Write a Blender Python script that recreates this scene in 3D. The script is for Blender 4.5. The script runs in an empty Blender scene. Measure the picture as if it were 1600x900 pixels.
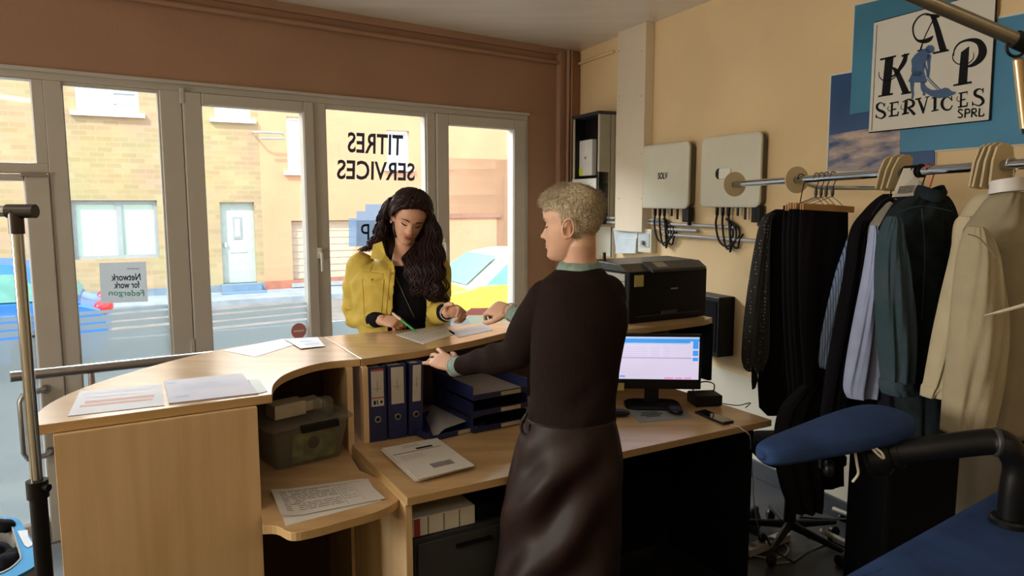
import bpy, bmesh, math, random
import numpy as np
from mathutils import Vector, Matrix, noise
V = Vector
random.seed(7)
C = bpy.context.scene.collection
sc = bpy.context.scene
# ------------------------------------------------------------------ camera
FPX = 1140.0; CAMZ = 1.62; PITCH = math.radians(6.8)
cd = bpy.data.cameras.new('camera'); cam = bpy.data.objects.new('camera', cd); C.objects.link(cam)
cd.sensor_width = 36.0; cd.lens = FPX/1600*36.0; cd.clip_start = .02; cd.clip_end = 300
cam.location = (0, 0, CAMZ); cam.rotation_euler = (math.pi/2-PITCH, 0, 0)
sc.camera = cam
# ------------------------------------------------------------------ world, sun, exposure
SKY = 2.0; SUN = 3.4; EXPO = 1.0
wd = bpy.data.worlds.new('sky'); sc.world = wd; wd.use_nodes = True
wn = wd.node_tree.nodes; wl = wd.node_tree.links; wn.clear()
wo = wn.new('ShaderNodeOutputWorld'); wb = wn.new('ShaderNodeBackground')
wg = wn.new('ShaderNodeTexCoord'); ws = wn.new('ShaderNodeSeparateXYZ'); wr = wn.new('ShaderNodeValToRGB')
wl.new(wg.outputs['Generated'], ws.inputs[0]); wl.new(ws.outputs['Z'], wr.inputs[0])
wr.color_ramp.elements[0].position = 0; wr.color_ramp.elements[0].color = (.95, .92, .86, 1)
wr.color_ramp.elements[1].position = .6; wr.color_ramp.elements[1].color = (.62, .80, 1, 1)
wl.new(wr.outputs[0], wb.inputs[0]); wb.inputs[1].default_value = SKY; wl.new(wb.outputs[0], wo.inputs[0])
sl = bpy.data.lights.new('sun', 'SUN'); sl.energy = SUN; sl.angle = math.radians(2); sl.color = (1, .93, .80)
so = bpy.data.objects.new('sun', sl); C.objects.link(so); so.rotation_euler = V((.35, .80, -.85)).to_track_quat('-Z', 'Y').to_euler()
# area lamps added outside the windows, standing in for daylight
def area(name, loc, target, sx, sy, energy, col):
    l = bpy.data.lights.new(name, 'AREA'); l.shape = 'RECTANGLE'; l.size = sx; l.size_y = sy; l.energy = energy; l.color = col
    o = bpy.data.objects.new(name, l); C.objects.link(o); o.location = loc
    o.rotation_euler = (V(target)-V(loc)).to_track_quat('-Z', 'Y').to_euler(); return o
area('sky_fill_lamp', (-3.4, 8.2, 4.6), (1.0, 3.0, 1.0), 6.5, 2.4, 1000, (.95, .97, 1))  # added lamp over the street, boosting sky light into the shop
area('left_fill_lamp', (-4.50, .3, 1.70), (1.2, 1.55, 1.25), 1.9, 1.3, 92, (1, .93, .82))  # added fill lamp outside the unseen left wall, brightens the interior
vs = sc.view_settings; vs.view_transform = 'Standard'; vs.look = 'None'; vs.gamma = 1; vs.exposure = EXPO; vs.use_curve_mapping = False
sc.cycles.use_denoising = True; sc.cycles.max_bounces = 10; sc.cycles.diffuse_bounces = 5; sc.cycles.transparent_max_bounces = 16
sc.cycles.sample_clamp_indirect = 6; sc.cycles.caustics_reflective = False; sc.cycles.caustics_refractive = False

# ------------------------------------------------------------------ geometry helpers
def ray(px, py):
    u = (px-800)/FPX; v = (450-py)/FPX
    return V((u, math.cos(PITCH)+v*math.sin(PITCH), -math.sin(PITCH)+v*math.cos(PITCH)))
def at(px, py, d):                      # the point seen at a pixel, d metres ahead
    r = ray(px, py); return V((0, 0, CAMZ))+r*(d/r.y)
def onz(px, py, z):
    r = ray(px, py); return V((0, 0, CAMZ))+r*((z-CAMZ)/r.z)
class Frame:                            # a vertical plane: s along it, n towards the room, z up
    def __init__(s, px, d, ang, toward=1):
        s.o = at(px, 314, d); s.o.z = 0
        a = math.radians(ang); s.u = V((math.sin(a), math.cos(a), 0))
        s.n = V((s.u.y, -s.u.x, 0))
        if s.n.dot(s.o) > 0: s.n = -s.n
    def P(s, a, n, z): return s.o+s.u*a+s.n*n+V((0, 0, z))
    def loc(s, px, py, n=0):
        r = ray(px, py); c = V((0, 0, CAMZ)); o = s.o+s.n*n
        t = (o-c).dot(s.n)/r.dot(s.n); p = c+r*t
        return (p-s.o).dot(s.u), p.z
    def pt(s, px, py, n=0):
        a, z = s.loc(px, py, n); return s.P(a, n, z)
class MB:
    def __init__(s): s.v = []; s.f = []; s.m = []; s.cm = 0
    def add(s, vs_, fs, m=None):
        b = len(s.v); s.v += [tuple(p) for p in vs_]; m = s.cm if m is None else m
        for f in fs: s.f.append(tuple(b+i for i in f)); s.m.append(m)
        return s
    def hexa(s, p, m=None):             # 8 corners: 4 below, 4 above
        return s.add(p, [(3,2,1,0),(4,5,6,7),(0,1,5,4),(1,2,6,5),(2,3,7,6),(3,0,4,7)], m)
    def box(s, c, sz, R=None, m=None):
        c = V(c); p = []
        for z in (-.5, .5):
            for x, y in ((-.5,-.5),(.5,-.5),(.5,.5),(-.5,.5)):
                q = V((x*sz[0], y*sz[1], z*sz[2])); p.append(c+(R@q if R else q))
        return s.hexa(p, m)
    def fbox(s, F, s0, s1, n0, n1, z0, z1, m=None):
        q = [(s0,n0),(s1,n0),(s1,n1),(s0,n1)]
        return s.hexa([F.P(a,n,z0) for a,n in q]+[F.P(a,n,z1) for a,n in q], m)
    def prism(s, poly, ext, m=None):
        poly = [V(p) for p in poly]; ext = V(ext); n = len(poly)
        return s.add(poly+[p+ext for p in poly], [tuple(range(n))[::-1], tuple(range(n, 2*n))]+[(i, (i+1) % n, n+(i+1) % n, n+i) for i in range(n)], m)
    def rings(s, R, closed=True, cap=True, m=None):
        n = len(R[0]); vv = [p for r in R for p in r]; fs = []
        for i in range(len(R)-1):
            for j in range(n if closed else n-1):
                k = (j+1) % n; fs.append((i*n+j, i*n+k, (i+1)*n+k, (i+1)*n+j))
        if cap and closed: fs.append(tuple(range(n))[::-1]); fs.append(tuple((len(R)-1)*n+j for j in range(n)))
        return s.add(vv, fs, m)
    def loft(s, secs, n=20, rnd=True, ex=2.0, m=None):
        # secs: (centre, half axis A, half axis B)
        R = []
        def ring(c, A, B, k=1):
            out = []
            for i in range(n):
                t = 2*math.pi*i/n; cx, sy = math.cos(t), math.sin(t)
                if ex != 2: cx = math.copysign(abs(cx)**(2/ex), cx); sy = math.copysign(abs(sy)**(2/ex), sy)
                out.append(V(c)+V(A)*(cx*k)+V(B)*(sy*k))
            return out
        def capr(c0, c1, A, B):
            d = V(c0)-V(c1); d = d.normalized() if d.length > 1e-9 else V((0,0,1)); r = min(V(A).length, V(B).length)
            return [ring(V(c0)+d*(r*math.sin(a)), A, B, max(math.cos(a), .05)) for a in (1.45, 1.1, .75, .4)]
        if rnd: R += capr(secs[0][0], secs[1][0], secs[0][1], secs[0][2])
        R += [ring(*q) for q in secs]
        if rnd: R += capr(secs[-1][0], secs[-2][0], secs[-1][1], secs[-1][2])[::-1]
        return s.rings(R, m=m)
    def tube(s, pts, rad, n=10, rnd=False, flat=1.0, hint=None, m=None):
        pts = [V(p) for p in pts]
        if not hasattr(rad, '__len__'): rad = [rad]*len(pts)
        T = []
        for i in range(len(pts)):
            a = pts[max(i-1, 0)]; b = pts[min(i+1, len(pts)-1)]; T.append((b-a).normalized())
        h = V(hint) if hint else (V((0,0,1)) if abs(T[0].z) < .9 else V((1,0,0)))
        A = (h-T[0]*h.dot(T[0])).normalized(); secs = []
        for i, p in enumerate(pts):
            A = (A-T[i]*A.dot(T[i])).normalized(); B = T[i].cross(A)
            secs.append((p, A*rad[i]*flat, B*rad[i]))
        return s.loft(secs, n, rnd, m=m)
    def ball(s, c, r, n=12, m=None, axes=None):
        c = V(c); r = (r, r, r) if not hasattr(r, '__len__') else r
        X, Y, Z = axes if axes else (V((1,0,0)), V((0,1,0)), V((0,0,1)))
        R = []
        for i in range(n+1):
            p = -math.pi/2+math.pi*(i+.02)/(n+.04)
            R.append([c+X*(r[0]*math.cos(p)*math.cos(t))+Y*(r[1]*math.cos(p)*math.sin(t))+Z*(r[2]*math.sin(p)) for t in [2*math.pi*j/(2*n) for j in range(2*n)]])
        return s.rings(R, m=m)
    def disc(s, c, ax, r, th, n=32, m=None, hole=0):
        c = V(c); ax = V(ax).normalized(); h = V((0,0,1)) if abs(ax.z) < .9 else V((1,0,0)); A = (h-ax*h.dot(ax)).normalized(); B = ax.cross(A)
        prof = [(hole, -th/2), (r-th*.2, -th/2), (r, -th*.25), (r, th*.25), (r-th*.2, th/2), (hole, th/2)]
        if hole: prof.append(prof[0])
        R = [[c+A*(max(q, 1e-4)*math.cos(t))+B*(max(q, 1e-4)*math.sin(t))+ax*z for t in [2*math.pi*j/n for j in range(n)]] for q, z in prof]
        return s.rings(R, cap=not hole, m=m)
    def lathe(s, c, prof, n=24, m=None, ax=(0,0,1)):
        c = V(c); ax = V(ax).normalized(); h = V((0,0,1)) if abs(ax.z) < .9 else V((1,0,0)); A = (h-ax*h.dot(ax)).normalized(); B = ax.cross(A)
        return s.rings([[c+A*(max(q, 1e-4)*math.cos(t))+B*(max(q, 1e-4)*math.sin(t))+ax*z for t in [2*math.pi*j/n for j in range(n)]] for q, z in prof], m=m)
    def mesh(s, name, fixn=True):
        me = bpy.data.meshes.new(name); me.from_pydata(s.v, [], s.f)
        if s.m and max(s.m) > 0: me.polygons.foreach_set('material_index', s.m)
        if fixn:
            bm = bmesh.new(); bm.from_mesh(me); bmesh.ops.recalc_face_normals(bm, faces=bm.faces); bm.to_mesh(me); bm.free()
        me.update(); return me
def put(me, name, mats, parent=None, smooth=False, bevel=0, base=None, seg=2, angle=40):
    if isinstance(me, MB): me = me.mesh(name)
    me.name = name
    o = bpy.data.objects.new(name, me); C.objects.link(o)
    for m in (mats if isinstance(mats, (list, tuple)) else [mats]): me.materials.append(m)
    if parent is not None:
        off = V(parent.matrix_basis.translation); q = parent.parent
        while q is not None: off += V(q.matrix_basis.translation); q = q.parent
    else:
        co = np.empty(len(me.vertices)*3); me.vertices.foreach_get('co', co); co = co.reshape(-1, 3)
        off = V(base) if base is not None else V(((co[:,0].min()+co[:,0].max())/2, (co[:,1].min()+co[:,1].max())/2, co[:,2].min()))
        o.location = off
    me.transform(Matrix.Translation(-off))
    o.parent = parent
    if smooth: me.polygons.foreach_set('use_smooth', [True]*len(me.polygons))
    if bevel:
        b = o.modifiers.new('bevel', 'BEVEL'); b.width = bevel; b.segments = seg; b.limit_method = 'ANGLE'; b.angle_limit = math.radians(angle)
    if smooth == 'auto':
        try: me.set_sharp_from_angle(angle=math.radians(35))
        except Exception: pass
    return o
def tag(o, label=None, cat=None, group=None, kind=None):
    if label: o['label'] = label
    if cat: o['category'] = cat
    if group: o['group'] = group
    if kind: o['kind'] = kind
    return o
def struct(name, mb, mats, **k): return tag(put(mb, name, mats, **k), kind='structure')
def thing(name, loc, label, cat, group=None):
    o = bpy.data.objects.new(name, None); C.objects.link(o); o.location = loc; o.empty_display_size = .05
    return tag(o, label, cat, group)
def copy_tree(o, parent=None):
    c = o.copy(); C.objects.link(c); c.parent = parent
    for ch in [x for x in list(C.objects) if x.parent == o]: copy_tree(ch, c)
    return c
def remesh(mb, voxel, smooth=2, fac=.5):
    me = mb.mesh('tmp'); o = bpy.data.objects.new('tmp', me); C.objects.link(o)
    r = o.modifiers.new('r', 'REMESH'); r.mode = 'VOXEL'; r.voxel_size = voxel; r.use_smooth_shade = True
    if smooth: q = o.modifiers.new('s', 'SMOOTH'); q.factor = fac; q.iterations = smooth
    dg = bpy.context.evaluated_depsgraph_get(); dg.update()
    out = bpy.data.meshes.new_from_object(o.evaluated_get(dg)); bpy.data.objects.remove(o); bpy.data.meshes.remove(me)
    out.materials.clear(); return out
def displace(me, fn):
    n = len(me.vertices); co = np.empty(n*3); no = np.empty(n*3)
    me.vertices.foreach_get('co', co); me.vertices.foreach_get('normal', no) if hasattr(me.vertices[0], 'normal') else None
    co = co.reshape(-1, 3); no = no.reshape(-1, 3); co += no*fn(co, no)[:, None]
    me.vertices.foreach_set('co', co.ravel()); me.update()
def proj(co):                           # where world points lie in the photograph's frame (used to lay clothes out on bodies)
    x = co[:,0]; y = co[:,1]; z = co[:,2]-CAMZ
    dep = y*math.cos(PITCH)-z*math.sin(PITCH); up = y*math.sin(PITCH)+z*math.cos(PITCH)
    return 800+FPX*x/dep, 450-FPX*up/dep
def text_mb(txt, F3, mb=None, bold=0.0, font=None):
    # F3(u, v) maps the text's unit box (0..1, 0..1) to the surface it stands on
    cu = bpy.data.curves.new('t', 'FONT'); cu.body = txt; cu.size = 1; cu.resolution_u = 3; cu.offset = bold
    o = bpy.data.objects.new('t', cu); C.objects.link(o)
    dg = bpy.context.evaluated_depsgraph_get(); dg.update()
    me = bpy.data.meshes.new_from_object(o.evaluated_get(dg)); bpy.data.objects.remove(o); bpy.data.curves.remove(cu)
    vv = [v.co.copy() for v in me.vertices]; fs = [tuple(p.vertices) for p in me.polygons]
    x0 = min(v.x for v in vv); x1 = max(v.x for v in vv); y0 = min(v.y for v in vv); y1 = max(v.y for v in vv)
    mb = mb or MB(); mb.add([F3((v.x-x0)/(x1-x0), (v.y-y0)/(y1-y0)) for v in vv], fs); bpy.data.meshes.remove(me); return mb
def smoothpts(P, k=6):                  # Catmull-Rom through tuples
    P = [np.array(p, float) for p in P]; out = []
    for i in range(len(P)-1):
        a = P[max(i-1, 0)]; b = P[i]; c = P[i+1]; d = P[min(i+2, len(P)-1)]
        for j in range(k):
            t = j/k; out.append(.5*((2*b)+(-a+c)*t+(2*a-5*b+4*c-d)*t*t+(-a+3*b-3*c+d)*t**3))
    out.append(P[-1]); return out

# ------------------------------------------------------------------ materials
def mat(name, col, rough=.6, metal=0, var=.06, vscale=8, bump=0, bscale=60, stretch=None, col2=None, emit=0, sss=0, spec=.5, coat=0, trans=0, alpha=1, sheen=0):
    m = bpy.data.materials.new(name); m.use_nodes = True; nt = m.node_tree; N = nt.nodes; L = nt.links
    b = N['Principled BSDF']; b.inputs['Roughness'].default_value = rough; b.inputs['Metallic'].default_value = metal
    b.inputs['Specular IOR Level'].default_value = spec; b.inputs['Coat Weight'].default_value = coat
    b.inputs['Transmission Weight'].default_value = trans; b.inputs['Alpha'].default_value = alpha
    b.inputs['Sheen Weight'].default_value = sheen
    if sss: b.inputs['Subsurface Weight'].default_value = sss; b.inputs['Subsurface Radius'].default_value = (.012, .005, .003)
    tc = N.new('ShaderNodeTexCoord'); mp = N.new('ShaderNodeMapping'); L.new(tc.outputs['Object'], mp.inputs[0])
    if stretch: mp.inputs['Scale'].default_value = stretch
    nz = N.new('ShaderNodeTexNoise'); nz.inputs['Scale'].default_value = vscale; nz.inputs['Detail'].default_value = 5
    L.new(mp.outputs[0], nz.inputs[0]); cr = N.new('ShaderNodeValToRGB'); L.new(nz.outputs['Fac'], cr.inputs[0])
    c2 = col2 or tuple(min(1, c*(1+var)) for c in col); c1 = col if col2 else tuple(c*(1-var) for c in col)
    cr.color_ramp.elements[0].position = .35; cr.color_ramp.elements[1].position = .65
    cr.color_ramp.elements[0].color = (*c1, 1); cr.color_ramp.elements[1].color = (*c2, 1)
    L.new(cr.outputs[0], b.inputs['Base Color'])
    if emit: L.new(cr.outputs[0], b.inputs['Emission Color']); b.inputs['Emission Strength'].default_value = emit
    if bump:
        n2 = N.new('ShaderNodeTexNoise'); n2.inputs['Scale'].default_value = bscale; L.new(mp.outputs[0], n2.inputs[0])
        bp = N.new('ShaderNodeBump'); bp.inputs['Strength'].default_value = bump; bp.inputs['Distance'].default_value = .01
        L.new(n2.outputs['Fac'], bp.inputs['Height']); L.new(bp.outputs[0], b.inputs['Normal'])
    return m
def lin(r, g, b):
    return tuple((c/255/12.92 if c/255 <= .04045 else ((c/255+.055)/1.055)**2.4) for c in (r, g, b))
def glassy(name, tint, gloss, haze=0, hazecol=(1,1,1)):
    m = bpy.data.materials.new(name); m.use_nodes = True; N = m.node_tree.nodes; L = m.node_tree.links; N.clear()
    o = N.new('ShaderNodeOutputMaterial'); t = N.new('ShaderNodeBsdfTransparent'); g = N.new('ShaderNodeBsdfGlossy'); mx = N.new('ShaderNodeMixShader')
    t.inputs[0].default_value = (*tint, 1); g.inputs['Roughness'].default_value = .03; mx.inputs[0].default_value = gloss
    L.new(t.outputs[0], mx.inputs[1]); L.new(g.outputs[0], mx.inputs[2]); last = mx
    if haze:
        tr = N.new('ShaderNodeBsdfTranslucent'); df = N.new('ShaderNodeBsdfDiffuse'); tr.inputs[0].default_value = (*hazecol, 1); df.inputs[0].default_value = (*hazecol, 1)
        m1 = N.new('ShaderNodeMixShader'); m1.inputs[0].default_value = .25; L.new(tr.outputs[0], m1.inputs[1]); L.new(df.outputs[0], m1.inputs[2])
        m2 = N.new('ShaderNodeMixShader'); m2.inputs[0].default_value = haze; L.new(mx.outputs[0], m2.inputs[1]); L.new(m1.outputs[0], m2.inputs[2]); last = m2
    L.new(last.outputs[0], o.inputs[0]); return m
M = {}
M['header'] = mat('brown_paint', (.34, .195, .125), .65, var=.05, vscale=2, bump=.1)
M['beige'] = mat('beige_paint', (.70, .52, .29), .7, var=.05, vscale=1.5, bump=.12, bscale=40)
M['dado'] = mat('pale_grey_paint', (.62, .56, .44), .6, var=.03, vscale=2)
M['ceil'] = mat('ceiling_panel', (.74, .68, .60), .32, var=.05, vscale=1.2, stretch=(1, 6, 1), bump=.05, bscale=3)
M['floor'] = mat('dark_floor', (.03, .028, .03), .5, var=.25, vscale=5)
M['pvc'] = mat('white_pvc', (.46, .435, .39), .45, var=.02)
M['white'] = mat('white_plastic', (.72, .70, .62), .4, var=.02)
M['offwhite'] = mat('offwhite_plastic', (.60, .58, .47), .35, var=.02)
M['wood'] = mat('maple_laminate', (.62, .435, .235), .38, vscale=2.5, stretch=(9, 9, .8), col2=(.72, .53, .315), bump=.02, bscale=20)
M['woodtop'] = mat('maple_top', (.50, .315, .15), .20, vscale=3, stretch=(1.2, 6, 2), col2=(.60, .40, .21))
M['woodedge'] = mat('wood_edging', (.52, .345, .16), .4, vscale=6, var=.06)
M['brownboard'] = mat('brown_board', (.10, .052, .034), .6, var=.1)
M['chrome'] = mat('chrome', (.50, .55, .62), .14, metal=1, var=.02)
M['steel'] = mat('brushed_steel', (.42, .41, .40), .3, metal=1, var=.05)
M['black'] = mat('black_plastic', (.006, .006, .007), .42, var=.1, spec=.22)
M['blacksoft'] = mat('black_cloth', (.007, .007, .009), .9, var=.15, vscale=20, spec=.08)
M['darkmetal'] = mat('dark_grey_metal', (.035, .037, .04), .45, var=.1)
M['paper'] = mat('paper', (.66, .63, .60), .6, var=.02)
M['ink'] = mat('grey_print', (.22, .21, .21), .7, var=.2, vscale=90)
M['inkdark'] = mat('dark_print', (.012, .012, .013), .8, spec=.1, var=.2, vscale=90)
M['navy'] = mat('navy_board', (.012, .018, .085), .45, var=.08)
M['greypipe'] = mat('grey_conduit', (.36,.36,.36), .35, var=.03)
M['glass'] = glassy('window_glass', (.97, .98, .97), .05)
M['film'] = glassy('frosted_film', (.9, .95, .97), .04, haze=.66, hazecol=(.22, .245, .25))
# ================================================================== the room
W = Frame(0, 3.8, 52.5)                 # shopfront wall, s runs to the right and away
sc_, zc_ = W.loc(902, 82)
CEIL = zc_
corner = W.P(sc_, 0, 0)
class RF(Frame):
    def __init__(s, o, ang):
        a = math.radians(ang); s.o = V(o); s.u = V((math.sin(a), math.cos(a), 0)); s.n = V((-s.u.y, s.u.x, 0))
        s.n = V((s.u.y, -s.u.x, 0)); s.n = s.n if s.n.x < 0 else -s.n
Rw = RF(corner, 180-23.4)               # right wall, s runs from the corner towards the camera
ztop = W.loc(400, 140)[1]
sL = -1.6                               # shopfront runs on past the left of the frame
LOW = -.28
S = lambda px, py=314: W.loc(px, py)[0]
TH = .24
# shopfront wall: header and right-hand pier
sR = S(824)
h = MB(); h.fbox(W, sL, sc_, -TH, 0, ztop, CEIL); struct('wall_front', h, M['header'])
h = MB(); h.fbox(W, sR, sc_, -TH, 0, -.3, ztop); h.fbox(W, S(868), sc_, 0, .05, 0, CEIL-.03)
tag(struct('wall_front_pier', h, M['header']))
h = MB(); h.fbox(W, sL-.4, sL, -TH, 0, -.3, CEIL); struct('wall_front_left', h, M['header'])
h = MB(); h.fbox(W, sL, sR, -TH, .0, -.6, LOW); struct('trim_1', h, M['darkmetal'])
# side and back walls
B_end = Rw.P(8.6, 0, 0)
h = MB(); h.fbox(Rw, -.2, 8.6, -.15, -.0005, -.3, CEIL); struct('wall_right', h, M['beige'])
h = MB(); h.fbox(Rw, 0, 8.6, 0, .004, .1, .58); struct('trim_2', h, M['dado'])
h = MB(); h.fbox(Rw, 0, 8.6, 0, .016, 0, .10); struct('baseboard_right', h, M['darkmetal'], bevel=.003)
pl = W.P(sL, 0, 0); pb = V((B_end.x+.1, B_end.y, 0)); pc = V((pl.x-.6, B_end.y-.2, 0))
UPZ = V((0, 0, 1))
def wallseg(name, a, b, m):
    a = V(a); b = V(b); d = (b-a).normalized(); n = V((-d.y, d.x, 0))*.15; mb = MB()
    mb.prism([a+V((0,0,-.6)), b+V((0,0,-.6)), b+n+V((0,0,-.6)), a+n+V((0,0,-.6))], (0, 0, CEIL+.6)); struct(name, mb, m)
wallseg('wall_back', pc, pb, M['beige']); 
wd_ = (pl-pc).normalized(); wn_ = V((-wd_.y, wd_.x, 0))*.15; wt0, wt1, wz0, wz1 = 1.15, 3.15, .95, 2.4; wlen = (pl-pc).length; mb = MB()
for a_, b_, z0_, z1_ in ((0, wt0, -.6, CEIL), (wt1, wlen, -.6, CEIL), (wt0, wt1, -.6, wz0), (wt0, wt1, wz1, CEIL)):
    a = pc+wd_*a_; b = pc+wd_*b_; mb.prism([p+UPZ*z0_ for p in (a, b, b+wn_, a+wn_)], (0, 0, z1_-z0_))
struct('wall_left', mb, M['beige'])  # opening added here so the left fill lamp shines in
mb = MB()
for a_, b_, z0_, z1_ in ((wt0, wt0+.06, wz0, wz1), (wt1-.06, wt1, wz0, wz1), (wt0+.06, wt1-.06, wz0, wz0+.06), (wt0+.06, wt1-.06, wz1-.06, wz1), ((wt0+wt1)/2-.03, (wt0+wt1)/2+.03, wz0+.06, wz1-.06)):
    a = pc+wd_*a_+wn_*.2; b = pc+wd_*b_+wn_*.2; mb.prism([p+UPZ*z0_ for p in (a, b, b+wn_*.4, a+wn_*.4)], (0, 0, z1_-z0_))
w5 = struct('window_5', mb, M['pvc'])  # invented window in the unseen left wall, made for the fill lamp
mb = MB(); a = pc+wd_*(wt0+.05)+wn_*.35; b = pc+wd_*(wt1-.05)+wn_*.35; mb.prism([p+UPZ*(wz0+.05) for p in (a, b, b+wn_*.05, a+wn_*.05)], (0, 0, wz1-wz0-.1)); put(mb, 'glass', M['glass'], w5)
room = [pc, pb, B_end, corner, W.P(sL, 0, 0)]
ce = MB(); ce.prism([p+V((0,0,CEIL)) for p in [pc+V((-.3,-.3,0)), pb+V((.4,-.3,0)), B_end+V((.3,0,0)), corner+V((.3,.3,0)), W.P(sL-.3,-.24,0)]], (0,0,.12)); struct('ceiling', ce, M['ceil'])
# raised shop floor, and the lower entrance along the shopfront by the door
split = .75
fl = MB(); fl.prism([pc+V((0,0,-.06)), pb+V((0,0,-.06)), B_end+V((0,0,-.06)), corner+V((0,0,-.06)), W.P(S(560),0,-.06), W.P(S(560),split,-.06), W.P(sL-.2,split,-.06)], (0,0,.06)); struct('floor', fl, M['floor'])
fl = MB(); fl.fbox(W, sL, S(560), 0, split, LOW-.05, LOW); struct('floor_entrance', fl, mat('grey_tile', (.35,.36,.37), .35))
fl = MB(); fl.fbox(W, sL, S(560), split-.02, split, LOW, 0); struct('trim_3', fl, M['darkmetal'])
# ------------------------------------------------------------------ window frames
FD0, FD1 = -.075, .0
def frame_ring(mb, s0, s1, z0, z1, w, n0=FD0, n1=FD1, wb=None, wt=None):
    wl_ = w if not hasattr(w, '__len__') else w[0]; wr_ = w if not hasattr(w, '__len__') else w[1]; wb = wb or wl_; wt = wt or wl_
    mb.fbox(W, s0, s0+wl_, n0, n1, z0, z1); mb.fbox(W, s1-wr_, s1, n0, n1, z0, z1)
    mb.fbox(W, s0+wl_, s1-wr_, n0, n1, z1-wt, z1); mb.fbox(W, s0+wl_, s1-wr_, n0, n1, z0, z0+wb)
def zt(px, py): return W.loc(px, py)[1]
fr = MB()                               # outer fixed frame: head, posts, right jamb
fr.fbox(W, sL, sR, -.09, .004, ztop-.05, ztop); fr.fbox(W, sL, sR, 0, .03, ztop-.012, ztop+.008)
fr.fbox(W, S(80), S(108), -.085, .008, LOW, ztop-.05)
fr.fbox(W, S(258), S(291), -.085, .008, LOW, ztop-.05)
fr.fbox(W, S(493), S(512), -.085, .006, LOW, ztop-.05)
fr.fbox(W, S(668), S(681), -.085, .006, LOW, ztop-.05)
fr.fbox(W, sR-.035, sR, -.085, .006, LOW, ztop-.05)
fr.fbox(W, S(108), sR, -.085, .0, LOW, LOW+.12)
struct('window_frame', fr, M['pvc'], bevel=.004)
p1t = zt(170, 136); p3t = zt(586, 174)
def pane(mb, s0, s1, z0, z1, n=-.045, th=.008): mb.fbox(W, s0, s1, n, n+th, z0, z1)
FZ = .985                               # top of the frosted film
def film(par, s0, s1, n=-.034, z0=LOW+.1, FZ=.985, plain=False):
    f = MB(); f.fbox(W, s0, s1, n, n+.0015, z0, FZ-.10)
    if plain: put(f, 'frosted_film', M['film'], par); return
    f.fbox(W, s0, s1, n, n+.0015, FZ-.085, FZ-.055); f.fbox(W, s0, s1, n, n+.0015, FZ-.045, FZ-.012)
    f.fbox(W, s0, s1, n, n+.0015, FZ, FZ+.02); put(f, 'frosted_film', M['film'], par)
def window(n_, s0, s1, ztp, sash=None, **fk):
    o = thing('window_%d' % n_, W.P((s0+s1)/2, 0, LOW), None, None); tag(o, kind='structure')
    if sash:
        a, b, c, d = sash; m_ = MB()
        frame_ring(m_, a, b, LOW+.06, ztop-.052, (s0-a, b-s1), -.07, .022, wb=.1, wt=ztop-.052-ztp)
        put(m_, 'sash', M['pvc'], o, bevel=.006)
        m_ = MB(); frame_ring(m_, s0-.008, s1+.008, LOW+.1, ztp+.008, .012, -.03, .012); put(m_, 'glazing_bead', M['pvc'], o, bevel=.003)
    else:
        m_ = MB(); frame_ring(m_, s0-.004, s1+.004, LOW+.1, ztp+.004, .014, -.035, -.008); m_.fbox(W, s0-.01, s1+.01, -.08, .0, ztp, ztop-.05)
        put(m_, 'glazing_bead', M['pvc'], o, bevel=.003)
    g = MB(); pane(g, s0-.005, s1+.005, LOW+.05, ztp+.005); put(g, 'glass', M['glass'], o)
    film(o, s0+.002, s1-.002, **fk)
    return o
w1 = window(1, S(108), S(258), p1t)
w2 = window(2, S(321), S(477), zt(393, 170), (S(292), S(493)-.002, 0, 0), FZ=.93)
w3 = window(3, S(512), S(668), p3t, FZ=.9, plain=True)
w4 = window(4, S(700), S(801), zt(750, 199), (S(681)+.003, sR-.036, 0, 0), FZ=.88, plain=True)
# window handles and hinge caps
def handle(par, px, py):
    s_, z_ = W.loc(px, py); m_ = MB(); m_.fbox(W, s_-.014, s_+.014, .022, .032, z_-.035, z_+.035)
    m_.tube([W.P(s_, .03, z_), W.P(s_, .055, z_), W.P(s_, .06, z_-.02), W.P(s_, .06, z_-.12)], [.009, .009, .009, .007], 10)
    put(m_, 'window_handle', M['white'], par, smooth='auto')
handle(w2, 497, 395); handle(w4, 690, 380)
for w_, px, py in ((w2, 283, 150), (w2, 300, 540)):
    s_, z_ = W.loc(px, py); m_ = MB(); m_.fbox(W, s_-.012, s_+.012, .008, .026, z_-.045, z_+.045); put(m_, 'hinge', M['pvc'], w_, bevel=.003)
# glazed entrance door, left
dr = thing('door_1', W.P(S(20), 0, LOW), None, None); tag(dr, kind='structure')
zdt = zt(30, 272)
m_ = MB(); frame_ring(m_, S(-260), S(79), LOW+.02, zdt, (.10, S(79)-S(40)), -.07, .02, wb=.12, wt=.035); put(m_, 'door_leaf', M['pvc'], dr, bevel=.006)
m_ = MB(); m_.fbox(W, S(-262), S(80), -.08, .006, zdt+.006, zt(30, 254)); m_.fbox(W, sL, S(-262), -.08, .006, LOW, ztop-.05); put(m_, 'door_frame', M['pvc'], dr, bevel=.004)
m_ = MB(); m_.fbox(W, S(62), S(80), -.08, .006, zt(30,254), ztop-.05); m_.fbox(W, S(-262), S(80), -.08, .006, zt(30, 123), ztop-.05); put(m_, 'transom_frame', M['pvc'], dr, bevel=.003)
g = MB(); pane(g, S(-262), S(62), zt(30,254), zt(30,122)); put(g, 'transom_glass', M['glass'], dr)
g = MB(); pane(g, S(-260)+.1, S(40), LOW+.1, zdt-.03); put(g, 'glass', M['glass'], dr)
film(dr, S(-260)+.105, S(40)-.003)
m_ = MB(); s_, z_ = W.loc(48, 273); m_.fbox(W, s_-.05, s_+.07, .006, .03, z_-.012, z_+.012); put(m_, 'lock_plate', M['steel'], dr, bevel=.003)
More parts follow.
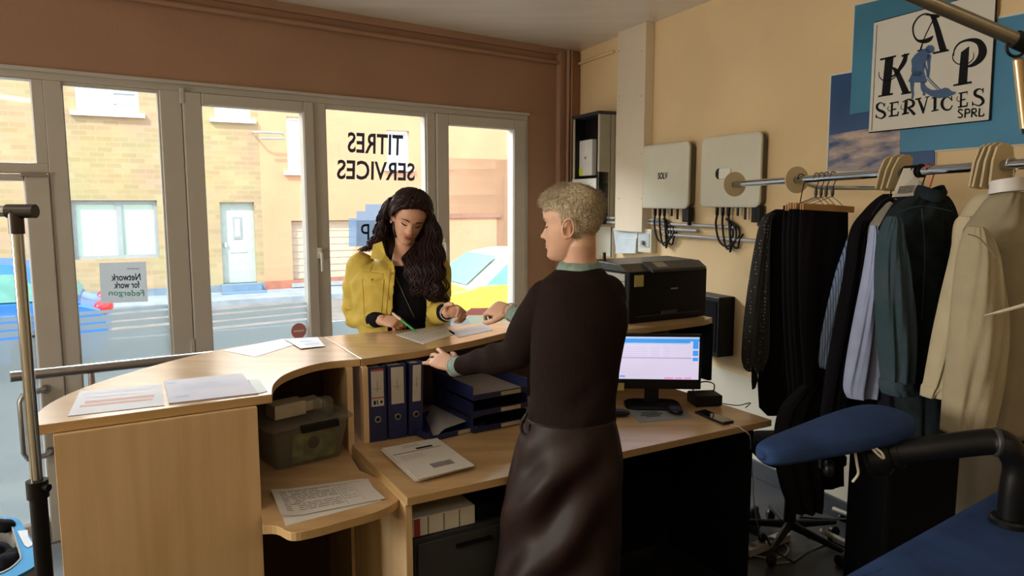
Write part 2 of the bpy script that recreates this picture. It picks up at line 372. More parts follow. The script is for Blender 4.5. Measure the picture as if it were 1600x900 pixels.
sh_, zh = W.loc(62, 612, .07); _, zl = W.loc(62, 712, .07); sh2, _ = W.loc(34, 660, .09)
m_ = MB(); m_.tube([W.P(sh_+.03, .02, zh), W.P(sh_, .07, zh+.005), W.P(sh2+.015, .09, zh), W.P(sh2, .095, zh-.035), W.P(sh2, .095, (zh+zl)/2), W.P(sh2, .095, zl+.035), W.P(sh2+.015, .09, zl), W.P(sh_, .07, zl-.005), W.P(sh_+.03, .02, zl)], .0155, 14)
m_.disc(W.P(sh_+.03, .024, zh), W.n, .026, .01); m_.disc(W.P(sh_+.03, .024, zl), W.n, .026, .01)
put(m_, 'door_handle', M['steel'], dr, smooth='auto')
# handrail guarding the step down to the entrance
hr = thing('handrail', W.P(S(60), split, 0), 'round steel handrail across the shopfront beside the glass door, behind the curved counter', 'handrail')
A = at(16, 589, 3.02); dA = at(318, 557, 3.52); dv = (dA-A).normalized(); E = dA+dv*.35
m_ = MB(); m_.tube([A, A+dv*.002, E-dv*.002, E], .0225, 20); put(m_, 'rail', M['steel'], hr, smooth='auto')
for k in (.30, (dA-A).length-.08):
    q = A+dv*k; m_ = MB(); m_.tube([q-V((0,0,.02)), q-V((0,0,.06)), V((q.x, q.y, 0))], [.012, .014, .018], 14); m_.disc(V((q.x, q.y, .005)), (0,0,1), .045, .01); put(m_, 'post', M['steel'], hr, smooth='auto')
# pipes under the ceiling
def pipe(name, pts, r, m, label, cat='pipe', group=None):
    mb = MB(); mb.tube(pts, r, 12); return tag(put(mb, name, m, smooth='auto'), label, cat, group)
za = zt(500, 43)
pipe('ceiling_pipe', [W.P(sL, .025, za+.0), W.P(S(560), .025, za), W.P(sc_-.02, .025, za)], .017, M['header'], 'long brown painted pipe running under the ceiling above the shop windows')
h = MB(); h.fbox(W, sL, sc_, 0, .035, CEIL-.05, CEIL); struct('trim_4', h, M['header'], bevel=.004)
zb = W.loc(877, 296, .07)[1]
v = [W.P(S(877), .075, CEIL-.01), W.P(S(877), .075, 1.9), W.P(S(876), .075, 0.02)]
pipe('riser_pipe', v, .013, M['header'], 'left one of two thin brown pipes rising in the corner beside the window')
pipe('riser_pipe', [p+W.u*.034 for p in v], .013, M['header'], 'right one of two thin brown pipes rising in the corner beside the window')
zq = Rw.loc(940, 84)[1]
pipe('wall_conduit', [Rw.P(.0, .014, zq-.02), Rw.P(Rw.loc(962, 78)[0], .014, zq-.02)], .012, M['beige'], 'short beige conduit under the ceiling between corner and white trunking')

# ------------------------------------------------------------------ writing on the glass
def glassmap(p00, p10, p11, p01, n):   # pixel corners of the writing's box, projected on the glass
    q = [W.loc(*p, n) for p in (p00, p10, p11, p01)]
    def f(u, v_):
        s_ = (1-v_)*((1-u)*q[0][0]+u*q[1][0])+v_*((1-u)*q[3][0]+u*q[2][0]); z_ = (1-v_)*((1-u)*q[0][1]+u*q[1][1])+v_*((1-u)*q[3][1]+u*q[2][1])
        return W.P(s_, n, z_)
    return f
M['vinyl'] = mat('navy_vinyl', (.04, .05, .12), .5)
t_ = text_mb('TITRES', glassmap((629, 244), (543, 238), (543, 206), (630, 211), -.034), bold=.02)
t_ = text_mb('SERVICES', glassmap((648, 283), (526, 280), (527, 249), (648, 255), -.034), t_, bold=.02)
tag(put(t_, 'window_lettering', M['vinyl'], w3))
# blue stepped logo decal with a letter P, seen from behind
d_ = MB(); q_ = lambda pts, n=-.033: [W.pt(x, y, n) for x, y in pts]
d_.add(q_([(545,341),(557,341),(557,330),(571,330),(571,319),(640,319),(640,385),(545,385)]), [tuple(range(8))], 0)
d_.add(q_([(557,344),(600,344),(600,385),(557,385)], -.0325), [(0,1,2,3)], 1)
text_mb('P', glassmap((577,378),(564,378),(564,350),(577,350), -.032), d_); d_.m[-1] = 0
for i in range(len(d_.m)):
    if i > 1: d_.m[i] = 2
put(d_, 'logo_decal', [glassy('blue_vinyl', (.30,.42,.6), .02, haze=.5, hazecol=(.13,.2,.3)), glassy('pale_vinyl', (.5,.52,.55), .02, haze=.6, hazecol=(.3,.3,.3)), M['inkdark']], w3)
# sticker on the first pane
st = MB(); c4 = [(155,411),(228,409),(231,471),(158,474)]
st.prism(q_(c4, -.032), W.n*.001); so_ = tag(put(st, 'window_sticker', glassy('white_sticker', (.5,.5,.5), .02, haze=.9, hazecol=(.36,.37,.37))), 'white square sticker with reversed lettering on the leftmost large window', 'sticker')
t_ = text_mb('Network', glassmap((220,438),(174,439),(173,428),(219,427), -.0305), bold=.02); t_ = text_mb('for work', glassmap((218,450),(178,451),(178,440),(218,439), -.0305), t_, bold=.02)
t_ = text_mb('www', glassmap((218,421),(198,421),(198,419),(218,419), -.0305), t_)
put(t_, 'lettering', M['inkdark'], so_)
t_ = text_mb('Federgon', glassmap((226,466),(170,464),(170,453),(225,453), -.0305), bold=.015); put(t_, 'lettering', mat('teal_print', (.12,.50,.45), .5), so_)
rs = MB(); a_, z_ = W.loc(467, 517, -.032); rs.disc(W.P(a_, -.032, z_), W.n, .052, .001); so_ = tag(put(rs, 'round_sticker', mat('pink_sticker', (.55,.20,.20), .5)), 'small round red sticker low on the second large window', 'sticker')
rs = MB(); rs.fbox(W, a_-.035, a_+.035, -.0313, -.031, z_-.006, z_+.006); put(rs, 'white_bar', M['paper'], so_)
# ------------------------------------------------------------------ wall equipment (right wall)
def solve_n(pm, pr, y=300):
    lo, hi = 0.0, .6; s0 = Rw.loc(pr, y, 0)[0]
    for _ in range(50):
        n = (lo+hi)/2
        if Rw.loc(pm, y, n)[0] < s0: lo = n
        else: hi = n
    return n
def rrect(s0, s1, z0, z1, r, k=6):
    out = []
    for cx, cz, a0 in ((s1-r, z1-r, 0), (s0+r, z1-r, 90), (s0+r, z0+r, 180), (s1-r, z0+r, 270)):
        for i in range(k+1):
            a = math.radians(a0+90*i/k); out.append((cx+r*math.cos(a), cz+r*math.sin(a)))
    return out
n = .075
tr = MB(); s1 = Rw.loc(1006, 200, n)[0]; s0 = Rw.loc(963, 200, n)[0]; tr.fbox(Rw, s0, s1, 0, n, Rw.loc(985, 362, n)[1], CEIL)
trunk = tag(put(tr, 'cable_trunking', mat('trunking_white', (.64,.55,.42), .5, var=.02), bevel=.004), 'tall off-white cable trunking running from ceiling down the beige wall', 'trunking')
m_ = MB()
for y in (80, 150, 240, 310):
    for px in (967, 1002): m_.disc(Rw.pt(px, y, n+.001), Rw.n, .005, .003, 10)
put(m_, 'screw', M['steel'], trunk)
def inverter(x0, xm, xr, yt, yb, label, txt=None, oval=None):
    n = solve_n(xm, xr); s0, _ = Rw.loc(x0, 270, n); s1, _ = Rw.loc(xm, 270, n); z1 = Rw.loc((x0+xm)/2, yt, n)[1]; z0 = Rw.loc((x0+xm)/2, yb, n)[1]
    o = thing('inverter', Rw.P((s0+s1)/2, 0, z0), label, 'inverter', None)
    mb = MB(); prof = [(0, .02), (n*.25, .012), (n*.8, .012)]
    R = [[Rw.P(a, nn, z) for a, z in rrect(s0+i_, s1-i_, z0+i_, z1-i_, .035)] for nn, i_ in prof]; mb.rings(R); put(mb, 'housing', mat('grey_housing', (.10,.10,.09), .5), o, smooth='auto')
    mb = MB(); R = [[Rw.P(a, nn, z) for a, z in rrect(s0+i_, s1-i_, z0+i_, z1-i_, .04)] for nn, i_ in ((n*.72, .002), (n*.93, 0), (n*.985, .006), (n, .02), (n+.003, .06))]
    mb.rings(R); put(mb, 'front_cover', M['offwhite'], o, smooth=True)
    W_ = s1-s0
    if txt:
        cs, cz = (s0+s1)/2-.0, (z0+z1)/2; t = text_mb(txt, lambda u, v_: Rw.P(cs-.055+.11*u, n+.0045, cz-.02+.045*v_), bold=.03); put(t, 'lettering', M['inkdark'], o)
    if oval:
        cs, cz = s0+W_*.42, z0+(z1-z0)*.47; mb = MB(); mb.prism([Rw.P(a, n+.003, z) for a, z in rrect(cs-.07, cs+.07, cz-.032, cz+.032, .0315)], Rw.n*.003, 0)
        mb.prism([Rw.P(a, n+.006, z) for a, z in rrect(cs-.035, cs+.069, cz-.031, cz+.031, .012)], Rw.n*.002, 1); put(mb, 'badge', [M['black'], M['white']], o)
    # plugs and hanging leads below
    for k, f in enumerate((.27, .37, .47)):
        a = s0+W_*f; mb = MB(); mb.tube([Rw.P(a, n*.6, z0+.005), Rw.P(a, n*.6, z0-.045), Rw.P(a, n*.6, z0-.055)], [.011, .011, .006], 10); put(mb, 'cable_gland', M['black'], o, smooth='auto')
    for k, f in enumerate((.62, .74)):
        a = s0+W_*f; mb = MB(); mb.tube([Rw.P(a, n*.6, z0+.005), Rw.P(a, n*.6, z0-.05-.02*k)], .008, 10); put(mb, 'antenna', M['black'], o, smooth='auto')
    a = s0+W_*.93; mb = MB(); mb.fbox(Rw, a-.04, a-.005, n*.3, n*.75, z0-.085, z0+.004); mb.fbox(Rw, a-.0, a+.032, n*.25, n*.8, z0-.08, z0+.01); mb.tube([Rw.P(a+.016, n*.5, z0-.07), Rw.P(a+.016, n*.5, z0-.105)], .014, 12)
    put(mb, 'connector_block', M['black'], o, bevel=.003)
    def lead(pp, r=.0068):
        mb = MB(); mb.tube([Rw.P(*p) for p in smoothpts(pp, 8)], r, 8, True); put(mb, 'cable', M['black'], o, smooth=True)
    for k, f in enumerate((.27, .37, .47)):
        a = s0+W_*f; g = s0+W_*(.62-.05*k); dz = .225+.015*k
        lead([(a, n*.6, z0-.05), (a-.012+.008*k, n*.55, z0-.11), (a+.02, n*.5, z0-dz+.02), ((a+g)/2, n*.45, z0-dz-.01), (g, n*.4, z0-dz+.05), (g-.01, n*.35, z0-.12), (s0+W_*.42, .03, z0-.07)])
    g = a+.016; lead([(g, n*.5, z0-.10), (g-.005, n*.5, z0-.16), (g+.01, n*.4, z0-.225), (g+.05, n*.3, z0-.24), (g+.08, .03, z0-.19), (g+.082, .012, z0-.16)])
    return o
inverter(1001, 1075.5, 1090, 224, 326, 'smaller off-white solar inverter on the wall beside the white trunking', txt='SOLV')
inverter(1094, 1187.5, 1201.5, 210, 324, 'larger off-white solar inverter on the wall behind the end of the clothes rail', oval=True)
for k, (y, x0, x1) in enumerate(((345, 1008, 1040), (351, 1008, 1148), (359, 1035, 1090), (368, 1035, 1186))):
    z_ = Rw.loc(1060, y, .02)[1]; pipe('conduit', [Rw.P(Rw.loc(x0, y, .02)[0], .02, z_), Rw.P(Rw.loc(x1, y, .02)[0], .02, z_)], .0115, M['greypipe'], ['short uppermost grey conduit below the smaller inverter', 'long grey conduit, second from top below the inverters', 'short grey conduit, third from top below the inverters', 'long lowest grey conduit running towards the black clothes'][k])
# meter cabinet in the corner
n = solve_n(937, 961); a1 = Rw.loc(937, 260, n)[0]; a0 = Rw.loc(897, 260, n)[0]
zT = Rw.loc(920, 182, n)[1]; zB = Rw.loc(920, 350, n)[1]
mc = thing('meter_cabinet', Rw.P((a0+a1)/2, 0, zB), 'tall grey electricity meter cabinet in the corner behind the short-haired person', 'cabinet')
m_ = MB(); m_.fbox(Rw, a1-.01, a1, 0, n, zB, zT); m_.fbox(Rw, a0, a0+.01, 0, n, zB, zT); m_.fbox(Rw, a0, a1, 0, .012, zB, zT); m_.fbox(Rw, a0, a1, 0, n, zB, zB+.01); m_.fbox(Rw, a0, a1, n*.3, n*.34, zB, zT, 1)
m_.fbox(Rw, a1-.014, a1-.01, .012, n, zB, zT, 1); m_.fbox(Rw, a0+.01, a0+.014, .012, n, zB, zT, 1)
put(m_, 'cabinet_body', [mat('grey_cabinet', (.34,.33,.28), .5), M['black']], mc)
m_ = MB(); m_.fbox(Rw, a0-.02, a1+.01, 0, n+.02, zT, zT+.025); put(m_, 'cabinet_lid', M['darkmetal'], mc, bevel=.006)
m_ = MB(); m_.fbox(Rw, a0, a0+.014, n, n+.01, zB, zT); m_.fbox(Rw, a1-.014, a1, n, n+.01, zB, zT); put(m_, 'door_rail', M['offwhite'], mc)
q0 = Rw.loc(905, 220, n*.7); q1 = Rw.loc(924, 274, n*.7)
m_ = MB(); m_.fbox(Rw, q0[0], q1[0], n*.34, n*.7, q1[1], q0[1]); mm = put(m_, 'meter', mat('meter_white', (.75,.74,.70), .4), mc, bevel=.008)
m_ = MB(); m_.fbox(Rw, q0[0]+.002, q0[0]+(q1[0]-q0[0])*.32, n*.7, n*.7+.002, q1[1]+.005, q1[1]+.06); put(m_, 'yellow_label', mat('yellow_label', (.65,.75,.05), .5), mm)
m_ = MB(); sx = (q0[0]+q1[0])/2; m_.fbox(Rw, sx-.01, sx+.015, n*.7, n*.7+.002, (q0[1]+q1[1])/2-.01, (q0[1]+q1[1])/2+.01); put(m_, 'display', M['ink'], mm)
m_ = MB(); z5 = Rw.loc(920, 279, n)[1]; m_.fbox(Rw, a0-.012, a1-.03, n*.4, n+.012, zB, z5); m_.fbox(Rw, a1-.03, a1, n*.4, n+.012, zB, z5+.05, 1); put(m_, 'lower_cover', [M['white'], M['black']], mc, bevel=.004)
# conduit stubs, papers and a clear pocket under the cabinet
for k, y in enumerate((340, 347)):
    z_ = Rw.loc(945, y, .06)[1]; pipe('conduit', [Rw.P(Rw.loc(925, y, .06)[0], .06, z_), Rw.P(Rw.loc(962, y, .06)[0], .06, z_)], .010, M['greypipe'], ['upper short grey conduit under the meter cabinet', 'lower short grey conduit under the meter cabinet'][k])
m_ = MB(); s0, z1 = Rw.loc(936, 353, .02); s1, z0 = Rw.loc(958, 402, .02); m_.fbox(Rw, s0, s1, 0, .03, z0, z1); m_.fbox(Rw, s1-.02, s1-.005, .03, .034, z0, z1, 1); tag(put(m_, 'junction_box', [M['offwhite'], M['darkmetal']], bevel=.004), 'pale narrow junction box on the wall below the meter cabinet', 'junction box')
m_ = MB(); Pk = [Rw.pt(x, y, .03) for x, y in ((961,356),(1000,356),(998,396),(966,396))]; m_.prism(Pk, Rw.n*.02); m_.prism([p+Rw.n*.021 for p in Pk[2:]]+[Rw.pt(968,372,.05), Rw.pt(996,372,.05)], Rw.n*.01)
tag(put(m_, 'document_pocket', mat('pale_blue_plastic', (.50,.56,.60), .3), bevel=.003), 'pale blue plastic pocket on the wall under the white trunking', 'pocket')
m_ = MB(); s0, z1 = Rw.loc(997, 357, .05); s1, z0 = Rw.loc(1017, 396, .05); m_.fbox(Rw, s0, s1, 0, .05, z0, z1); bx = tag(put(m_, 'isolator_switch', M['offwhite'], bevel=.006), 'small white switch box on the wall right of the blue pocket', 'switch box')
m_ = MB(); m_.fbox(Rw, s0+.02, s1-.02, .05, .054, z0+.04, z1-.03, 0); m_.fbox(Rw, (s0+s1)/2-.012, (s0+s1)/2+.012, .052, .075, (z0+z1)/2-.03, (z0+z1)/2+.0, 1); put(m_, 'switch', [mat('pale_panel', (.45,.5,.55), .4), M['ink']], bx, bevel=.002)
# black box on the wall behind the printer
m_ = MB(); n = .12; s0, z1 = Rw.loc(1080, 457, n); s1, z0 = Rw.loc(1121, 559, n); m_.fbox(Rw, s0, s1, 0, n, z0, z1); wbx = tag(put(m_, 'loudspeaker', M['black'], bevel=.006), 'tall black box mounted on the wall behind the black printer', 'loudspeaker')
m_ = MB(); m_.fbox(Rw, s0+.02, s1-.02, n, n+.004, z0+.03, z1-.03); put(m_, 'grille', M['blacksoft'], wbx)
# wall sockets low right
sk = thing('wall_socket', Rw.pt(1360, 790, 0), 'double white wall socket low on the beige wall under the sleeve board', 'socket')
for px in (1349, 1372):
    s_, z_ = Rw.loc(px, 774, .01); m_ = MB(); m_.prism([Rw.P(a, 0, z) for a, z in rrect(s_-.04, s_+.04, z_-.04, z_+.04, .008)], Rw.n*.01); f_ = put(m_, 'socket_plate', M['offwhite'], sk, bevel=.002)
    m_ = MB(); m_.disc(Rw.P(s_, .0105, z_), Rw.n, .022, .003); put(m_, 'socket_hole', M['ink'], f_)
s_, z_ = Rw.loc(1372, 774, .01); m_ = MB(); m_.disc(Rw.P(s_, .03, z_), Rw.n, .02, .04); m_.tube([Rw.P(*p) for p in smoothpts([(s_, .05, z_), (s_, .07, z_-.04), (s_-.05, .08, z_-.12), (s_-.2, .10, .02), (s_-.3, .2, .006)], 6)], .005, 8)
tag(put(m_, 'power_plug', M['black'], smooth='auto'), 'black plug with its lead in the right-hand wall socket', 'plug')

# ------------------------------------------------------------------ the wall sign
SX = lambda x, y: (1280+x/3.334, y/3.334)
def sp(pts, n): return [Rw.pt(*SX(x, y), n) for x, y in pts]
sg = thing('wall_sign', Rw.pt(*SX(400, 900), 0), 'blue and white company sign with large K A P letters on the beige wall', 'sign')
def panel(name, pts, n, m, th=.004, off=0):
    mb = MB(); mb.prism(sp(pts, n), Rw.n*th, 0); return put(mb, name, m, sg)
Mw = mat('sign_white', (.62,.60,.54), .4, var=.02)
panel('white_border', [(60,388),(612,296),(612,870),(38,902)], .001, Mw)
panel('white_border', [(184,22),(806,-120),(806,500),(155,604)], .003, Mw)
panel('white_border', [(420,185),(1260,22),(1260,742),(418,804)], .005, Mw)
panel('navy_panel', [(66,396),(604,304),(604,872),(46,894)], .006, mat('sign_navy', (.025,.075,.20), .3, vscale=3, var=.15))
panel('blue_panel', [(430,192),(1250,38),(1250,735),(426,795)], .011, mat('sign_blue', (.055,.22,.38), .35, vscale=2, var=.12))
panel('blue_panel', [(190,30),(800,-112),(800,490),(162,597)], .012, mat('sign_teal', (.045,.20,.32), .35, vscale=2, var=.18))
M['swirl'] = mat('swirl_print', (.04,.085,.20), .25, vscale=7, col2=(.50,.38,.33), stretch=(1, 1, 3.2))
panel('photo_print', [(55,705),(424,640),(420,878),(47,893)], .011, M['swirl'], .0008)
panel('board_edge', [(287,116),(932,-56),(893,628),(259,694)], .022, M['inkdark'], .002)
panel('white_board', [(292,121),(928,-50),(889,624),(264,688)], .018, Mw, .008)
panel('board_line', [(300,130),(303,130),(275,680),(272,680)], .0262, M['inkdark'], .0004)
def ribbon(mb, pts, wd, n=.0268, m=0):
    P_ = [q for q in smoothpts([(x, y, w) for (x, y), w in zip(pts, wd if hasattr(wd, '__len__') else [wd]*len(pts))], 7)]
    L_ = []; R_ = []
    for i, q in enumerate(P_):
        a = P_[max(i-1, 0)]; b = P_[min(i+1, len(P_)-1)]; d = (b-a)[:2]; d = d/max(np.hypot(*d), 1e-6); w = max(q[2], 1)/2
        L_.append((q[0]-d[1]*w, q[1]+d[0]*w)); R_.append((q[0]+d[1]*w, q[1]-d[0]*w))
    vv = sp(L_, n)+sp(R_, n); k = len(L_); mb.add(vv, [(i, i+1, k+i+1, k+i) for i in range(k-1)], m)
def poly(mb, pts, n=.0268, m=0): mb.add(sp(pts, n), [tuple(range(len(pts)))], m)
L = MB()   # K
poly(L, [(344,300),(388,292),(368,490),(324,500)]); poly(L, [(316,306),(402,287),(400,297),(318,316)]); poly(L, [(308,498),(384,483),(384,494),(306,507)])
ribbon(L, [(372,402),(400,385),(425,350),(445,315),(452,280)], [8,12,20,24,18]); poly(L, [(428,288),(470,275),(468,286),(430,298)])
ribbon(L, [(380,350),(402,372),(425,420),(452,484)], [6,26,30,36]); poly(L, [(425,486),(480,474),(478,486),(428,494)])
ribbon(L, [(311,374),(314,400),(335,419),(368,418),(398,398),(418,362)], [3,5,6,5,5,4])
# A
ribbon(L, [(592,82),(612,140),(630,205),(648,268)], [26,30,34,38]); poly(L, [(592,272),(674,256),(676,266),(592,283)]); poly(L, [(545,80),(575,72),(632,76),(628,88),(600,100),(572,82)])
ribbon(L, [(600,90),(570,150),(545,205),(528,260)], [6,6,6,10]); poly(L, [(510,262),(548,254),(548,262),(512,270)])
ribbon(L, [(590,78),(552,72),(515,92),(490,135),(492,180),(512,210),(545,215),(575,205),(594,186)], [6,8,8,9,9,12,22,22,4])
# P
poly(L, [(738,272),(782,240),(770,438),(722,447)]); poly(L, [(700,440),(794,422),(796,434),(697,450)])
ribbon(L, [(700,292),(706,255),(735,222),(785,208),(832,220),(852,262),(838,305),(800,338),(760,348)], [5,8,10,16,34,44,36,20,6])
ribbon(L, [(712,250),(696,285),(700,315),(725,334),(745,326)], [3,5,6,6,4]); ribbon(L, [(803,272),(804,300),(785,325),(765,332)], [3,5,6,4])
# SERVICES
ribbon(L, [(340,548),(322,535),(302,548),(306,570),(335,585),(342,602),(322,617),(296,606)], [5,6,12,14,15,13,7,5]); poly(L,[(337,538),(344,536),(341,556),(336,556)]); poly(L,[(293,598),(299,596),(301,612),(294,618)])
def E_(x, y, w, hh):
    poly(L, [(x+w*.18,y),(x+w*.42,y-2),(x+w*.36,y+hh-2),(x+w*.12,y+hh)]); poly(L, [(x,y+1),(x+w,y-7),(x+w-1,y+1),(x,y+8)]); poly(L, [(x-4,y+hh-5),(x+w-2,y+hh-13),(x+w-2,y+hh-4),(x-4,y+hh+3)])
    poly(L, [(x+w*.3,y+hh*.46),(x+w*.78,y+hh*.40),(x+w*.78,y+hh*.50),(x+w*.3,y+hh*.56)]); poly(L, [(x+w-5,y-7),(x+w+2,y-8),(x+w,y+16)]); poly(L, [(x+w-4,y+hh-26),(x+w+4,y+hh-28),(x+w,y+hh-4),(x+w-6,y+hh-4)])
    ribbon(L, [(x-2,y+hh*.25),(x-10,y+hh*.45),(x+2,y+hh*.6),(x+w*.3,y+hh*.5)], [3,4,4,3])
E_(366,534,46,74)
poly(L, [(445,526),(462,523),(456,592),(438,596)]); poly(L, [(432,590),(468,583),(468,592),(430,600)]); ribbon(L, [(432,532),(465,518),(490,530),(486,552),(456,562)], [5,8,15,14,5]); ribbon(L, [(462,560),(480,578),(498,598)], [10,15,16]); ribbon(L,[(430,545),(426,565),(445,572)],[3,4,3])
poly(L, [(500,514),(532,507),(532,514),(524,517),(545,562),(560,508),(552,510),(552,504),(574,500),(574,506),(566,508),(545,592),(538,592),(512,520),(500,522)])
poly(L, [(596,508),(612,505),(610,570),(594,574)]); poly(L, [(586,508),(622,500),(622,507),(586,515)]); poly(L, [(584,576),(622,568),(622,576),(584,583)])
ribbon(L, [(690,520),(668,505),(645,520),(640,548),(655,570),(680,570),(694,548)], [8,6,14,17,12,8,5]); poly(L,[(686,500),(692,500),(694,526),(688,526)])
E_(726,482,46,78)
ribbon(L, [(856,475),(836,463),(814,474),(814,495),(845,510),(854,532),(832,550),(800,540)], [5,7,14,16,16,15,8,5]); poly(L,[(850,460),(857,458),(856,484),(850,484)]); poly(L,[(795,530),(801,528),(804,548),(796,554)])
# SPRL
ribbon(L, [(748,574),(732,570),(725,580),(735,590),(746,600),(738,612),(722,610)], 8)
ribbon(L, [(762,568),(759,614)], 9); ribbon(L, [(762,570),(780,570),(782,586),(762,590)], 8)
ribbon(L, [(797,566),(794,611)], 9); ribbon(L, [(797,568),(815,568),(816,583),(798,587)], 8); ribbon(L, [(802,588),(822,607)], 9)
ribbon(L, [(836,563),(832,606)], 9); ribbon(L, [(830,606),(856,602),(856,590)], [8,8,5])
put(L, 'lettering', M['inkdark'], sg)
L = MB()
N_ = .0275
poly(L, [(553,262),(556,246),(570,235),(590,236),(600,248),(600,262),(592,274),(578,278),(560,274)], N_)
poly(L, [(560,250),(530,262),(498,285),(479,312),(482,345),(480,372),(488,395),(528,398),(545,372),(556,320),(575,300),(578,270)], N_)
poly(L, [(488,370),(545,370),(556,405),(562,428),(540,430),(500,430),(463,426)], N_)
ribbon(L, [(572,285),(570,330),(572,365),(566,402)], [26,16,11,12], N_); ribbon(L, [(545,330),(560,365),(566,402)], [12,11,10], N_)
ribbon(L, [(484,425),(484,465),(488,490),(484,515)], [22,16,11,12], N_); ribbon(L, [(540,425),(538,460),(546,480),(545,498)], [26,18,14,14], N_)
ribbon(L, [(560,395),(592,430),(632,468)], 6, N_+.0004); ribbon(L, [(560,410),(590,442),(620,470)], 4, N_+.0004)
poly(L, [(540,430),(562,455),(585,468),(625,468),(655,456),(672,460),(690,475),(716,480),(704,492),(670,505),(625,512),(585,503),(555,485)], N_+.0002)
put(L, 'cleaner_silhouette', mat('sign_figure_blue', (.045,.10,.22), .5), sg)
# ================================================================== the street
OUT = -.57
gm = MB(); gm.prism([V((-60,-2,OUT-.1)), V((60,-2,OUT-.1)), V((60,80,OUT-.1)), V((-60,80,OUT-.1))], (0,0,.1))
# keep the ground out of the room
W0 = W.P(-60, -TH, 0); W1 = W.P(60, -TH, 0)
gm = MB(); gm.prism([V((W0.x,W0.y,OUT-.1)), V((W1.x,W1.y,OUT-.1)), V((W1.x,W1.y+70,OUT-.1)), V((W0.x-40,W0.y+90,OUT-.1))], (0,0,.1))
struct('road', gm, mat('asphalt', (.20,.175,.16), .8, vscale=3, var=.15))
F = Frame(400, 17, 62)                  # house fronts across the street
fp = MB(); fp.fbox(F, -30, 40, 0, 1.6, OUT-.02, OUT+.12); struct('pavement_far', fp, mat('blue_grey_paving', (.26,.30,.34), .8, vscale=4, var=.12))
fp = MB(); fp.fbox(W, -12, 14, -1.7, -.26, OUT-.02, OUT+.14); struct('pavement_near', fp, mat('pale_paving', (.30,.27,.24), .8, vscale=4, var=.12))
for k, (a, b) in enumerate(((4.6, 4.72), (6.4, 6.5))):
    fp = MB(); fp.fbox(F, -30, 40, a, b, OUT+.002, OUT+.006); struct('road_marking_%d' % (k+1), fp, mat('road_paint', (.6,.6,.58), .7))
def brick(name, c1, c2, mortar):
    m = bpy.data.materials.new(name); m.use_nodes = True; N = m.node_tree.nodes; L = m.node_tree.links; b = N['Principled BSDF']; b.inputs['Roughness'].default_value = .85
    tc = N.new('ShaderNodeTexCoord'); mp = N.new('ShaderNodeMapping'); br = N.new('ShaderNodeTexBrick')
    # brick courses run level along the house front
    L.new(tc.outputs['UV'], mp.inputs[0]); L.new(mp.outputs[0], br.inputs[0]); br.inputs['Color1'].default_value = (*c1,1); br.inputs['Color2'].default_value = (*c2,1); br.inputs['Mortar'].default_value = (*mortar,1)
    br.inputs['Scale'].default_value = 1; br.inputs['Brick Width'].default_value = .30; br.inputs['Row Height'].default_value = .11; br.inputs['Mortar Size'].default_value = .012; br.inputs['Bias'].default_value = -.1
    nz = N.new('ShaderNodeTexNoise'); nz.inputs['Scale'].default_value = 1.5; L.new(tc.outputs['UV'], nz.inputs[0]); mx = N.new('ShaderNodeMix'); mx.data_type = 'RGBA'; mx.blend_type = 'MULTIPLY'
    mx.inputs[0].default_value = .35; L.new(br.outputs[0], mx.inputs[6]); L.new(nz.outputs['Color'], mx.inputs[7]); L.new(mx.outputs[2], b.inputs['Base Color']); return m
def fuv(o, F_):
    me = o.data; uv = me.uv_layers.new(name='uv'); off = o.matrix_basis.translation
    q = o.parent
    base = V(off)
    while q is not None: base += q.matrix_basis.translation; q = q.parent
    for l in me.loops:
        p = me.vertices[l.vertex_index].co+base; uv.data[l.index].uv = ((p-F_.o).dot(F_.u)+abs((p-F_.o).dot(F_.n)), p.z)
fl_ = lambda px, py: F.loc(px, py)
def wall_with_holes(F_, s0, s1, z0, z1, holes, th=.25):
    mb = MB(); ss = sorted({s0, s1, *[h[0] for h in holes], *[h[1] for h in holes]}); zz = sorted({z0, z1, *[h[2] for h in holes], *[h[3] for h in holes]})
    for i in range(len(ss)-1):
        run = None
        for j in range(len(zz)-1):
            cs, cz = (ss[i]+ss[i+1])/2, (zz[j]+zz[j+1])/2; hole = any(h[0] < cs < h[1] and h[2] < cz < h[3] for h in holes)
            if not hole: run = (run[0] if run else zz[j], zz[j+1])
            if (hole or j == len(zz)-2) and run: mb.fbox(F_, ss[i], ss[i+1], -th, 0, run[0], run[1]); run = None
    return mb
Mpane = mat('pale_green_glass', (.46,.58,.50), .2, var=.08, vscale=1.2); Mpw = mat('pale_window', (.62,.66,.70), .15, vscale=1.5, var=.06); Mfr = mat('grey_frame', (.30,.33,.34), .5); Mwf = mat('white_frame', (.7,.7,.68), .5)
def hole(x0, y0, x1, y1):
    a, z1 = fl_(x0, y0); b, z0 = fl_(x1, y1); return (a, b, z0, z1)
def hwin(par, hl, m_fr, m_p, posts=(), sill=True, blinds=False):
    s0, s1, z0, z1 = hl; mb = MB(); w = .07
    for a, b, c, d in ((s0,s0+w,z0,z1),(s1-w,s1,z0,z1),(s0+w,s1-w,z1-w,z1),(s0+w,s1-w,z0,z0+w)): mb.fbox(F, a, b, -.16, -.08, c, d)
    for p in posts: mb.fbox(F, s0+(s1-s0)*p-w*.7, s0+(s1-s0)*p+w*.7, -.16, -.08, z0+w, z1-w)
    f_ = put(mb, 'window', m_fr, par); mb = MB(); mb.fbox(F, s0+w, s1-w, -.14, -.13, z0+w, z1-w)
    if blinds:
        for k in range(5): mb.fbox(F, s0+(s1-s0)*.6, s1-w, -.13, -.125, z0+w+.1+k*.22, z0+w+.13+k*.22, 1)
    put(mb, 'pane', [m_p, Mfr], f_)
    if sill: mb = MB(); mb.fbox(F, s0-.1, s1+.1, -.1, .09, z0-.09, z0); put(mb, 'window_sill', Mwf, par)
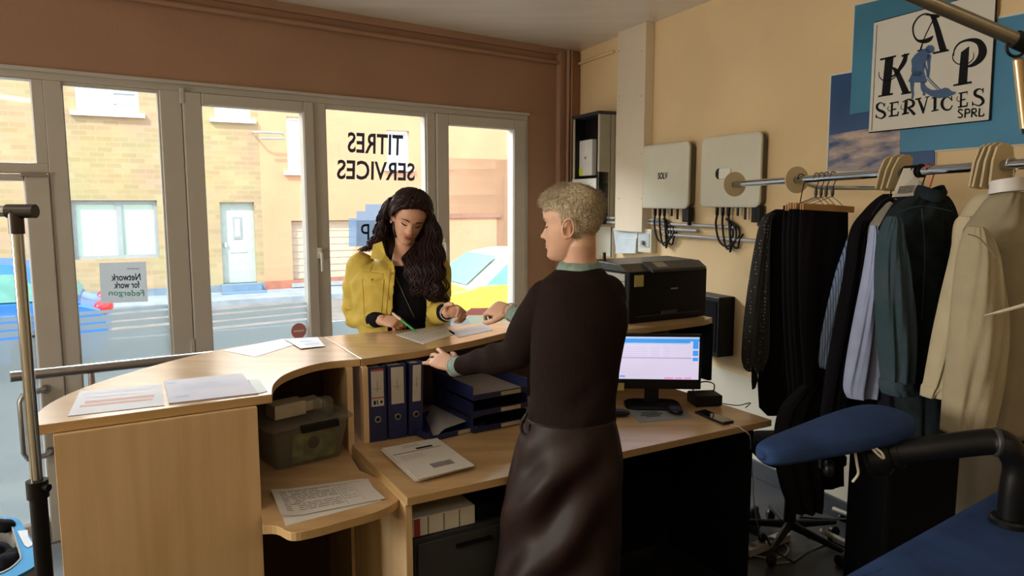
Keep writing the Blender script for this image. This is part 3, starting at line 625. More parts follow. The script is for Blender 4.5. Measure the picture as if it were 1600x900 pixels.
sB = fl_(408, 300)[0]; sC = fl_(690, 300)[0]+2.0
Mbr = brick('yellow_brick', (.40,.295,.155), (.50,.375,.21), (.44,.35,.22))
Hs = thing('brick_house', F.P(fl_(200,450)[0], 0, OUT), 'yellow brick house across the street with wide green-paned window and grey door', 'house')
h1 = hole(110,313,250,402); h2 = hole(115,128,218,178); h3 = hole(343,316,402,441); h4 = hole(-250,300,-40,410); h5 = hole(332,120,392,187)
o = put(wall_with_holes(F, -22, sB, OUT, 7.4, [h1,h2,h3,h4,h5]), 'wall', Mbr, Hs); fuv(o, F)
hwin(Hs, h1, Mfr, Mpane, (.54,), False); hwin(Hs, h2, Mwf, Mpw, (.55,), True, True); hwin(Hs, h4, Mfr, Mpane, (.5,)); hwin(Hs, h5, Mwf, Mpw)
mb = MB(); mb.fbox(F, -22, sB, 0, .03, OUT, F.loc(200,442)[1]-.15); put(mb, 'plinth', mat('blue_stone', (.17,.23,.30), .7, vscale=3, var=.15), Hs)
s0,s1,z0,z1 = h3; mb = MB(); mb.fbox(F, s0,s1,-.18,-.12,z0,z1); d0 = put(mb, 'door', mat('grey_green_door', (.42,.47,.43), .5), Hs)
mb = MB(); w_ = s1-s0; mb.fbox(F, s0+w_*.38, s0+w_*.62, -.12,-.10, z0+(z1-z0)*.55, z0+(z1-z0)*.82); mb.fbox(F, s0+w_*.43, s0+w_*.57, -.10,-.09, z0+(z1-z0)*.58, z0+(z1-z0)*.79, 1); put(mb, 'door_window', [Mfr, Mpw], d0)
mb = MB(); mb.fbox(F, s0+w_*.25, s0+w_*.75, -.12,-.105, z0+(z1-z0)*.38, z0+(z1-z0)*.41); mb.fbox(F, s0+w_*.1, s0+w_*.16, -.12,-.06, z0+(z1-z0)*.45, z0+(z1-z0)*.5); put(mb, 'door_handle', Mwf, d0)
mb = MB(); mb.fbox(F, s0-.05, s1+.05, -.2, .35, OUT, z0); mb.fbox(F, s0-.1, s1+.1, .35, .65, OUT, (OUT+z0)/2); put(mb, 'doorstep', mat('step_stone', (.14,.22,.32), .7), Hs)
# salmon rendered house
Hs = thing('salmon_house', F.P(fl_(550,450)[0], 0, OUT), 'salmon rendered house across the street behind the window lettering', 'house')
g1 = hole(447,182,480,268); g2 = hole(604,203,640,262); g3 = hole(455,345,560,437)
o = put(wall_with_holes(F, sB, sC, OUT, 7.4, [g1,g2,g3]), 'wall', mat('salmon_render', (.56,.30,.17), .85, vscale=.8, var=.06), Hs)
hwin(Hs, g1, Mwf, Mpw); hwin(Hs, g2, Mwf, Mpw)
s0,s1,z0,z1 = g3; mb = MB(); mb.fbox(F, s0,s1,-.2,-.14,z0,z1)
for k in range(9): zz_ = z0+(z1-z0)*(k+.5)/9; mb.fbox(F, s0,s1,-.14,-.125, zz_, zz_+.05)
put(mb, 'shutter', mat('beige_shutter', (.55,.42,.31), .6), Hs)
mb = MB(); mb.fbox(F, s0-.05,s1+.05,-.1,.06,z0-.1,z0); put(mb, 'window_sill', Mfr, Hs)
mb = MB(); mb.fbox(F, sB, sC, 0,.03, OUT, F.loc(440,437)[1]-.02); put(mb, 'plinth', mat('brick_red_plinth', (.38,.14,.09), .8, vscale=5, var=.15), Hs)
mb = MB(); zq_ = fl_(420,209)[1]; a_ = fl_(395,209)[0]; mb.tube([F.P(a_, .05, zq_), F.P(a_, .25, zq_), F.P(a_+.1, .3, zq_+.0), F.P(a_+.6,.3,zq_), F.P(a_+.65,.3,zq_-.12), F.P(a_+.1,.3,zq_-.14)], .025, 8); put(mb, 'lamp_bracket', Mfr, Hs)
# lower annexe with garage doors to the right
Hs = thing('low_annexe', F.P(fl_(740,450)[0], .1, OUT), 'low salmon annexe with brown garage door and roof edge across the street', 'house')
zE = fl_(745,248)[1]
k1 = hole(697,341,776,452)
o = put(wall_with_holes(F, sC, sC+22, OUT, zE, [k1]), 'wall', mat('pale_salmon', (.56,.33,.20), .85, vscale=.8, var=.06), Hs)
mb = MB(); mb.fbox(F, sC-.0, sC+22, -.3, .15, zE, zE+.14); mb.fbox(F, sC, sC+22, -5, -.3, zE, zE+.5, 1); put(mb, 'roof_edge', [mat('roof_trim', (.40,.34,.30), .7), mat('roof_tiles', (.45,.40,.24), .8)], Hs)
s0,s1,z0,z1 = k1; mb = MB(); mb.fbox(F, s0,s1,-.2,-.14,z0,z1)
for k in range(10): zz_ = z0+(z1-z0)*(k+.5)/10; mb.fbox(F, s0,s1,-.14,-.125, zz_, zz_+.04)
put(mb, 'garage_door', mat('brown_door', (.50,.33,.24), .6), Hs)
mb = MB(); mb.fbox(F, s0-.12,s1+.12,.0,.04,z1,z1+.12); put(mb, 'lintel', mat('lintel', (.30,.15,.10), .7), Hs)
# house far behind the annexe
Hb = thing('far_house', F.P(sC+8, -7, OUT), 'pale yellow house beyond the low annexe, seen above its roof', 'house')
mb = MB(); mb.fbox(F, sC+1.5, sC+26, -9, -6, OUT, 7.6); put(mb, 'wall', mat('pale_yellow_wall', (.52,.46,.28), .85, vscale=.5, var=.1), Hb)
mb = MB(); mb.fbox(F, sC+1.3, sC+26.2, -9.1, -5.8, 7.6, 7.9); put(mb, 'roof_edge', Mfr, Hb)
for k in range(4): mb = MB(); a_ = sC+4+k*5.2; mb.fbox(F, a_, a_+1.4, -6.0, -5.94, 4.2, 6.0); put(mb, 'window', Mpw, Hb)
# brick edge of the neighbouring shopfront, seen through the last pane
mb = MB(); a_ = W.loc(794, 314, -.5)[0]; mb.fbox(W, a_, a_+.4, -.5, -.26, OUT, 3.6); o = struct('wall_outer_pier', mb, brick('red_brick', (.30,.12,.08), (.38,.17,.11), (.35,.28,.22))); fuv(o, W)

# ------------------------------------------------------------------ cars
def car(loc, u, col, label, L_=4.1, flip=1, roof_glare=None):
    u = V(u).normalized()*flip; nn = V((-u.y, u.x, 0)); o = thing('car', loc, label, 'car')
    P_ = lambda x, y, z: V(loc)+u*x+nn*y+V((0,0,z))
    Mb = mat('car_paint', col, .3, coat=.5, var=.02); Mg = mat('car_glass', (.10,.26,.22), .35, var=.1, spec=.2); Mr = mat('car_roof', roof_glare or col, .4)
    low = [(-2.05,.35),(-2.08,.62),(-2.0,.82),(-1.75,.90),(-1.2,.95),(.9,.97),(1.0,.93),(1.75,.82),(2.0,.66),(2.06,.45),(2.0,.28),(1.7,.22),(-1.9,.24)]
    mb = MB(); R = []
    for y, k in ((-.83,.0),(-.80,.02),(-.6,.05),(0,.07),(.6,.05),(.80,.02),(.83,.0)):
        R.append([P_(x*(1-.012*abs(y)*2), y, z+(k*.6 if z > .6 else 0)) for x, z in low])
    mb.rings(R); put(mb, 'body', Mb, o, smooth='auto')
    roof = [(-1.75,.92),(-1.35,1.36),(-.9,1.43),(0,1.45),(.35,1.40),(1.05,.95)]
    mb = MB(); R = []
    for y, k in ((-.78,0),(-.62,.9),(-.56,1),(0,1.02),(.56,1),(.62,.9),(.78,0)):
        R.append([P_(x, y, .92+(z-.92)*max(k, .02)) for x, z in roof])
    # greenhouse: pillars and roof in body colour, or a painted glare tone, panes set in
    mb.rings(R, closed=False); mb.add([P_(x, .0, .9) for x in (-1.7, 1)], []); put(mb, 'cabin', Mr, o, smooth='auto')
    for sg_ in (-1, 1):
        mb = MB(); yb = .775*sg_; yt = .645*sg_
        for a, b, c, d in (((-1.42,.98),(-.5,.98),(-.5,1.33),(-1.14,1.30)),((-.40,.98),(.78,.98),(.30,1.32),(-.40,1.33))):
            mb.add([P_(a[0], yb+.02*sg_, a[1]), P_(b[0], yb+.02*sg_, b[1]), P_(c[0], yt+.012*sg_, c[1]), P_(d[0], yt+.012*sg_, d[1])], [(0,1,2,3)])
        put(mb, 'side_window', Mg, o)
    mb = MB(); mb.add([P_(1.02,-.66,1.0), P_(1.02,.66,1.0), P_(.46,.52,1.385), P_(.46,-.52,1.385)], [(0,1,2,3)]); put(mb, 'windscreen', Mg, o)
    mb = MB(); mb.add([P_(-1.74,-.62,1.0), P_(-1.74,.62,1.0), P_(-1.42,.5,1.33), P_(-1.42,-.5,1.33)], [(0,1,2,3)]); put(mb, 'rear_window', Mg, o)
    for x in (-1.3, 1.3):
        for y in (-.78, .78):
            mb = MB(); mb.disc(P_(x, y, .31), nn, .31, .19, 28); w_ = put(mb, 'wheel', M['black'], o, smooth='auto'); mb = MB(); mb.disc(P_(x, y*1.12, .31), nn, .19, .03, 20); put(mb, 'hubcap', M['steel'], w_)
    for y in (-.62, .62):
        mb = MB(); mb.ball(P_(1.93, y, .68), (.10,.16,.08), 8); put(mb, 'headlight', Mwf, o, smooth=True)
        mb = MB(); mb.ball(P_(-2.0, y, .84), (.09,.17,.10), 8); put(mb, 'tail_light', mat('red_lens', (.6,.02,.03), .2), o, smooth=True)
    return o
Fd = F.u
e = onz(156, 470, OUT+.9) if False else at(156, 455, 9.8)
car(V((e.x-1.95*Fd.x, e.y-1.95*Fd.y, OUT)), Fd, lin(30,100,170), 'light blue parked car across the pavement behind the leftmost window', flip=-1)
e = at(283, 455, 9.9); car(V((e.x+1.4*Fd.x, e.y+1.4*Fd.y+.6, OUT)), Fd, lin(40,90,150), 'dark blue parked car behind the white window sticker', flip=-1) if False else None
e = at(702, 430, 11.0); car(V((e.x+1.0*Fd.x, e.y+1.0*Fd.y, OUT)), Fd, (.80,.62,.02), 'bright yellow parked car outside the rightmost window', flip=-1, roof_glare=(.6,.58,.5))  # pale roof colour paints in the whitish reflection on the yellow car
# ================================================================== reception counter
ZC = 1.043; ZW = .73; TT = .027
c_ = lambda px, py: onz(px, py, ZC)
fa = math.radians(60); KU = V((math.sin(fa), math.cos(fa), 0)); KN = V((-KU.y, KU.x, 0))   # along the desk, and away towards the windows
UP = V((0, 0, 1))
def slab(poly, z1, th, name, mats, parent=None, bevel=.0, edge=True):
    mb = MB(); p = [V((q.x, q.y, z1-th)) for q in poly]; n = len(p)
    mb.add(p+[q+UP*th for q in p], [tuple(range(n))[::-1], tuple(range(n, 2*n))], 0)
    b = len(mb.v)-2*n
    for i in range(n): mb.f.append((b+i, b+(i+1) % n, b+n+(i+1) % n, b+n+i)); mb.m.append(1 if edge else 0)
    me = mb.mesh(name); return put(me, name, mats, parent, bevel=bevel, seg=2)
left_px = smoothpts([(43,667),(51,653),(79,629),(140,602),(233,573),(332,548.6),(420,534.5),(505,526)], 4)
arc_px = smoothpts([(563,561),(508,566),(468,576),(440,588),(427,601),(425,616)], 5)
top = [c_(*q) for q in left_px]+[c_(*q) for q in arc_px]
rc = thing('reception_counter', V((*((top[0]+top[-1])/2).xy, 0)), 'curved maple reception counter end with open shelves, its straight end panel facing the camera', 'counter')
slab(top, ZC, TT, 'counter_top', [M['woodtop'], M['woodedge']], rc, .002)
zu = ZC-TT
A1 = onz(83, 681, zu); B1 = onz(402, 636, zu)
def board(a, b, z0, z1, th, name, m, par, side=1, bevel=.0012):
    a = V((a.x, a.y, 0)); b = V((b.x, b.y, 0)); d = (b-a).normalized(); n = V((-d.y, d.x, 0))*th*side; mb = MB()
    mb.prism([a+UP*z0, b+UP*z0, b+n+UP*z0, a+n+UP*z0], (0, 0, z1-z0)); return put(mb, name, m, par, bevel=bevel)
board(A1, B1, 0, zu, .02, 'end_panel', M['wood'], rc)
# curved front towards the customers
def inset(pts, k):
    out = []
    for i, p in enumerate(pts):
        d = (pts[min(i+1, len(pts)-1)]-pts[max(i-1, 0)]).normalized(); out.append(p+V((d.y, -d.x, 0))*k)
    return out
pd = (V((B1.x,B1.y,0))-V((A1.x,A1.y,0))).normalized(); pnn = V((-pd.y, pd.x, 0))
back = [c_(*q) for q in left_px][3:]; prs = [(a, b) for a, b in zip(inset(back, .07), inset(back, .09)) if (a-A1).dot(pnn) > .07 and (b-A1).dot(pnn) > .05]
prs = [(A1+pnn*.021+pd*.002, A1+pnn*.021+pd*.024)]+prs; bi = [a for a, b in prs]; bi2 = [b for a, b in prs]
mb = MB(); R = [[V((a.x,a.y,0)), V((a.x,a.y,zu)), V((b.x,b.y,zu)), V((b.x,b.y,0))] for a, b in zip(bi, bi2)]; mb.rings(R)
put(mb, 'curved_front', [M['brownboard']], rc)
# upright between the curved end and the desk unit
E1 = onz(551, 575, zu); E1 = V((E1.x, E1.y, 0)); seam = c_(505, 526)
nd = (V((seam.x, seam.y, 0))-E1).normalized()
board(E1-nd*.0, E1+nd*.58, 0, zu, .022, 'upright_panel', M['wood'], rc, 1)
zs = .70; sh_px = smoothpts([(405,822),(432,822),(455,832),(490,827),(545,812),(590,799),(618,785),(626,772),(612,757),(588,746),(562,735)], 4)
shp = [onz(x, y, zs) for x, y in sh_px]; Bq = V((B1.x, B1.y, 0))
shp = shp+[V((*(E1+nd*.50).xy, zs)), V((*(bi2[3]).xy, zs)), V((*(Bq+nd*.5).xy, zs)), ]
shp[0] = V((*(Bq).xy, zs))
slab(shp, zs, .026, 'curved_shelf', [M['woodtop'], M['woodedge']], rc, .0015)
# inner dividing board below the shelf
# ---- desk unit with raised counter over it
dF = onz(636, 778, ZW); dB = onz(572, 716, ZW); dR = onz(1206, 656, ZW); dRB = onz(1100, 629, ZW)
du = (dR-dF).normalized(); dn = V((-du.y, du.x, 0)); dl = (dB-dF).normalized()
dk = thing('office_desk', V((*((dF+dR)/2).xy, 0)), 'long maple desk under the raised counter carrying monitor, binders and letter trays', 'desk')
slab([dF, dR, dR+dn*.62, dRB+dn*.35, dF+dl*1.0], ZW, .027, 'desk_top', [M['woodtop'], M['woodedge']], dk, .002)
q = V((dF.x, dF.y, 0)); board(q+dl*.015, q+dl*.9, 0, ZW-.027, -.022, 'side_panel', M['wood'], dk)
q = V((dR.x, dR.y, 0))-du*.06; board(q+dn*.04, q+dn*.6, 0, ZW-.027, .02, 'side_panel', M['blacksoft'], dk)
board(V((dF.x,dF.y,0))+dn*.5+du*.05, q+dn*.5, .02, ZW-.03, .018, 'modesty_panel', M['blacksoft'], dk)
# raised counter, right section
tl = [(563,561),(651,549),(733,533.5),(803,517),(850,509),(910,514),(973,515),(1040,508),(1100,500),(1113,496)]
bk0 = c_(505,526); bk1 = c_(800,501); bd = (bk1-bk0).normalized()
fr_ = [c_(*q) for q in [tl[0]]+[tuple(x) for x in smoothpts(tl[1:], 4)]]
E9 = c_(1113,496); w9 = bk0+bd*((E9-bk0).dot(bd))
rcc = thing('raised_counter', V((*((bk0+E9)/2).xy, 0)), 'raised maple counter top where the long-haired person writes, carrying the printer at its right end', 'counter')
slab([bk0+bd*.003]+[p+bd*.003 if i == 0 else p for i, p in enumerate(fr_)]+[w9, bk1], ZC, TT, 'counter_top', [M['woodtop'], M['woodedge']], rcc, .002)
b0 = bk0+V((bd.y, -bd.x, 0))*.06; b1 = w9+V((bd.y, -bd.x, 0))*.06
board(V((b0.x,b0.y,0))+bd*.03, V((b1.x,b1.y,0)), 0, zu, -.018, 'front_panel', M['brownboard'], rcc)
E2 = onz(564, 575, zu); E2 = V((E2.x, E2.y, 0))+du*.006
board(E2, E2+nd*.50, ZW, zu, -.02, 'upright_panel', M['wood'], rcc)
q = V((*(w9-bd*.05).xy, 0)); board(q-dn*.10, q-dn*.40, ZW, zu, .02, 'upright_panel', M['blacksoft'], rcc)
# drawer cabinet under the desk
def obox(c, u, sx, sy, z0, z1, mb=None, m=None):    # box from its front-left-bottom corner, u to the right, then away
    u = V(u).normalized(); n = V((-u.y, u.x, 0)); c = V((c.x, c.y, 0)); mb = mb or MB()
    q = [c, c+u*sx, c+u*sx+n*sy, c+n*sy]; return mb.hexa([p+UP*z0 for p in q]+[p+UP*z1 for p in q], m)
dc0 = V((dF.x, dF.y, 0))+du*.045+dn*.05
dc = thing('drawer_cabinet', dc0+du*.2, 'dark grey metal drawer cabinet under the left end of the desk', 'drawer cabinet')
put(obox(dc0+dn*.012, du, .42, .42, 0, .56), 'cabinet_body', M['darkmetal'], dc, bevel=.003)
for k in range(3):
    a = put(obox(dc0+du*.008, du, .404, .011, .02+k*.178, .19+k*.178), 'drawer', mat('grey_drawer', (.045,.05,.05), .4), dc, bevel=.002)
    put(obox(dc0+du*.14-dn*.008, du, .13, .01, .15+k*.178, .162+k*.178), 'drawer_handle', M['black'], a, bevel=.001)
# box files lying on the cabinet
m_ = MB(); obox(dc0+du*.0+dn*.02, du, .22, .25, .562, .625, m_, 0); a = tag(put(m_, 'file_box', [M['white']], bevel=.003), 'flat white file box with printed labels lying on the drawer cabinet under the desk', 'box')
m_ = MB(); obox(dc0+du*.004+dn*.018, du, .02, .0019, .565, .622, m_, 0); put(m_, 'red_label', mat('red_label', (.4,.05,.04), .6), a)
for k in range(3): m_ = MB(); obox(dc0+du*(.05+k*.055)+dn*.018, du, .004, .0019, .565, .622, m_, 0); put(m_, 'divider_line', M['ink'], a)
m_ = MB(); obox(dc0+du*.235+dn*.03, du, .16, .22, .562, .612, m_); tag(put(m_, 'file_box', M['black'], bevel=.003), 'flat black file box beside the white one on the drawer cabinet', 'box')
# ------------------------------------------------------------------ papers and leaflets
def quad(pts, z): return [onz(x, y, z) for x, y in pts]
def bil(q, u, v_): return (q[0]*(1-u)+q[1]*u)*(1-v_)+(q[3]*(1-u)+q[2]*u)*v_     # q: tl,tr,br,bl
def sheet(name, pts, z, label, cat='paper', th=.0012, m='paper', group=None, curl=None):
    q = quad(pts, z); mb = MB(); N_ = 10; top_ = []; fs = []
    for j in range(N_+1):
        for i in range(N_+1):
            p = bil(q, i/N_, j/N_); dz = curl(i/N_, j/N_) if curl else 0; top_.append(p+UP*(th+dz))
    bot = [p-UP*th for p in top_]; n = (N_+1)**2
    for j in range(N_):
        for i in range(N_):
            a = j*(N_+1)+i; fs.append((a, a+N_+1, a+N_+2, a+1)); fs.append((n+a, n+a+1, n+a+N_+2, n+a+N_+1))
    ring = [i for i in range(N_+1)]+[(j+1)*(N_+1)-1 for j in range(1, N_+1)]+[N_*(N_+1)+i for i in range(N_-1, -1, -1)]+[j*(N_+1) for j in range(N_-1, 0, -1)]
    for k in range(len(ring)): a, b = ring[k], ring[(k+1) % len(ring)]; fs.append((a, b, n+b, n+a))
    mb.add(top_+bot, fs); o = tag(put(mb, name, M[m] if isinstance(m, str) else m, smooth='auto'), label, cat, group); o['_q'] = 0; del o['_q']
    return o, (lambda u, v_, h=.0003: bil(q, u, v_)+UP*(th+h+(curl(u, v_) if curl else 0)))
def lines(par, f, rects, m, name='print'):
    mb = MB()
    for u0, v0, u1, v1 in rects:
        n = max(1, int(abs(u1-u0)*10)); 
        for k in range(n):
            a = u0+(u1-u0)*k/n; b = u0+(u1-u0)*(k+1)/n; mb.add([f(a, v0), f(b, v0), f(b, v1), f(a, v1)], [(0,1,2,3)])
    put(mb, name, m, par)
rr = random.Random(3)
def textrows(u0, u1, v0, v1, n, fill=.45, brk=True):
    out = []
    for k in range(n):
        v_ = v0+(v1-v0)*k/n; h = (v1-v0)/n*fill; u = u0
        while u < u1-.01:
            w = rr.uniform(.03, .12) if brk else u1-u0; e_ = min(u+w, u1); out.append((u, v_, e_, v_+h)); u = e_+.012
            if brk and rr.random() < .06: break
    return out
Mred = mat('red_print', (.50,.22,.15), .6); Mbl = mat('blue_print', (.25,.36,.58), .6); Mlil = mat('lilac_paper', (.40,.39,.50), .55)
Mgrayp = mat('grey_leaflet', (.35,.34,.36), .5)
o, f = sheet('leaflet', [(125,612),(252,601),(257,634),(106,651)], ZC, 'printed leaflet with red lines, left one at the near edge of the curved counter', 'leaflet', .0018, Mgrayp)
lines(o, f, [(.05,.12,.92,.2),(.1,.3,.7,.36)], Mlil); lines(o, f, [(.12,.48,.9,.58),(.08,.64,.88,.72)], Mred)
o, f = sheet('document', [(256,597),(378,585),(404,616),(264,632)], ZC, 'lilac-white sheaf of documents on the curved counter beside the red-lined leaflet', 'document', .004, Mlil)
lines(o, f, [(.03,.12,.14,.18),(.08,.75,.24,.82)]+textrows(.2,.9,.3,.6,4,.15), Mbl)
sheet('leaflet', [(388,594),(404,593),(418,612),(402,616)], ZC, 'small pale leaflet edge by the corner of the curved counter', 'leaflet', .002, mat('mint_leaflet', (.45,.55,.50), .5))
o, f = sheet('leaflet', [(348,548),(440,530),(486,531),(399,558)], ZC, 'pale leaflet lying flat at the far side of the curved counter', 'leaflet', .0012, Mgrayp)
lines(o, f, textrows(.1,.5,.2,.8,4,.25), M['paper'])
o, f = sheet('leaflet', [(444,530),(496,527),(508,541),(470,545)], ZC+.003, 'blue and white leaflet at the counter seam', 'leaflet', .0012, Mgrayp)
lines(o, f, [(.3,.3,.75,.42),(.35,.6,.9,.75)], Mbl)
o, f = sheet('form', [(618,523),(690,507),(712,522),(662,538)], ZC, 'white form the long-haired person is writing on', 'paper', .0012)
lines(o, f, textrows(.08,.9,.1,.85,7,.2), M['ink'])
o, f = sheet('document', [(700,517),(760,507),(770,516),(716,528)], ZC, 'painted bluish reflection on the counter just right of the form being signed', 'paper', .0012, mat('blue_counter_reflection', (.36,.50,.66), .35))  # flat blue patch paints the light reflected in the counter top
lines(o, f, textrows(.1,.9,.3,.6,2,.3), Mbl)
# papers on the lower curved shelf
curl = lambda u, v_: .012*max(0, .18-u)/.18*(v_*.5+.5)
o, f = sheet('paper_sheet', [(430,772),(575,748),(596,783),(447,822)], zs, 'white sheet peeking out beneath the handwritten list on the curved shelf', 'paper', .0015)
o, f = sheet('handwritten_list', [(423,768),(568,748),(602,779),(440,811)], zs+.004, 'sheet ruled in columns and filled with handwriting on the lower curved shelf', 'paper', .0012, 'paper', None, curl)
lines(o, f, textrows(.07,.62,.12,.9,11,.4), M['ink'], 'handwriting'); lines(o, f, [(.05,.10,.95,.11),(.64,.06,.645,.95),(.82,.1,.823,.9)]+textrows(.66,.80,.14,.8,7,.2), M['ink'], 'ruling')
# pile of papers on the desk
pc_ = [(597,701),(683,685),(741,728),(652,750)]
for k in range(5):
    j = [(x+rr.uniform(-4,2), y+rr.uniform(-1,3)) for x, y in pc_] if k < 4 else pc_
    o, f = sheet('paper_sheet', j, ZW+.004*k, ['lowest paper in the pile on the desk in front of the binders', 'second lowest paper in the pile in front of the binders', 'middle paper of the pile in front of the binders', 'paper just under the printed top sheet in front of the binders', 'printed top sheet with a grey box, on the pile in front of the binders'][k], 'paper', .0018, 'paper', 'papers piled in front of the binders')
lines(o, f, [(.04,.26,.9,.275),(.48,.18,.78,.235)], M['inkdark']); lines(o, f, [(.40,.70,.78,.83)]+textrows(.3,.6,.06,.16,2,.3)+textrows(.1,.5,.36,.5,3,.2), M['ink'])
# ------------------------------------------------------------------ binders
def binder(px0, px1, lean, label):
    p0 = onz(px0, 692-(px0-577)*.155, ZW); p1 = onz(px1, 692-(px1-577)*.155, ZW); u = (p1-p0).normalized(); w = (p1-p0).length-.002; n = V((-u.y, u.x, 0)); hh = .283
    o = thing('ring_binder', V((*((p0+p1)/2).xy, ZW)), label, 'binder', 'blue ring binders under the counter')
    P_ = lambda x, y, z: V((p0.x, p0.y, ZW))+u*(x+lean*z)+n*y+UP*z
    hx = lambda mb, x0, x1, y0, y1, z0, z1, m=0: mb.hexa([P_(*c) for c in ((x0,y0,z0),(x1,y0,z0),(x1,y1,z0),(x0,y1,z0),(x0,y0,z1),(x1,y0,z1),(x1,y1,z1),(x0,y1,z1))], m)
    mb = MB(); hx(mb, 0, w, 0, .004, 0, hh); hx(mb, 0, .003, .004, .29, 0, hh); hx(mb, w-.003, w, .004, .29, 0, hh); put(mb, 'cover', M['navy'], o, bevel=.001)
    mb = MB(); hx(mb, .006, w-.006, .02, .28, .004, hh-.01); put(mb, 'pages', M['paper'], o)
    mb = MB(); hx(mb, .012, w-.010, -.0012, 0, .135, .275); lb = put(mb, 'spine_label', mat('label_beige', (.52,.49,.44), .6), o)
    mb = MB(); hx(mb, .02, w-.02, -.0016, -.0012, .20, .202); hx(mb, w/2-.001, w/2+.001, -.0016, -.0012, .19, .23); put(mb, 'print', M['ink'], lb)
    mb = MB(); c = P_(w/2, -.002, .085); mb.disc(c, n, .0125, .004, 24, hole=.008); put(mb, 'finger_ring', M['steel'], o, smooth='auto')
    mb = MB(); mb.disc(P_(w/2, -.0005, .085), n, .008, .001, 20); put(mb, 'finger_hole', M['black'], o)
    return o, hx, lb, w
o, hx, lb, w_ = binder(577, 606, 0, 'leftmost blue ring binder, its label marked with red bands')
mb = MB(); hx(mb, .012, w_-.01, -.0018, -.0012, .268, .275); hx(mb, .012, w_-.01, -.0018, -.0012, .165, .169); put(mb, 'red_band', mat('red_band', (.35,.05,.04), .6), lb)
mb = MB(); hx(mb, .02, .028, -.0018, -.0012, .142, .157); hx(mb, .032, .036, -.0018, -.0012, .142, .157); hx(mb, w_-.024, w_-.016, -.0018, -.0012, .145, .155); put(mb, 'print', M['inkdark'], lb)
binder(608, 637, 0, 'middle blue ring binder with a plain pale label'); binder(639, 661, .03, 'rightmost blue ring binder, leaning slightly')
# ------------------------------------------------------------------ letter trays
def tray(c, u, w, dpt, z, label, group=None, hh=.055):
    u = V(u).normalized(); n = V((-u.y, u.x, 0)); o = thing('letter_tray', V((c.x, c.y, z)), label, 'letter tray', group)
    mb = MB(); obox(c, u, w, dpt, z, z+.003, mb); obox(c, u, .003, dpt, z, z+hh, mb); obox(c+u*(w-.003), u, .003, dpt, z, z+hh, mb); obox(c+n*(dpt-.003), u, w, .003, z, z+hh, mb)
    obox(c-n*.002, u, w, .003, z, z+.022, mb); put(mb, 'tray_body', M['navy'], o, bevel=.0008)
    mb = MB(); obox(c+u*(w*.5)-n*.0035, u, w*.36, .0012, z+.003, z+.018, mb); put(mb, 'label_holder', mat('tray_label', (.50,.46,.36), .5), o)
    return o
tr0 = onz(739, 678, ZW); tu = (onz(818, 662, ZW)-tr0).normalized()
tlab = ['bottom tray of the stack of three navy letter trays behind the short-haired person', 'middle tray of the stack of three navy letter trays', 'top tray of the stack of three navy letter trays']
tn = V((-tu.y, tu.x, 0))
for k in range(3):
    tray(V((tr0.x, tr0.y, 0)), tu, .255, .33, ZW+.002+k*.064, tlab[k], 'stacked letter trays')
for k in range(2):
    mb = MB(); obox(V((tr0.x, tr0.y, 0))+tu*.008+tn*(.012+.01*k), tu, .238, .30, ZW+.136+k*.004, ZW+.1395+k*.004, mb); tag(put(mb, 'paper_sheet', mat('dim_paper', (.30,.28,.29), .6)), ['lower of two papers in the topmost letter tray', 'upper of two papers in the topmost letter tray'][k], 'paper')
st0 = onz(672, 691, ZW); su = (onz(750, 672, ZW)-st0).normalized(); sn = V((-su.y, su.x, 0))
tray(V((st0.x, st0.y, 0)), su, .25, .26, ZW, 'single low navy letter tray beside the binders, with papers spilling over it', hh=.03)
def flap(u, v_): return .030+.004*math.sin(v_*3)-(.055*max(0, (.22-u)/.22)**1.6 if u < .22 else 0)
o, f = sheet('paper_sheet', [(662,648),(722,636),(752,664),(680,690)], ZW, 'curling grey papers lying over the single letter tray', 'paper', .0012, Mgrayp, None, lambda u, v_: max(.001, .036-.035*max(0, (.2-u)/.2)**2))
# ------------------------------------------------------------------ clear storage box
bq = [onz(x, y, zs) for x, y in ((433,737),(535,712))]; bu = (bq[1]-bq[0]).normalized(); bn = V((-bu.y, bu.x, 0)); bw = (bq[1]-bq[0]).length
M['clear'] = glassy('clear_plastic', (.86,.86,.83), .05, haze=.24, hazecol=(.75,.74,.68))
bx = thing('storage_box', V((*((bq[0]+bq[1])/2).xy, zs)), 'clear plastic storage box with clips on the shelf inside the counter', 'box')
def P_(x, y, z): return V((bq[0].x, bq[0].y, zs))+bu*x+bn*y+UP*z
def trough(x0, x1, y0, y1, z0, z1, fl, t, mb):
    def ringr(i, z): return [P_(a, b, z) for a, b in rrect(x0+i, x1-i, y0+i, y1-i, .02, 3)]
    mb.rings([ringr(t, z0+t), ringr(t-fl, z1), ringr(-fl, z1), ringr(0, z0)], cap=True)
mb = MB(); trough(0, bw, 0, .25, .002, .15, .022, .003, mb); put(mb, 'box_body', M['clear'], bx)
mb = MB(); R = [[P_(a, b, z) for a, b in rrect(-.03-i, bw+.03+i, -.03-i, .28+i, .02, 3)] for i, z in ((.004, .148), (.006, .156), (0, .162))]; mb.rings(R); put(mb, 'box_lid', M['clear'], bx)
mb = MB(); mb.hexa([P_(*c) for c in ((.075,-.046,.128),(bw-.03,-.046,.128),(bw-.03,-.03,.135),(.075,-.03,.135),(.075,-.046,.15),(bw-.03,-.046,.15),(bw-.03,-.03,.157),(.075,-.03,.157))]); put(mb, 'clip', M['black'], bx, bevel=.002)
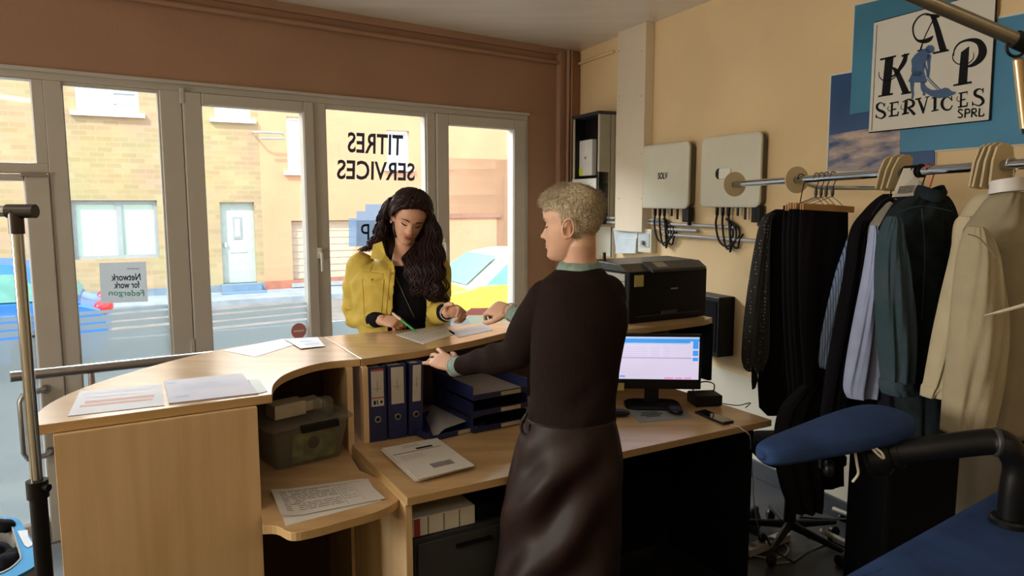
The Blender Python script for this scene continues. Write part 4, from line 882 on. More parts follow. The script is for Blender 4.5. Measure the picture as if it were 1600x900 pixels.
# things inside and on the box
mb = MB(); mb.hexa([P_(*c) for c in ((.06,.008,.012),(bw-.02,.008,.012),(bw-.02,.02,.012),(.06,.02,.012),(.06,.0,.115),(bw-.03,.0,.115),(bw-.03,.012,.115),(.06,.012,.115))])
gp = tag(put(mb, 'green_pouch', mat('green_patterned', (.09,.17,.04), .4, vscale=22, col2=(.45,.52,.25)), bevel=.002), 'green patterned pouch inside the clear storage box', 'pouch')
mb = MB(); mb.disc(P_(bw*.55, -.002, .075), bn, .022, .004, 20); put(mb, 'dark_emblem', M['black'], gp)
for k, (x, y, w, d, h_, l) in enumerate(((.02,.05,.12,.09,.05,'left cream carton lying on the clear storage box'), (.15,.09,.07,.08,.035,'right cream carton lying on the clear storage box'))):
    mb = MB(); mb.hexa([P_(a, b, c) for c in (.163, .163+h_) for a, b in ((x,y),(x+w,y+.01),(x+w,y+d),(x,y+d-.01))]); tag(put(mb, 'carton', mat('cream_carton', (.55,.49,.38), .6), bevel=.003), l, 'carton')
mb = MB(); rb = random.Random(5)
mb.lathe(P_(.20, .05, .163), [(0,0),(.035,0),(.036,.04),(.030,.05),(0,.05)], 20); tag(put(mb, 'jar', M['clear'], smooth='auto'), 'small clear jar standing at the front of the storage box lid', 'jar')
# ------------------------------------------------------------------ monitor, printer and desk things
dm = 3.10
mL = at(948, 522, dm); mR = at(1098, 514, dm-.02); mu = V((mR.x-mL.x, mR.y-mL.y, 0)).normalized(); mn = V((-mu.y, mu.x, 0)); mw = (V((mR.x-mL.x, mR.y-mL.y, 0))).length
zT_ = mL.z+.0; zB_ = at(1000, 607, dm).z
mo = thing('computer_monitor', V((*(at(1020, 600, dm+.02)).xy, ZW)), 'black computer monitor with a lit window on screen, standing on the desk', 'monitor')
mc0 = V((mL.x, mL.y, 0)); put(obox(mc0, mu, mw, .035, zB_, zT_), 'screen_housing', M['black'], mo, bevel=.004)
Msc = mat('screen_white', (.72,.68,.92), .4, emit=.36, var=.01); Msb = mat('screen_blue', (.05,.30,.80), .4, emit=.45, var=.02); Msl = mat('screen_pale', (.50,.62,.90), .4, emit=.36, var=.02); Msg = mat('screen_line', (.52,.50,.68), .4, emit=.3, var=.02); Msp = mat('screen_pink', (.65,.25,.50), .4, emit=.5, var=.02)
sw, shh = mw-.024, (zT_-.010)-(zB_+.04); sx0, sz0 = .012, zB_+.04
def sq(mb, u0, v0, u1, v1, k, m):
    P2 = lambda u, v_: mc0+mu*(sx0+sw*u)-mn*(.0006+k*.0004)+UP*(sz0+shh*v_); mb.add([P2(u0,v0),P2(u1,v0),P2(u1,v1),P2(u0,v1)], [(0,1,2,3)], m)
mb = MB(); sq(mb, 0, 0, 1, 1, 0, 0); sq(mb, 0, .90, 1, .955, 1, 1); sq(mb, 0, .955, 1, 1, 1, 2); sq(mb, 0, .86, .90, .90, 1, 1); sq(mb, 0, .83, .88, .86, 1, 2)
for k in range(6): 
    for a, b in ((.1,.42),(.46,.56),(.6,.68)): sq(mb, a, .76-.05*k, b, .766-.05*k, 1, 3)
sq(mb, .05, .50, .92, .53, 1, 3)
for a, b in ((.73,.92),(.57,.69),(.45,.53)): sq(mb, .93, a, .99, b, 2, 1)
for a, b in ((.62,.72),(.74,.82),(.84,.92)): sq(mb, a, .03, b, .07, 1, 4)
sq(mb, .12, .07, .18, .10, 1, 1); sq(mb, 0, 0, 1, .022, 2, 5)
put(mb, 'screen', [Msc, Msb, Msl, Msg, Msp, M['black']], mo)
mb = MB(); obox(mc0+mu*(mw*.5-.03)+mn*.036, mu, .06, .03, ZW+.01, zB_+.1, mb); put(mb, 'stand_neck', M['black'], mo, bevel=.003)
mb = MB(); cc = mc0+mu*(mw*.5)+mn*.02+UP*ZW; R = [[cc+mu*(a)+mn*b+UP*z for a, b in rrect(-.12+i, .12-i, -.08+i, .08-i, .05)] for i, z in ((0, .001), (0, .008), (.006, .013))]; mb.rings(R); put(mb, 'stand_base', M['black'], mo, smooth='auto')
mb = MB(); c0 = at(957, 606, dm-.012); obox(V((c0.x, c0.y, 0)), mu, .05, .001, ZW+.075, zB_+.028, mb); tag(put(mb, 'sticky_note', mat('yellow_note', (.45,.40,.12), .7)), 'yellow sticky note hanging from the lower left of the monitor', 'sticky note')
# printer
zp = ZC
p0 = onz(982, 507, zp); p1 = onz(1103, 494, zp); pu = (p1-p0).normalized(); pn = V((-pu.y, pu.x, 0)); pw = (p1-p0).length
hp = (CAMZ-zp)*0+ (at(982, 416, p0.y).z-zp)
pr = thing('printer', V((*((p0+p1)/2).xy, zp)), 'large black office printer on the right end of the raised counter', 'printer')
q0 = V((p0.x, p0.y, 0)); dpp = .30
mb = MB(); obox(q0, pu, pw, dpp, zp+.002, zp+hp-.03, mb); put(mb, 'printer_body', M['black'], pr, bevel=.008, seg=3)
mb = MB(); obox(q0-pu*.004+pn*.03, pu, .004, dpp-.05, zp+.05, zp+hp-.04, mb); obox(q0-pu*.005+pn*.03, pu, .005, dpp-.05, zp+hp*.72, zp+hp*.73, mb, 1); put(mb, 'side_cover', [mat('side_window_glare', (.40,.39,.36), .4), M['black']], pr)  # window light on the printer's left side is put into this pale grey
mb = MB(); P3 = lambda x, y, z: q0+pu*x+pn*y+UP*z
mb.hexa([P3(-.01,-.0,zp+hp-.03),P3(pw+.004,-.0,zp+hp-.03),P3(pw+.004,dpp,zp+hp-.03),P3(-.01,dpp,zp+hp-.03),P3(-.01,.06,zp+hp+.005),P3(pw+.004,.06,zp+hp+.005),P3(pw+.004,dpp,zp+hp+.012),P3(-.01,dpp,zp+hp+.012)]); put(mb, 'scanner_lid', mat('printer_top', (.05,.05,.05), .3), pr, bevel=.005)
mb = MB(); mb.hexa([P3(.12,-.025,zp+hp-.035),P3(pw-.05,-.025,zp+hp-.035),P3(pw-.05,.05,zp+hp-.02),P3(.12,.05,zp+hp-.02),P3(.12,-.025,zp+hp-.02),P3(pw-.05,-.025,zp+hp-.02),P3(pw-.05,.055,zp+hp+.012),P3(.12,.055,zp+hp+.012)]); cpn = put(mb, 'control_panel', M['darkmetal'], pr, bevel=.003)
mb = MB(); g = lambda x, t: P3(x, -.02+t*.07, zp+hp-.0185+t*.0300); mb.add([g(.17,.2),g(.24,.2),g(.24,.9),g(.17,.9)], [(0,1,2,3)]); put(mb, 'display', mat('printer_display', (.30,.31,.29), .25), cpn)
mb = MB()
for k in range(8): x = .13+.012*(k % 3) if k < 3 else .255+.012*(k % 3); t = .3+.2*(k//3); mb.disc(g(x, t)+UP*.001, (0,-.3,1), .003, .002, 8)
put(mb, 'button', M['ink'], cpn)
mb = MB(); obox(q0+pu*.03-pn*.002, pu, .055, .0015, zp+hp-.10, zp+hp-.045, mb); tag(put(mb, 'sticky_note', mat('yellow_note2', (.50,.45,.14), .7)), 'yellow sticky note on the front of the black printer', 'sticky note')
mb = MB(); obox(q0+pu*(pw*.52)-pn*.001, pu, .045, .001, zp+hp*.55, zp+hp*.575, mb); put(mb, 'badge', M['steel'], pr)
mb = MB(); obox(q0+pu*(pw*.08)-pn*.002, pu, pw*.84, .002, zp+.03, zp+.034, mb); obox(q0+pu*(pw*.4)-pn*.006, pu, pw*.2, .006, zp+.035, zp+.05, mb); put(mb, 'paper_drawer', M['darkmetal'], pr, bevel=.001)
mb = MB(); mb.tube([P3(-.05,.2,zp+hp+.01), P3(-.05,.2,zp+hp+.05)] if False else [P3(.02,.22,zp+hp+.008), P3(.02,.22,zp+hp+.05)], .008, 10); put(mb, 'antenna', M['black'], pr, smooth='auto')
# small stuff on the desk
kz = ZW
o, f = sheet('mouse_pad', [(976,641),(1062,634),(1083,653),(1000,661)], kz, 'thin grey mouse pad with a dark round print on the desk', 'mouse pad', .002, mat('grey_pad', (.20,.20,.17), .7))
lines(o, f, [(.2,.3,.5,.42),(.15,.45,.55,.58),(.22,.6,.48,.7)], mat('pad_print', (.05,.06,.05), .8, vscale=50, var=.5))
c0 = onz(1054, 646, kz); ax_ = V((-.35,.94,0)); mb = MB(); mb.ball(c0+UP*.016, (.028,.048,.018), 12, axes=(V((ax_.y,-ax_.x,0)), ax_, UP)); ms = tag(put(mb, 'computer_mouse', M['black'], smooth=True, base=c0+UP*.004), 'small black computer mouse on the grey pad', 'mouse')
mb = MB(); mb.tube(smoothpts([tuple(c0+ax_*.045+UP*.015), tuple(c0+ax_*.08+UP*.006), tuple(c0+ax_*.14+V((.04,0,.004))), tuple(c0+ax_*.2+V((.02,0,.004)))], 6), .0018, 6); put(mb, 'mouse_cable', M['black'], ms)
mb = MB(); q = quad([(1085,646),(1101,642),(1147,661),(1130,665)], kz); mb.prism([V((p.x,p.y,kz+.0005)) for p in q][::-1], (0,0,.009)); ph = tag(put(mb, 'smartphone', M['black'], bevel=.003), 'black smartphone charging near the right end of the desk', 'phone')
mb = MB(); qs = [V((*bil(q, a, b).xy, kz+.0098)) for a, b in ((.06,.05),(.94,.05),(.94,.95),(.06,.95))]; mb.add(qs, [(0,1,2,3)]); put(mb, 'screen', mat('phone_glass', (.01,.01,.014), .06), ph)
e0 = onz(1140, 664, kz+.006)
mb = MB(); mb.tube(smoothpts([tuple(e0), tuple(onz(1152,666,kz+.006)), tuple(onz(1162,672,kz+.004)), tuple(onz(1168,680,kz-.02)-dn*.012), tuple(at(1173,700,dR.y+.0)), tuple(at(1176,740,dR.y+.02)), tuple(at(1180,800,dR.y+.08)), tuple(onz(1190,846,.02))], 6), .0022, 8); tag(put(mb, 'charging_cable', mat('pale_cable', (.45,.42,.40), .5), smooth=True), 'thin pale charging cable running from the phone over the desk end', 'cable')
r0 = onz(1086, 637, kz); ru = (onz(1137, 635, kz)-r0).normalized(); mb = MB(); obox(V((r0.x,r0.y,0)), ru, .125, .10, kz+.003, kz+.05, mb); bxo = tag(put(mb, 'docking_box', M['black'], bevel=.005), 'small black box with cables right of the monitor foot', 'box')
for k in range(4): mb = MB(); rn = V((-ru.y,ru.x,0)); mb.disc(V((r0.x,r0.y,kz+.0015))+ru*(.015 if k % 2 else .11)+rn*(.015 if k < 2 else .085), UP, .006, .003, 10); put(mb, 'foot', M['black'], bxo)
mb = MB(); b_ = r0+ru*.08+UP*.05; mb.tube(smoothpts([tuple(b_+V((.02,.08,-.02))), tuple(b_+V((.02,.06,.035))), tuple(b_+V((-.03,.05,.05))), tuple(b_+V((-.07,.04,.03))), tuple(b_+V((-.09,.03,-.02)))], 6), .0028, 8); tag(put(mb, 'cable', M['black'], smooth=True), 'black cable looping up behind the small black box', 'cable')
mb = MB(); mb.tube(smoothpts([tuple(r0+ru*.12+UP*.015), tuple(r0+ru*.16-V((0,.02,-.012))), tuple(r0+ru*.2-V((0,.01,-.006))), tuple(r0+ru*.26+V((0,.02,.006))), tuple(onz(1165,637,kz+.004))], 6), .0022, 8); tag(put(mb, 'cable', M['black'], smooth=True), 'thin cable lying on the desk behind the smartphone', 'cable')
c0 = onz(966, 650, kz); mb = MB(); mb.ball(c0+UP*.014, (.05,.03,.016), 10); tag(put(mb, 'glasses_case', M['black'], smooth=True), 'black rounded case half hidden behind the short-haired person', 'case')
# boxes in the dark under the desk
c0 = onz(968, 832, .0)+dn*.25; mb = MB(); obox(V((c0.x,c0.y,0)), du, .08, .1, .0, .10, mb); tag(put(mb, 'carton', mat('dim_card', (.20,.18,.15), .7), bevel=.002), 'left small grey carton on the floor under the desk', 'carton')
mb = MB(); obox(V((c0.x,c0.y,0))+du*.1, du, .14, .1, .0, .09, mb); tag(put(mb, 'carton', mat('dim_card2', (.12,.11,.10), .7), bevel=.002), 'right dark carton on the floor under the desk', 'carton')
# ================================================================== people
Mskin = mat('skin_fair', (.68,.40,.28), .5, sss=.08, var=.06, vscale=18, bump=.04, bscale=250)
Mskin2 = mat('skin_warm', (.62,.35,.24), .5, sss=.08, var=.05, vscale=18, bump=.03, bscale=250)
HT = np.array([  # height, front, back, half width
 (0,.060,.030,.012),(.006,.076,.012,.026),(.018,.086,-.004,.037),(.034,.088,-.018,.046),(.052,.087,-.040,.054),(.075,.086,-.064,.062),(.098,.084,-.082,.068),
 (.118,.083,-.093,.0715),(.138,.087,-.099,.0745),(.160,.088,-.101,.076),(.182,.078,-.093,.071),(.200,.061,-.078,.060),(.214,.038,-.054,.043),(.224,.014,-.030,.024),(.228,-.006,-.012,.004)])
def hcol(h, k): return np.interp(h, HT[:,0], HT[:,k])
def gs(x, s): return math.exp(-(x/s)**2/2)
def head_pt(t, h, off=0.0):
    # t: angle from the front, + towards the left side (local -x)
    f, b, w = hcol(h, 1), hcol(h, 2), hcol(h, 3); mid = (f+b)/2; hd = (f-b)/2; cy, sx = math.cos(t), math.sin(t)
    ex = .86 if cy > 0 else 1.0
    x = w*math.copysign(abs(sx)**ex, sx); y = mid+hd*math.copysign(abs(cy)**(.92 if cy > 0 else 1), cy)
    if cy > 0:                           # the features of the face
        y += .0195*gs(x, .0075+.004*max(0, (.118-h)/.03))*min(1, max(0, (.128-h)/.040))*(1 if h > .078 else max(0, 1-(.078-h)/.008))*1.0
        y += .006*(gs(x-.009, .005)+gs(x+.009, .005))*gs(h-.082, .005)
        y -= .011*(gs(abs(x)-.032, .015)*gs(h-.116, .011))
        y += .0065*(gs(abs(x)-.031, .010)*gs(h-.113, .007))
        y += .004*(gs(abs(x)-.030, .018)*gs(h-.134, .006)); y += .004*gs(abs(x)-.042, .016)*gs(h-.088, .016)
        y += .0055*gs(x, .019)*gs(h-.0575, .0042)+.0055*gs(x, .016)*gs(h-.0475, .0045)-.0035*gs(x, .024)*gs(h-.0525, .0018)
        y -= .004*gs(x, .022)*gs(h-.037, .005); y += .006*gs(x, .018)*gs(h-.018, .011)
        y -= .002*gs(abs(x)-.03, .005)*gs(h-.05, .01)
    p = V((x, y, h))
    if off:
        c = V((0, mid, min(h, .15)*.5+.07)); d = (V((x, y, h))-V((0, mid*.5, .13 if h > .13 else h))); p = p+d.normalized()*off
    return p
class Head:
    def __init__(s, tgt_local, tgt_world, fwd, up, sc=1.0):
        s.f = V(fwd).normalized(); u = V(up); u = (u-s.f*u.dot(s.f)).normalized(); s.u = u; s.r = s.f.cross(u); s.k = sc
        s.o = V(tgt_world)-s.vec(V(tgt_local))
    def vec(s, p): return (s.r*p[0]+s.f*p[1]+s.u*p[2])*s.k
    def w(s, p): return s.o+s.vec(p)
    def mesh(s, mb, nt=88, nh=84):
        hs = [.228*(1-math.cos(math.pi*i/nh))/2*.4+.228*i/nh*.6 for i in range(nh+1)]
        mb.rings([[s.w(head_pt(2*math.pi*j/nt, h)) for j in range(nt)] for h in hs])
        for sg_ in (-1, 1):              # ears
            c = V((sg_*.070, -.008, .100)); e = V((sg_*.30, -.28, 0)).normalized() ; ax = V((0, .93, .12)).normalized()
            N_ = 20; ring = [c+V((sg_*(.006+.010*gs(a-2.2, 1.4)), -.006-math.cos(a)*.0165-.006*math.sin(a), math.sin(a)*.026+(.004 if math.sin(a) > 0 else 0))) for a in [2*math.pi*i/N_ for i in range(N_)]]
            ring = [V((p.x, p.y, p.z)) for p in ring]
            mb.tube([s.w(p) for p in ring]+[s.w(ring[0])], .0038*s.k, 8); mb.ball(s.w(c+V((sg_*-.001, .002, -.003))), (.006*s.k, .015*s.k, .026*s.k), 8, axes=(s.r, s.f, s.u))
            mb.ball(s.w(c+V((sg_*.006, .004, -.024))), .0075*s.k, 8); mb.ball(s.w(c+V((sg_*.006, .010, -.002))), (.004*s.k,.004*s.k,.008*s.k), 6, axes=(s.r, s.f, s.u))
    def face(s, par, brow, lip, lash, open_=False, side=(-1, 1)):
        def surf(x, h, o=.001):
            w_ = hcol(h, 3); t = math.asin(min(.999, (abs(x)/w_)**(1/.86)))*(1 if x >= 0 else -1); p = head_pt(t, h); return V((x, p.y+o, h))
        for sg_ in side:
            P_ = [surf(sg_*(.014+.036*i/8), .1335+.0055*math.sin(math.pi*(i/8)**.8*.9), .0006) for i in range(9)]
            mb = MB(); mb.tube([s.w(p) for p in P_], [.0018,.0027,.0032,.0032,.003,.0026,.002,.0014,.0008], 6); put(mb, 'eyebrow', brow, par, smooth=True)
            P_ = [surf(sg_*(.018+.028*i/8), .1115-.0035*math.sin(math.pi*i/8)+.002*i/8, .0008) for i in range(9)]
            mb = MB(); mb.tube([s.w(p) for p in P_], [.0009,.0017,.0022,.0025,.0026,.0026,.0024,.0019,.0009], 6)
            for i in range(1, 9):
                a = P_[i]; mb.tube([s.w(a), s.w(a+V((sg_*.0015, .004, -.0025))), s.w(a+V((sg_*.003, .0065, -.002)))], [.0006,.0004,.0002], 4)
            put(mb, 'eyelash', lash, par, smooth=True)
        for h0, r, dz, nm in ((.0568, .0036, .0022, 'upper_lip'), (.0482, .0046, -.0026, 'lower_lip')):
            P_ = [surf(x, h0+(.0022*(abs(x)/.022)**2 if dz > 0 else .0055*(abs(x)/.022)**2)-(.0015*gs(x, .003) if dz > 0 else 0), -.0012) for x in [(-.022+.044*i/14) for i in range(15)]]
            mb = MB(); mb.tube([s.w(p) for p in P_], [max(.0007, r*math.sin(math.pi*(i+.6)/15.2)**.6) for i in range(15)], 8); put(mb, nm, lip, par, smooth=True)
def hand(mb, wrist, D, N, thumb_side, curls, thumb=(.5, .5), size=1.0, spread=.05, fore=None):
    # D: wrist to knuckles, N: back of the hand, thumb_side: +1/-1 along D x N, curls: per finger (knuckle, middle, tip) degrees
    D = V(D).normalized(); N = V(N); N = (N-D*N.dot(D)).normalized(); T = D.cross(N)*thumb_side; W_ = V(wrist); k = size
    mb.loft([(W_-D*.015*k, T*.026*k, N*.019*k), (W_+D*.012*k, T*.029*k, N*.017*k), (W_+D*.045*k, T*.038*k, N*.0155*k), (W_+D*.080*k, T*.041*k, N*.0125*k), (W_+D*.090*k, T*.038*k, N*.0095*k)], 20, True, 2.5)
    tips = []
    for i, (a, ln) in enumerate(((.030, .074), (.0105, .082), (-.0095, .076), (-.028, .060))):
        b = W_+D*(.086-.004*abs(i-1.2))*k+T*a*k; d = (D+T*(spread*(1.5-i))).normalized(); ax = d.cross(N).normalized(); p = b-D*.012*k; pts = [p, b]; ang = 0
        for c, fr_ in zip(curls[i], (.45, .30, .25)):
            ang += math.radians(c); dd = d*math.cos(ang)-N*math.sin(ang); q = pts[-1]; pts.append(q+dd*ln*fr_*.5*k); pts.append(q+dd*ln*fr_*k)
        r = [.0095,.0098,.0088,.0090,.0078,.0082,.0070,.0062]; f_ = (1, 1, .95, .85)[i]; mb.tube(pts, [x*k*f_ for x in r], 12, True); tips.append(pts[-1])
    b = W_+D*.018*k+T*.020*k; a1, a2 = thumb
    d1 = (T*.75+D*.65-N*a1*.8).normalized(); p1 = b+d1*.045*k; d2 = (T*(.45-a2*.6)+D*.85-N*(a1*.7+a2*.3)).normalized(); p2 = p1+d2*.033*k; d3 = (T*(.25-a2*.9)+D*.9-N*(a1*.6+a2*.4)).normalized(); p3 = p2+d3*.026*k
    mb.tube([b-d1*.01*k, b+d1*.02*k, p1, (p1+p2)/2, p2, (p2+p3)/2, p3], [.013*k,.0145*k,.0112*k,.0100*k,.0102*k,.0095*k,.0075*k], 12, True); tips.append(p3)
    return tips
def row(px0, px1, py, d, th, sk=0.0):   # one horizontal section of a body or garment between two outline points
    a = at(px0, py, d-sk); b = at(px1, py, d+sk); c = (a+b)/2; A = (b-a)/2; B = V((-A.y, A.x, 0)).normalized()*th; return (c, A, B)
def wrinkle(amp, sx, sy, sz, seed=0, ax=(1,1,1)):
    def fn(co, no):
        a = np.sin(co[:,0]*sx+3*np.sin(co[:,2]*sz*.6+seed)+seed)*np.sin(co[:,2]*sz+2.1*np.sin(co[:,0]*sx*.5+co[:,1]*sy)+seed*2)
        b = np.sin(co[:,0]*sx*2.3+co[:,1]*sy*1.7+co[:,2]*sz*1.9+seed*3)*.45; return amp*(a+b)
    return fn
# ------------------------------------------------------------------ the short-haired person in the dark sweater
DS = 2.26
Hs_ = Head((0, 0, .228), at(889, 291, DS+.0), (-.905, .40, -.10), (-.10, .02, 1), 1.0)
pS = thing('person', V((*at(870, 700, DS-.04).xy, 0)), 'person with short blond-grey hair in brown sweater and long dark skirt, standing at the desk', 'person')
body = MB()
Hs_.mesh(body)
nb = at(905, 428, DS+.02); hc = Hs_.w(V((0, -.020, .045)))
body.loft([(hc+V((0,0,.05)), V((.044,0,0)), V((0,.050,0))), (hc, V((.047,0,0)), V((0,.052,0))), ((hc*.55+nb*.45), V((.049,0,0)), V((0,.052,0))), (nb+V((.002,0,.012)), V((.068,0,0)), V((0,.060,0))), (nb-V((0,0,.05)), V((.11,0,0)), V((0,.07,0)))], 28)
# torso, hips, legs under the clothes
body.loft([row(858,948,450,DS,.07), row(845,962,500,DS,.095), row(842,952,570,DS,.09), row(838,950,630,DS,.09), row(820,955,700,DS-.03,.11), row(815,950,800,DS-.04,.10)], 24)
ft = []
for px in (842, 905):
    t0 = at(px, 760, DS-.03); kn = V((t0.x, t0.y+.01, .48)); an = V((t0.x, t0.y-.01, .09)); body.tube([t0, (t0+kn)/2, kn, V((kn.x, kn.y-.012, .33)), an, V((an.x, an.y, .05))], [.085,.072,.055,.052,.034,.034], 18, True)
    body.loft([(an+V((.0,-.03,-.055)), V((.03,.0,0)), UP*.028), (an+V((-.03,.05,-.055)), V((.036,.01,0)), UP*.028), (an+V((-.09,.15,-.07)), V((.036,.012,0)), UP*.018)], 16); ft.append(an)
# left arm resting on the counter edge
shL = at(857, 470, DS+.02); elL = at(806, 553, 2.47); wrL = at(712, 573, 2.64)
body.tube([shL, (shL+elL)/2, elL, (elL*.55+wrL*.45), wrL], [.05,.045,.040,.036,.026], 18, True)
fT = at(652, 553, 2.80); Dh = (fT-wrL); 
tipsL = hand(body, wrL+Dh.normalized()*.020, Dh+V((0,0,.02)), (.0,-.62,.78), 1, [(2,16,10),(8,22,14),(16,20,14),(2,10,8)], (.45,.0), 1.02, .20)
# right arm reaching over to hand the card across
shR = at(945, 462, DS+.03); elR = at(893, 540, 2.52); wrR = at(799, 488, 2.78); cardP = at(744, 485, 2.90)
body.tube([shR, (shR+elR)/2, elR, (elR*.5+wrR*.5), wrR], [.05,.045,.038,.036,.026], 18, True)
Dr = (cardP-wrR)
tipsR = hand(body, wrR+Dr.normalized()*.005, Dr+V((0,0,.03)), (-.05,-.62,.75), -1, [(26,44,26),(42,50,28),(54,56,32),(60,58,32)], (.30,.45), 1.02, .02)
me = remesh(body, .0026, 3, .5); put(me, 'body', Mskin, pS, smooth=True)
Mlip = mat('lips', (.42,.13,.10), .4); Mbrow = mat('brow_blond', (.20,.13,.07), .8)
Hs_.face(pS, Mbrow, Mlip, Mbrow)
# hair
def hair_shell(H, mask, thick, hmin=.05, nt=90, nh=60, inner=-.006, nz=0, hmax=.228):
    mb = MB(); R = []
    for i in range(nh+1):
        h = hmin+(hmax-hmin)*i/nh; r = []
        for j in range(nt):
            t = 2*math.pi*j/nt; tt = t if t <= math.pi else t-2*math.pi; m_ = mask(tt, h); p = head_pt(t, h, inner+(thick(tt, h)-inner)*m_)
            if nz: p += p.normalized()*0+V((0,0,0)); 
            r.append(H.w(p))
        R.append(r)
    mb.rings(R); return mb
def ss(a, b, x): x = min(1, max(0, (x-a)/(b-a))); return x*x*(3-2*x)
def maskS(t, h):
    a = abs(t); side = ss(1.30, 1.42, a+.35*max(0, (h-.150))/.05) if h < .175 else 1
    if h >= .172: side = max(side, 1)
    if .150 < h < .175: side = max(side, ss(.150, .172, h)*ss(.3,.5,a+ (h-.150)*30))
    low = ss(.078-.05*ss(1.6, 2.6, a), .10-.045*ss(1.6, 2.6, a), h)
    ear = 1-gs(a-1.62, .20)*gs(h-.098, .022)*1.0
    return side*low*max(0, ear)
thS = lambda t, h: .0015+.009*ss(.14, .21, h)+.003*gs(t, .7)*ss(.17, .2, h)
hm = hair_shell(Hs_, maskS, thS, .03)
rh = random.Random(11)
def on_head(t, h, off): return Hs_.w(head_pt(t % (2*math.pi), h, off))
for _ in range(9000):
    t = rh.uniform(-math.pi, math.pi); h = .04+.187*rh.random()**.75; m_ = maskS(t, h)
    if m_ < .55: continue
    a = on_head(t, h, thS(t, h)*m_-.002); ln = (.010+.016*ss(.15, .2, h))*rh.uniform(.7, 1.3)
    nrm = (on_head(t, h, .02)-on_head(t, h, .0)).normalized(); back_ = (-Hs_.f*.5-Hs_.u*.55) if h < .17 else (Hs_.f*.75*math.cos(t*.6)-Hs_.u*.15)
    d = (nrm*.42+back_.normalized()*.9+V((rh.gauss(0,.16), rh.gauss(0,.16), rh.gauss(0,.16)))).normalized(); s_ = d.cross(nrm).normalized()*.0011
    b = a+d*ln*.55+nrm*.002; c = a+d*ln-nrm*.002; hm.add([a-s_, a+s_, b+s_*.8, b-s_*.8, c], [(0,1,2,3),(3,2,4)])
Mhair = mat('blond_grey_hair', (.26,.20,.12), .6, vscale=220, col2=(.68,.58,.41), stretch=(1,1,.25)); put(hm.mesh('hair', False), 'hair', Mhair, pS, smooth=True)
# sweater
sw = MB()
sw.loft([row(876,934,415,DS+.02,.066), row(866,944,423,DS+.01,.08), row(851,957,438,DS,.095,.02), row(840,968,458,DS,.11,.03), row(835,976,482,DS,.12,.03), row(834,977,508,DS,.125,.03), row(831,970,545,DS,.12,.03), row(830,964,580,DS,.115,.02), row(829,961,610,DS,.115,.02), row(823,962,640,DS-.01,.125), row(820,962,656,DS-.01,.13)], 36, False, 2.2)
sw.tube([shL+V((.0,0,-.004)), shL*.65+elL*.35+V((.0,0,.0)), shL*.3+elL*.7, elL, elL*.7+wrL*.3, elL*.35+wrL*.65, wrL*.93+elL*.07], [.073,.074,.068,.060,.053,.043,.036], 24, True)
sw.tube([shR, (shR+elR)/2, elR, (elR*.55+wrR*.45), wrR*.84+elR*.16], [.068,.06,.052,.045,.034], 24, True)
me = remesh(sw, .0045, 4, .6)
def swfn(co, no):
    x, y = proj(co); e = np.array(elL); d = np.sqrt(((co-e)**2).sum(1)); ax = np.array((wrL-elL).normalized()); s_ = (co-e)@ax
    arm = np.exp(-((s_-.06)/.13)**2)*np.exp(-(np.sqrt(np.maximum(d*d-s_*s_, 0))/.07)**4)
    w_ = .0045*arm*np.sin(s_*75+5*np.sin(co[:,2]*19)+4*np.sin(co[:,0]*11)); tz = .0022*np.sin(co[:,2]*46+4*np.sin(co[:,0]*13))*np.clip((y-560)/60, 0, 1); return w_+tz+.0015*np.sin(co[:,0]*30+co[:,2]*22)
displace(me, swfn)
Msw = mat('brown_sweater', (.016,.0085,.0075), .85, vscale=30, var=.2, bump=.25, bscale=120, stretch=(6,6,1), spec=.12)
put(me, 'sweater', Msw, pS, smooth=True)
mb = MB(); R_ = [];
for (px0, px1, py, d, th) in ((869,941,421,DS+.012,.079),(873,938,413,DS+.015,.073),(879,932,404,DS+.018,.066)):
    c, A, B = row(px0, px1, py, d, th); R_.append([c+A*math.cos(t)+B*math.sin(t)+V((0,0,-.014*math.cos(t-.4)*0+.010*math.sin(t+0))) for t in [2*math.pi*i/36 for i in range(36)]])
c, A, B = row(883,928,405,DS+.018,.058); R_.append([c+A*math.cos(t)+B*math.sin(t)+V((0,0,.010*math.sin(t)-.004)) for t in [2*math.pi*i/36 for i in range(36)]])
Mteal = mat('teal_knit', (.22,.32,.29), .8, vscale=60, var=.15, bump=.3, bscale=200); mb.rings(R_, cap=False); put(mb, 'shirt_collar', Mteal, pS, smooth=True)
def cuff(par, a, b, r0, r1, m_, nm='shirt_cuff'):
    mb = MB(); mb.loft([(a, *(lambda d: (d.orthogonal().normalized()*r0, d.cross(d.orthogonal()).normalized()*r0))((b-a).normalized())), (b, *(lambda d: (d.orthogonal().normalized()*r1, d.cross(d.orthogonal()).normalized()*r1))((b-a).normalized()))], 24, True); return put(mb, nm, m_, par, smooth='auto')
cuff(pS, wrL*.93+elL*.07, wrL*1.0, .037, .034, Mteal)
cuff(pS, wrR*.82+elR*.18, wrR*.93+elR*.07, .036, .033, Mteal)
def bangle(a, d, r, th, m_, label, group=None, beads=0):
    d = V(d).normalized(); A = d.orthogonal().normalized(); B = d.cross(A); mb = MB(); N_ = 28
    if beads:
        for i in range(beads): t = 2*math.pi*i/beads; mb.ball(V(a)+A*r*math.cos(t)+B*r*math.sin(t), th, 6)
    else: mb.tube([V(a)+A*r*math.cos(2*math.pi*i/N_)+B*r*math.sin(2*math.pi*i/N_) for i in range(N_+1)], th, 8)
    return tag(put(mb, 'bracelet', m_, smooth=True), label, 'bracelet', group)
Mgold = mat('gold', (.65,.42,.15), .3, metal=1); Mwb = mat('pale_beads', (.55,.56,.50), .4)
dL = wrL-elL; dR_ = wrR-elR
bangle(wrL+dL.normalized()*.012, dL, .033, .0030, Mwb, 'pale bead bracelet on the wrist resting on the counter edge', None, 30)
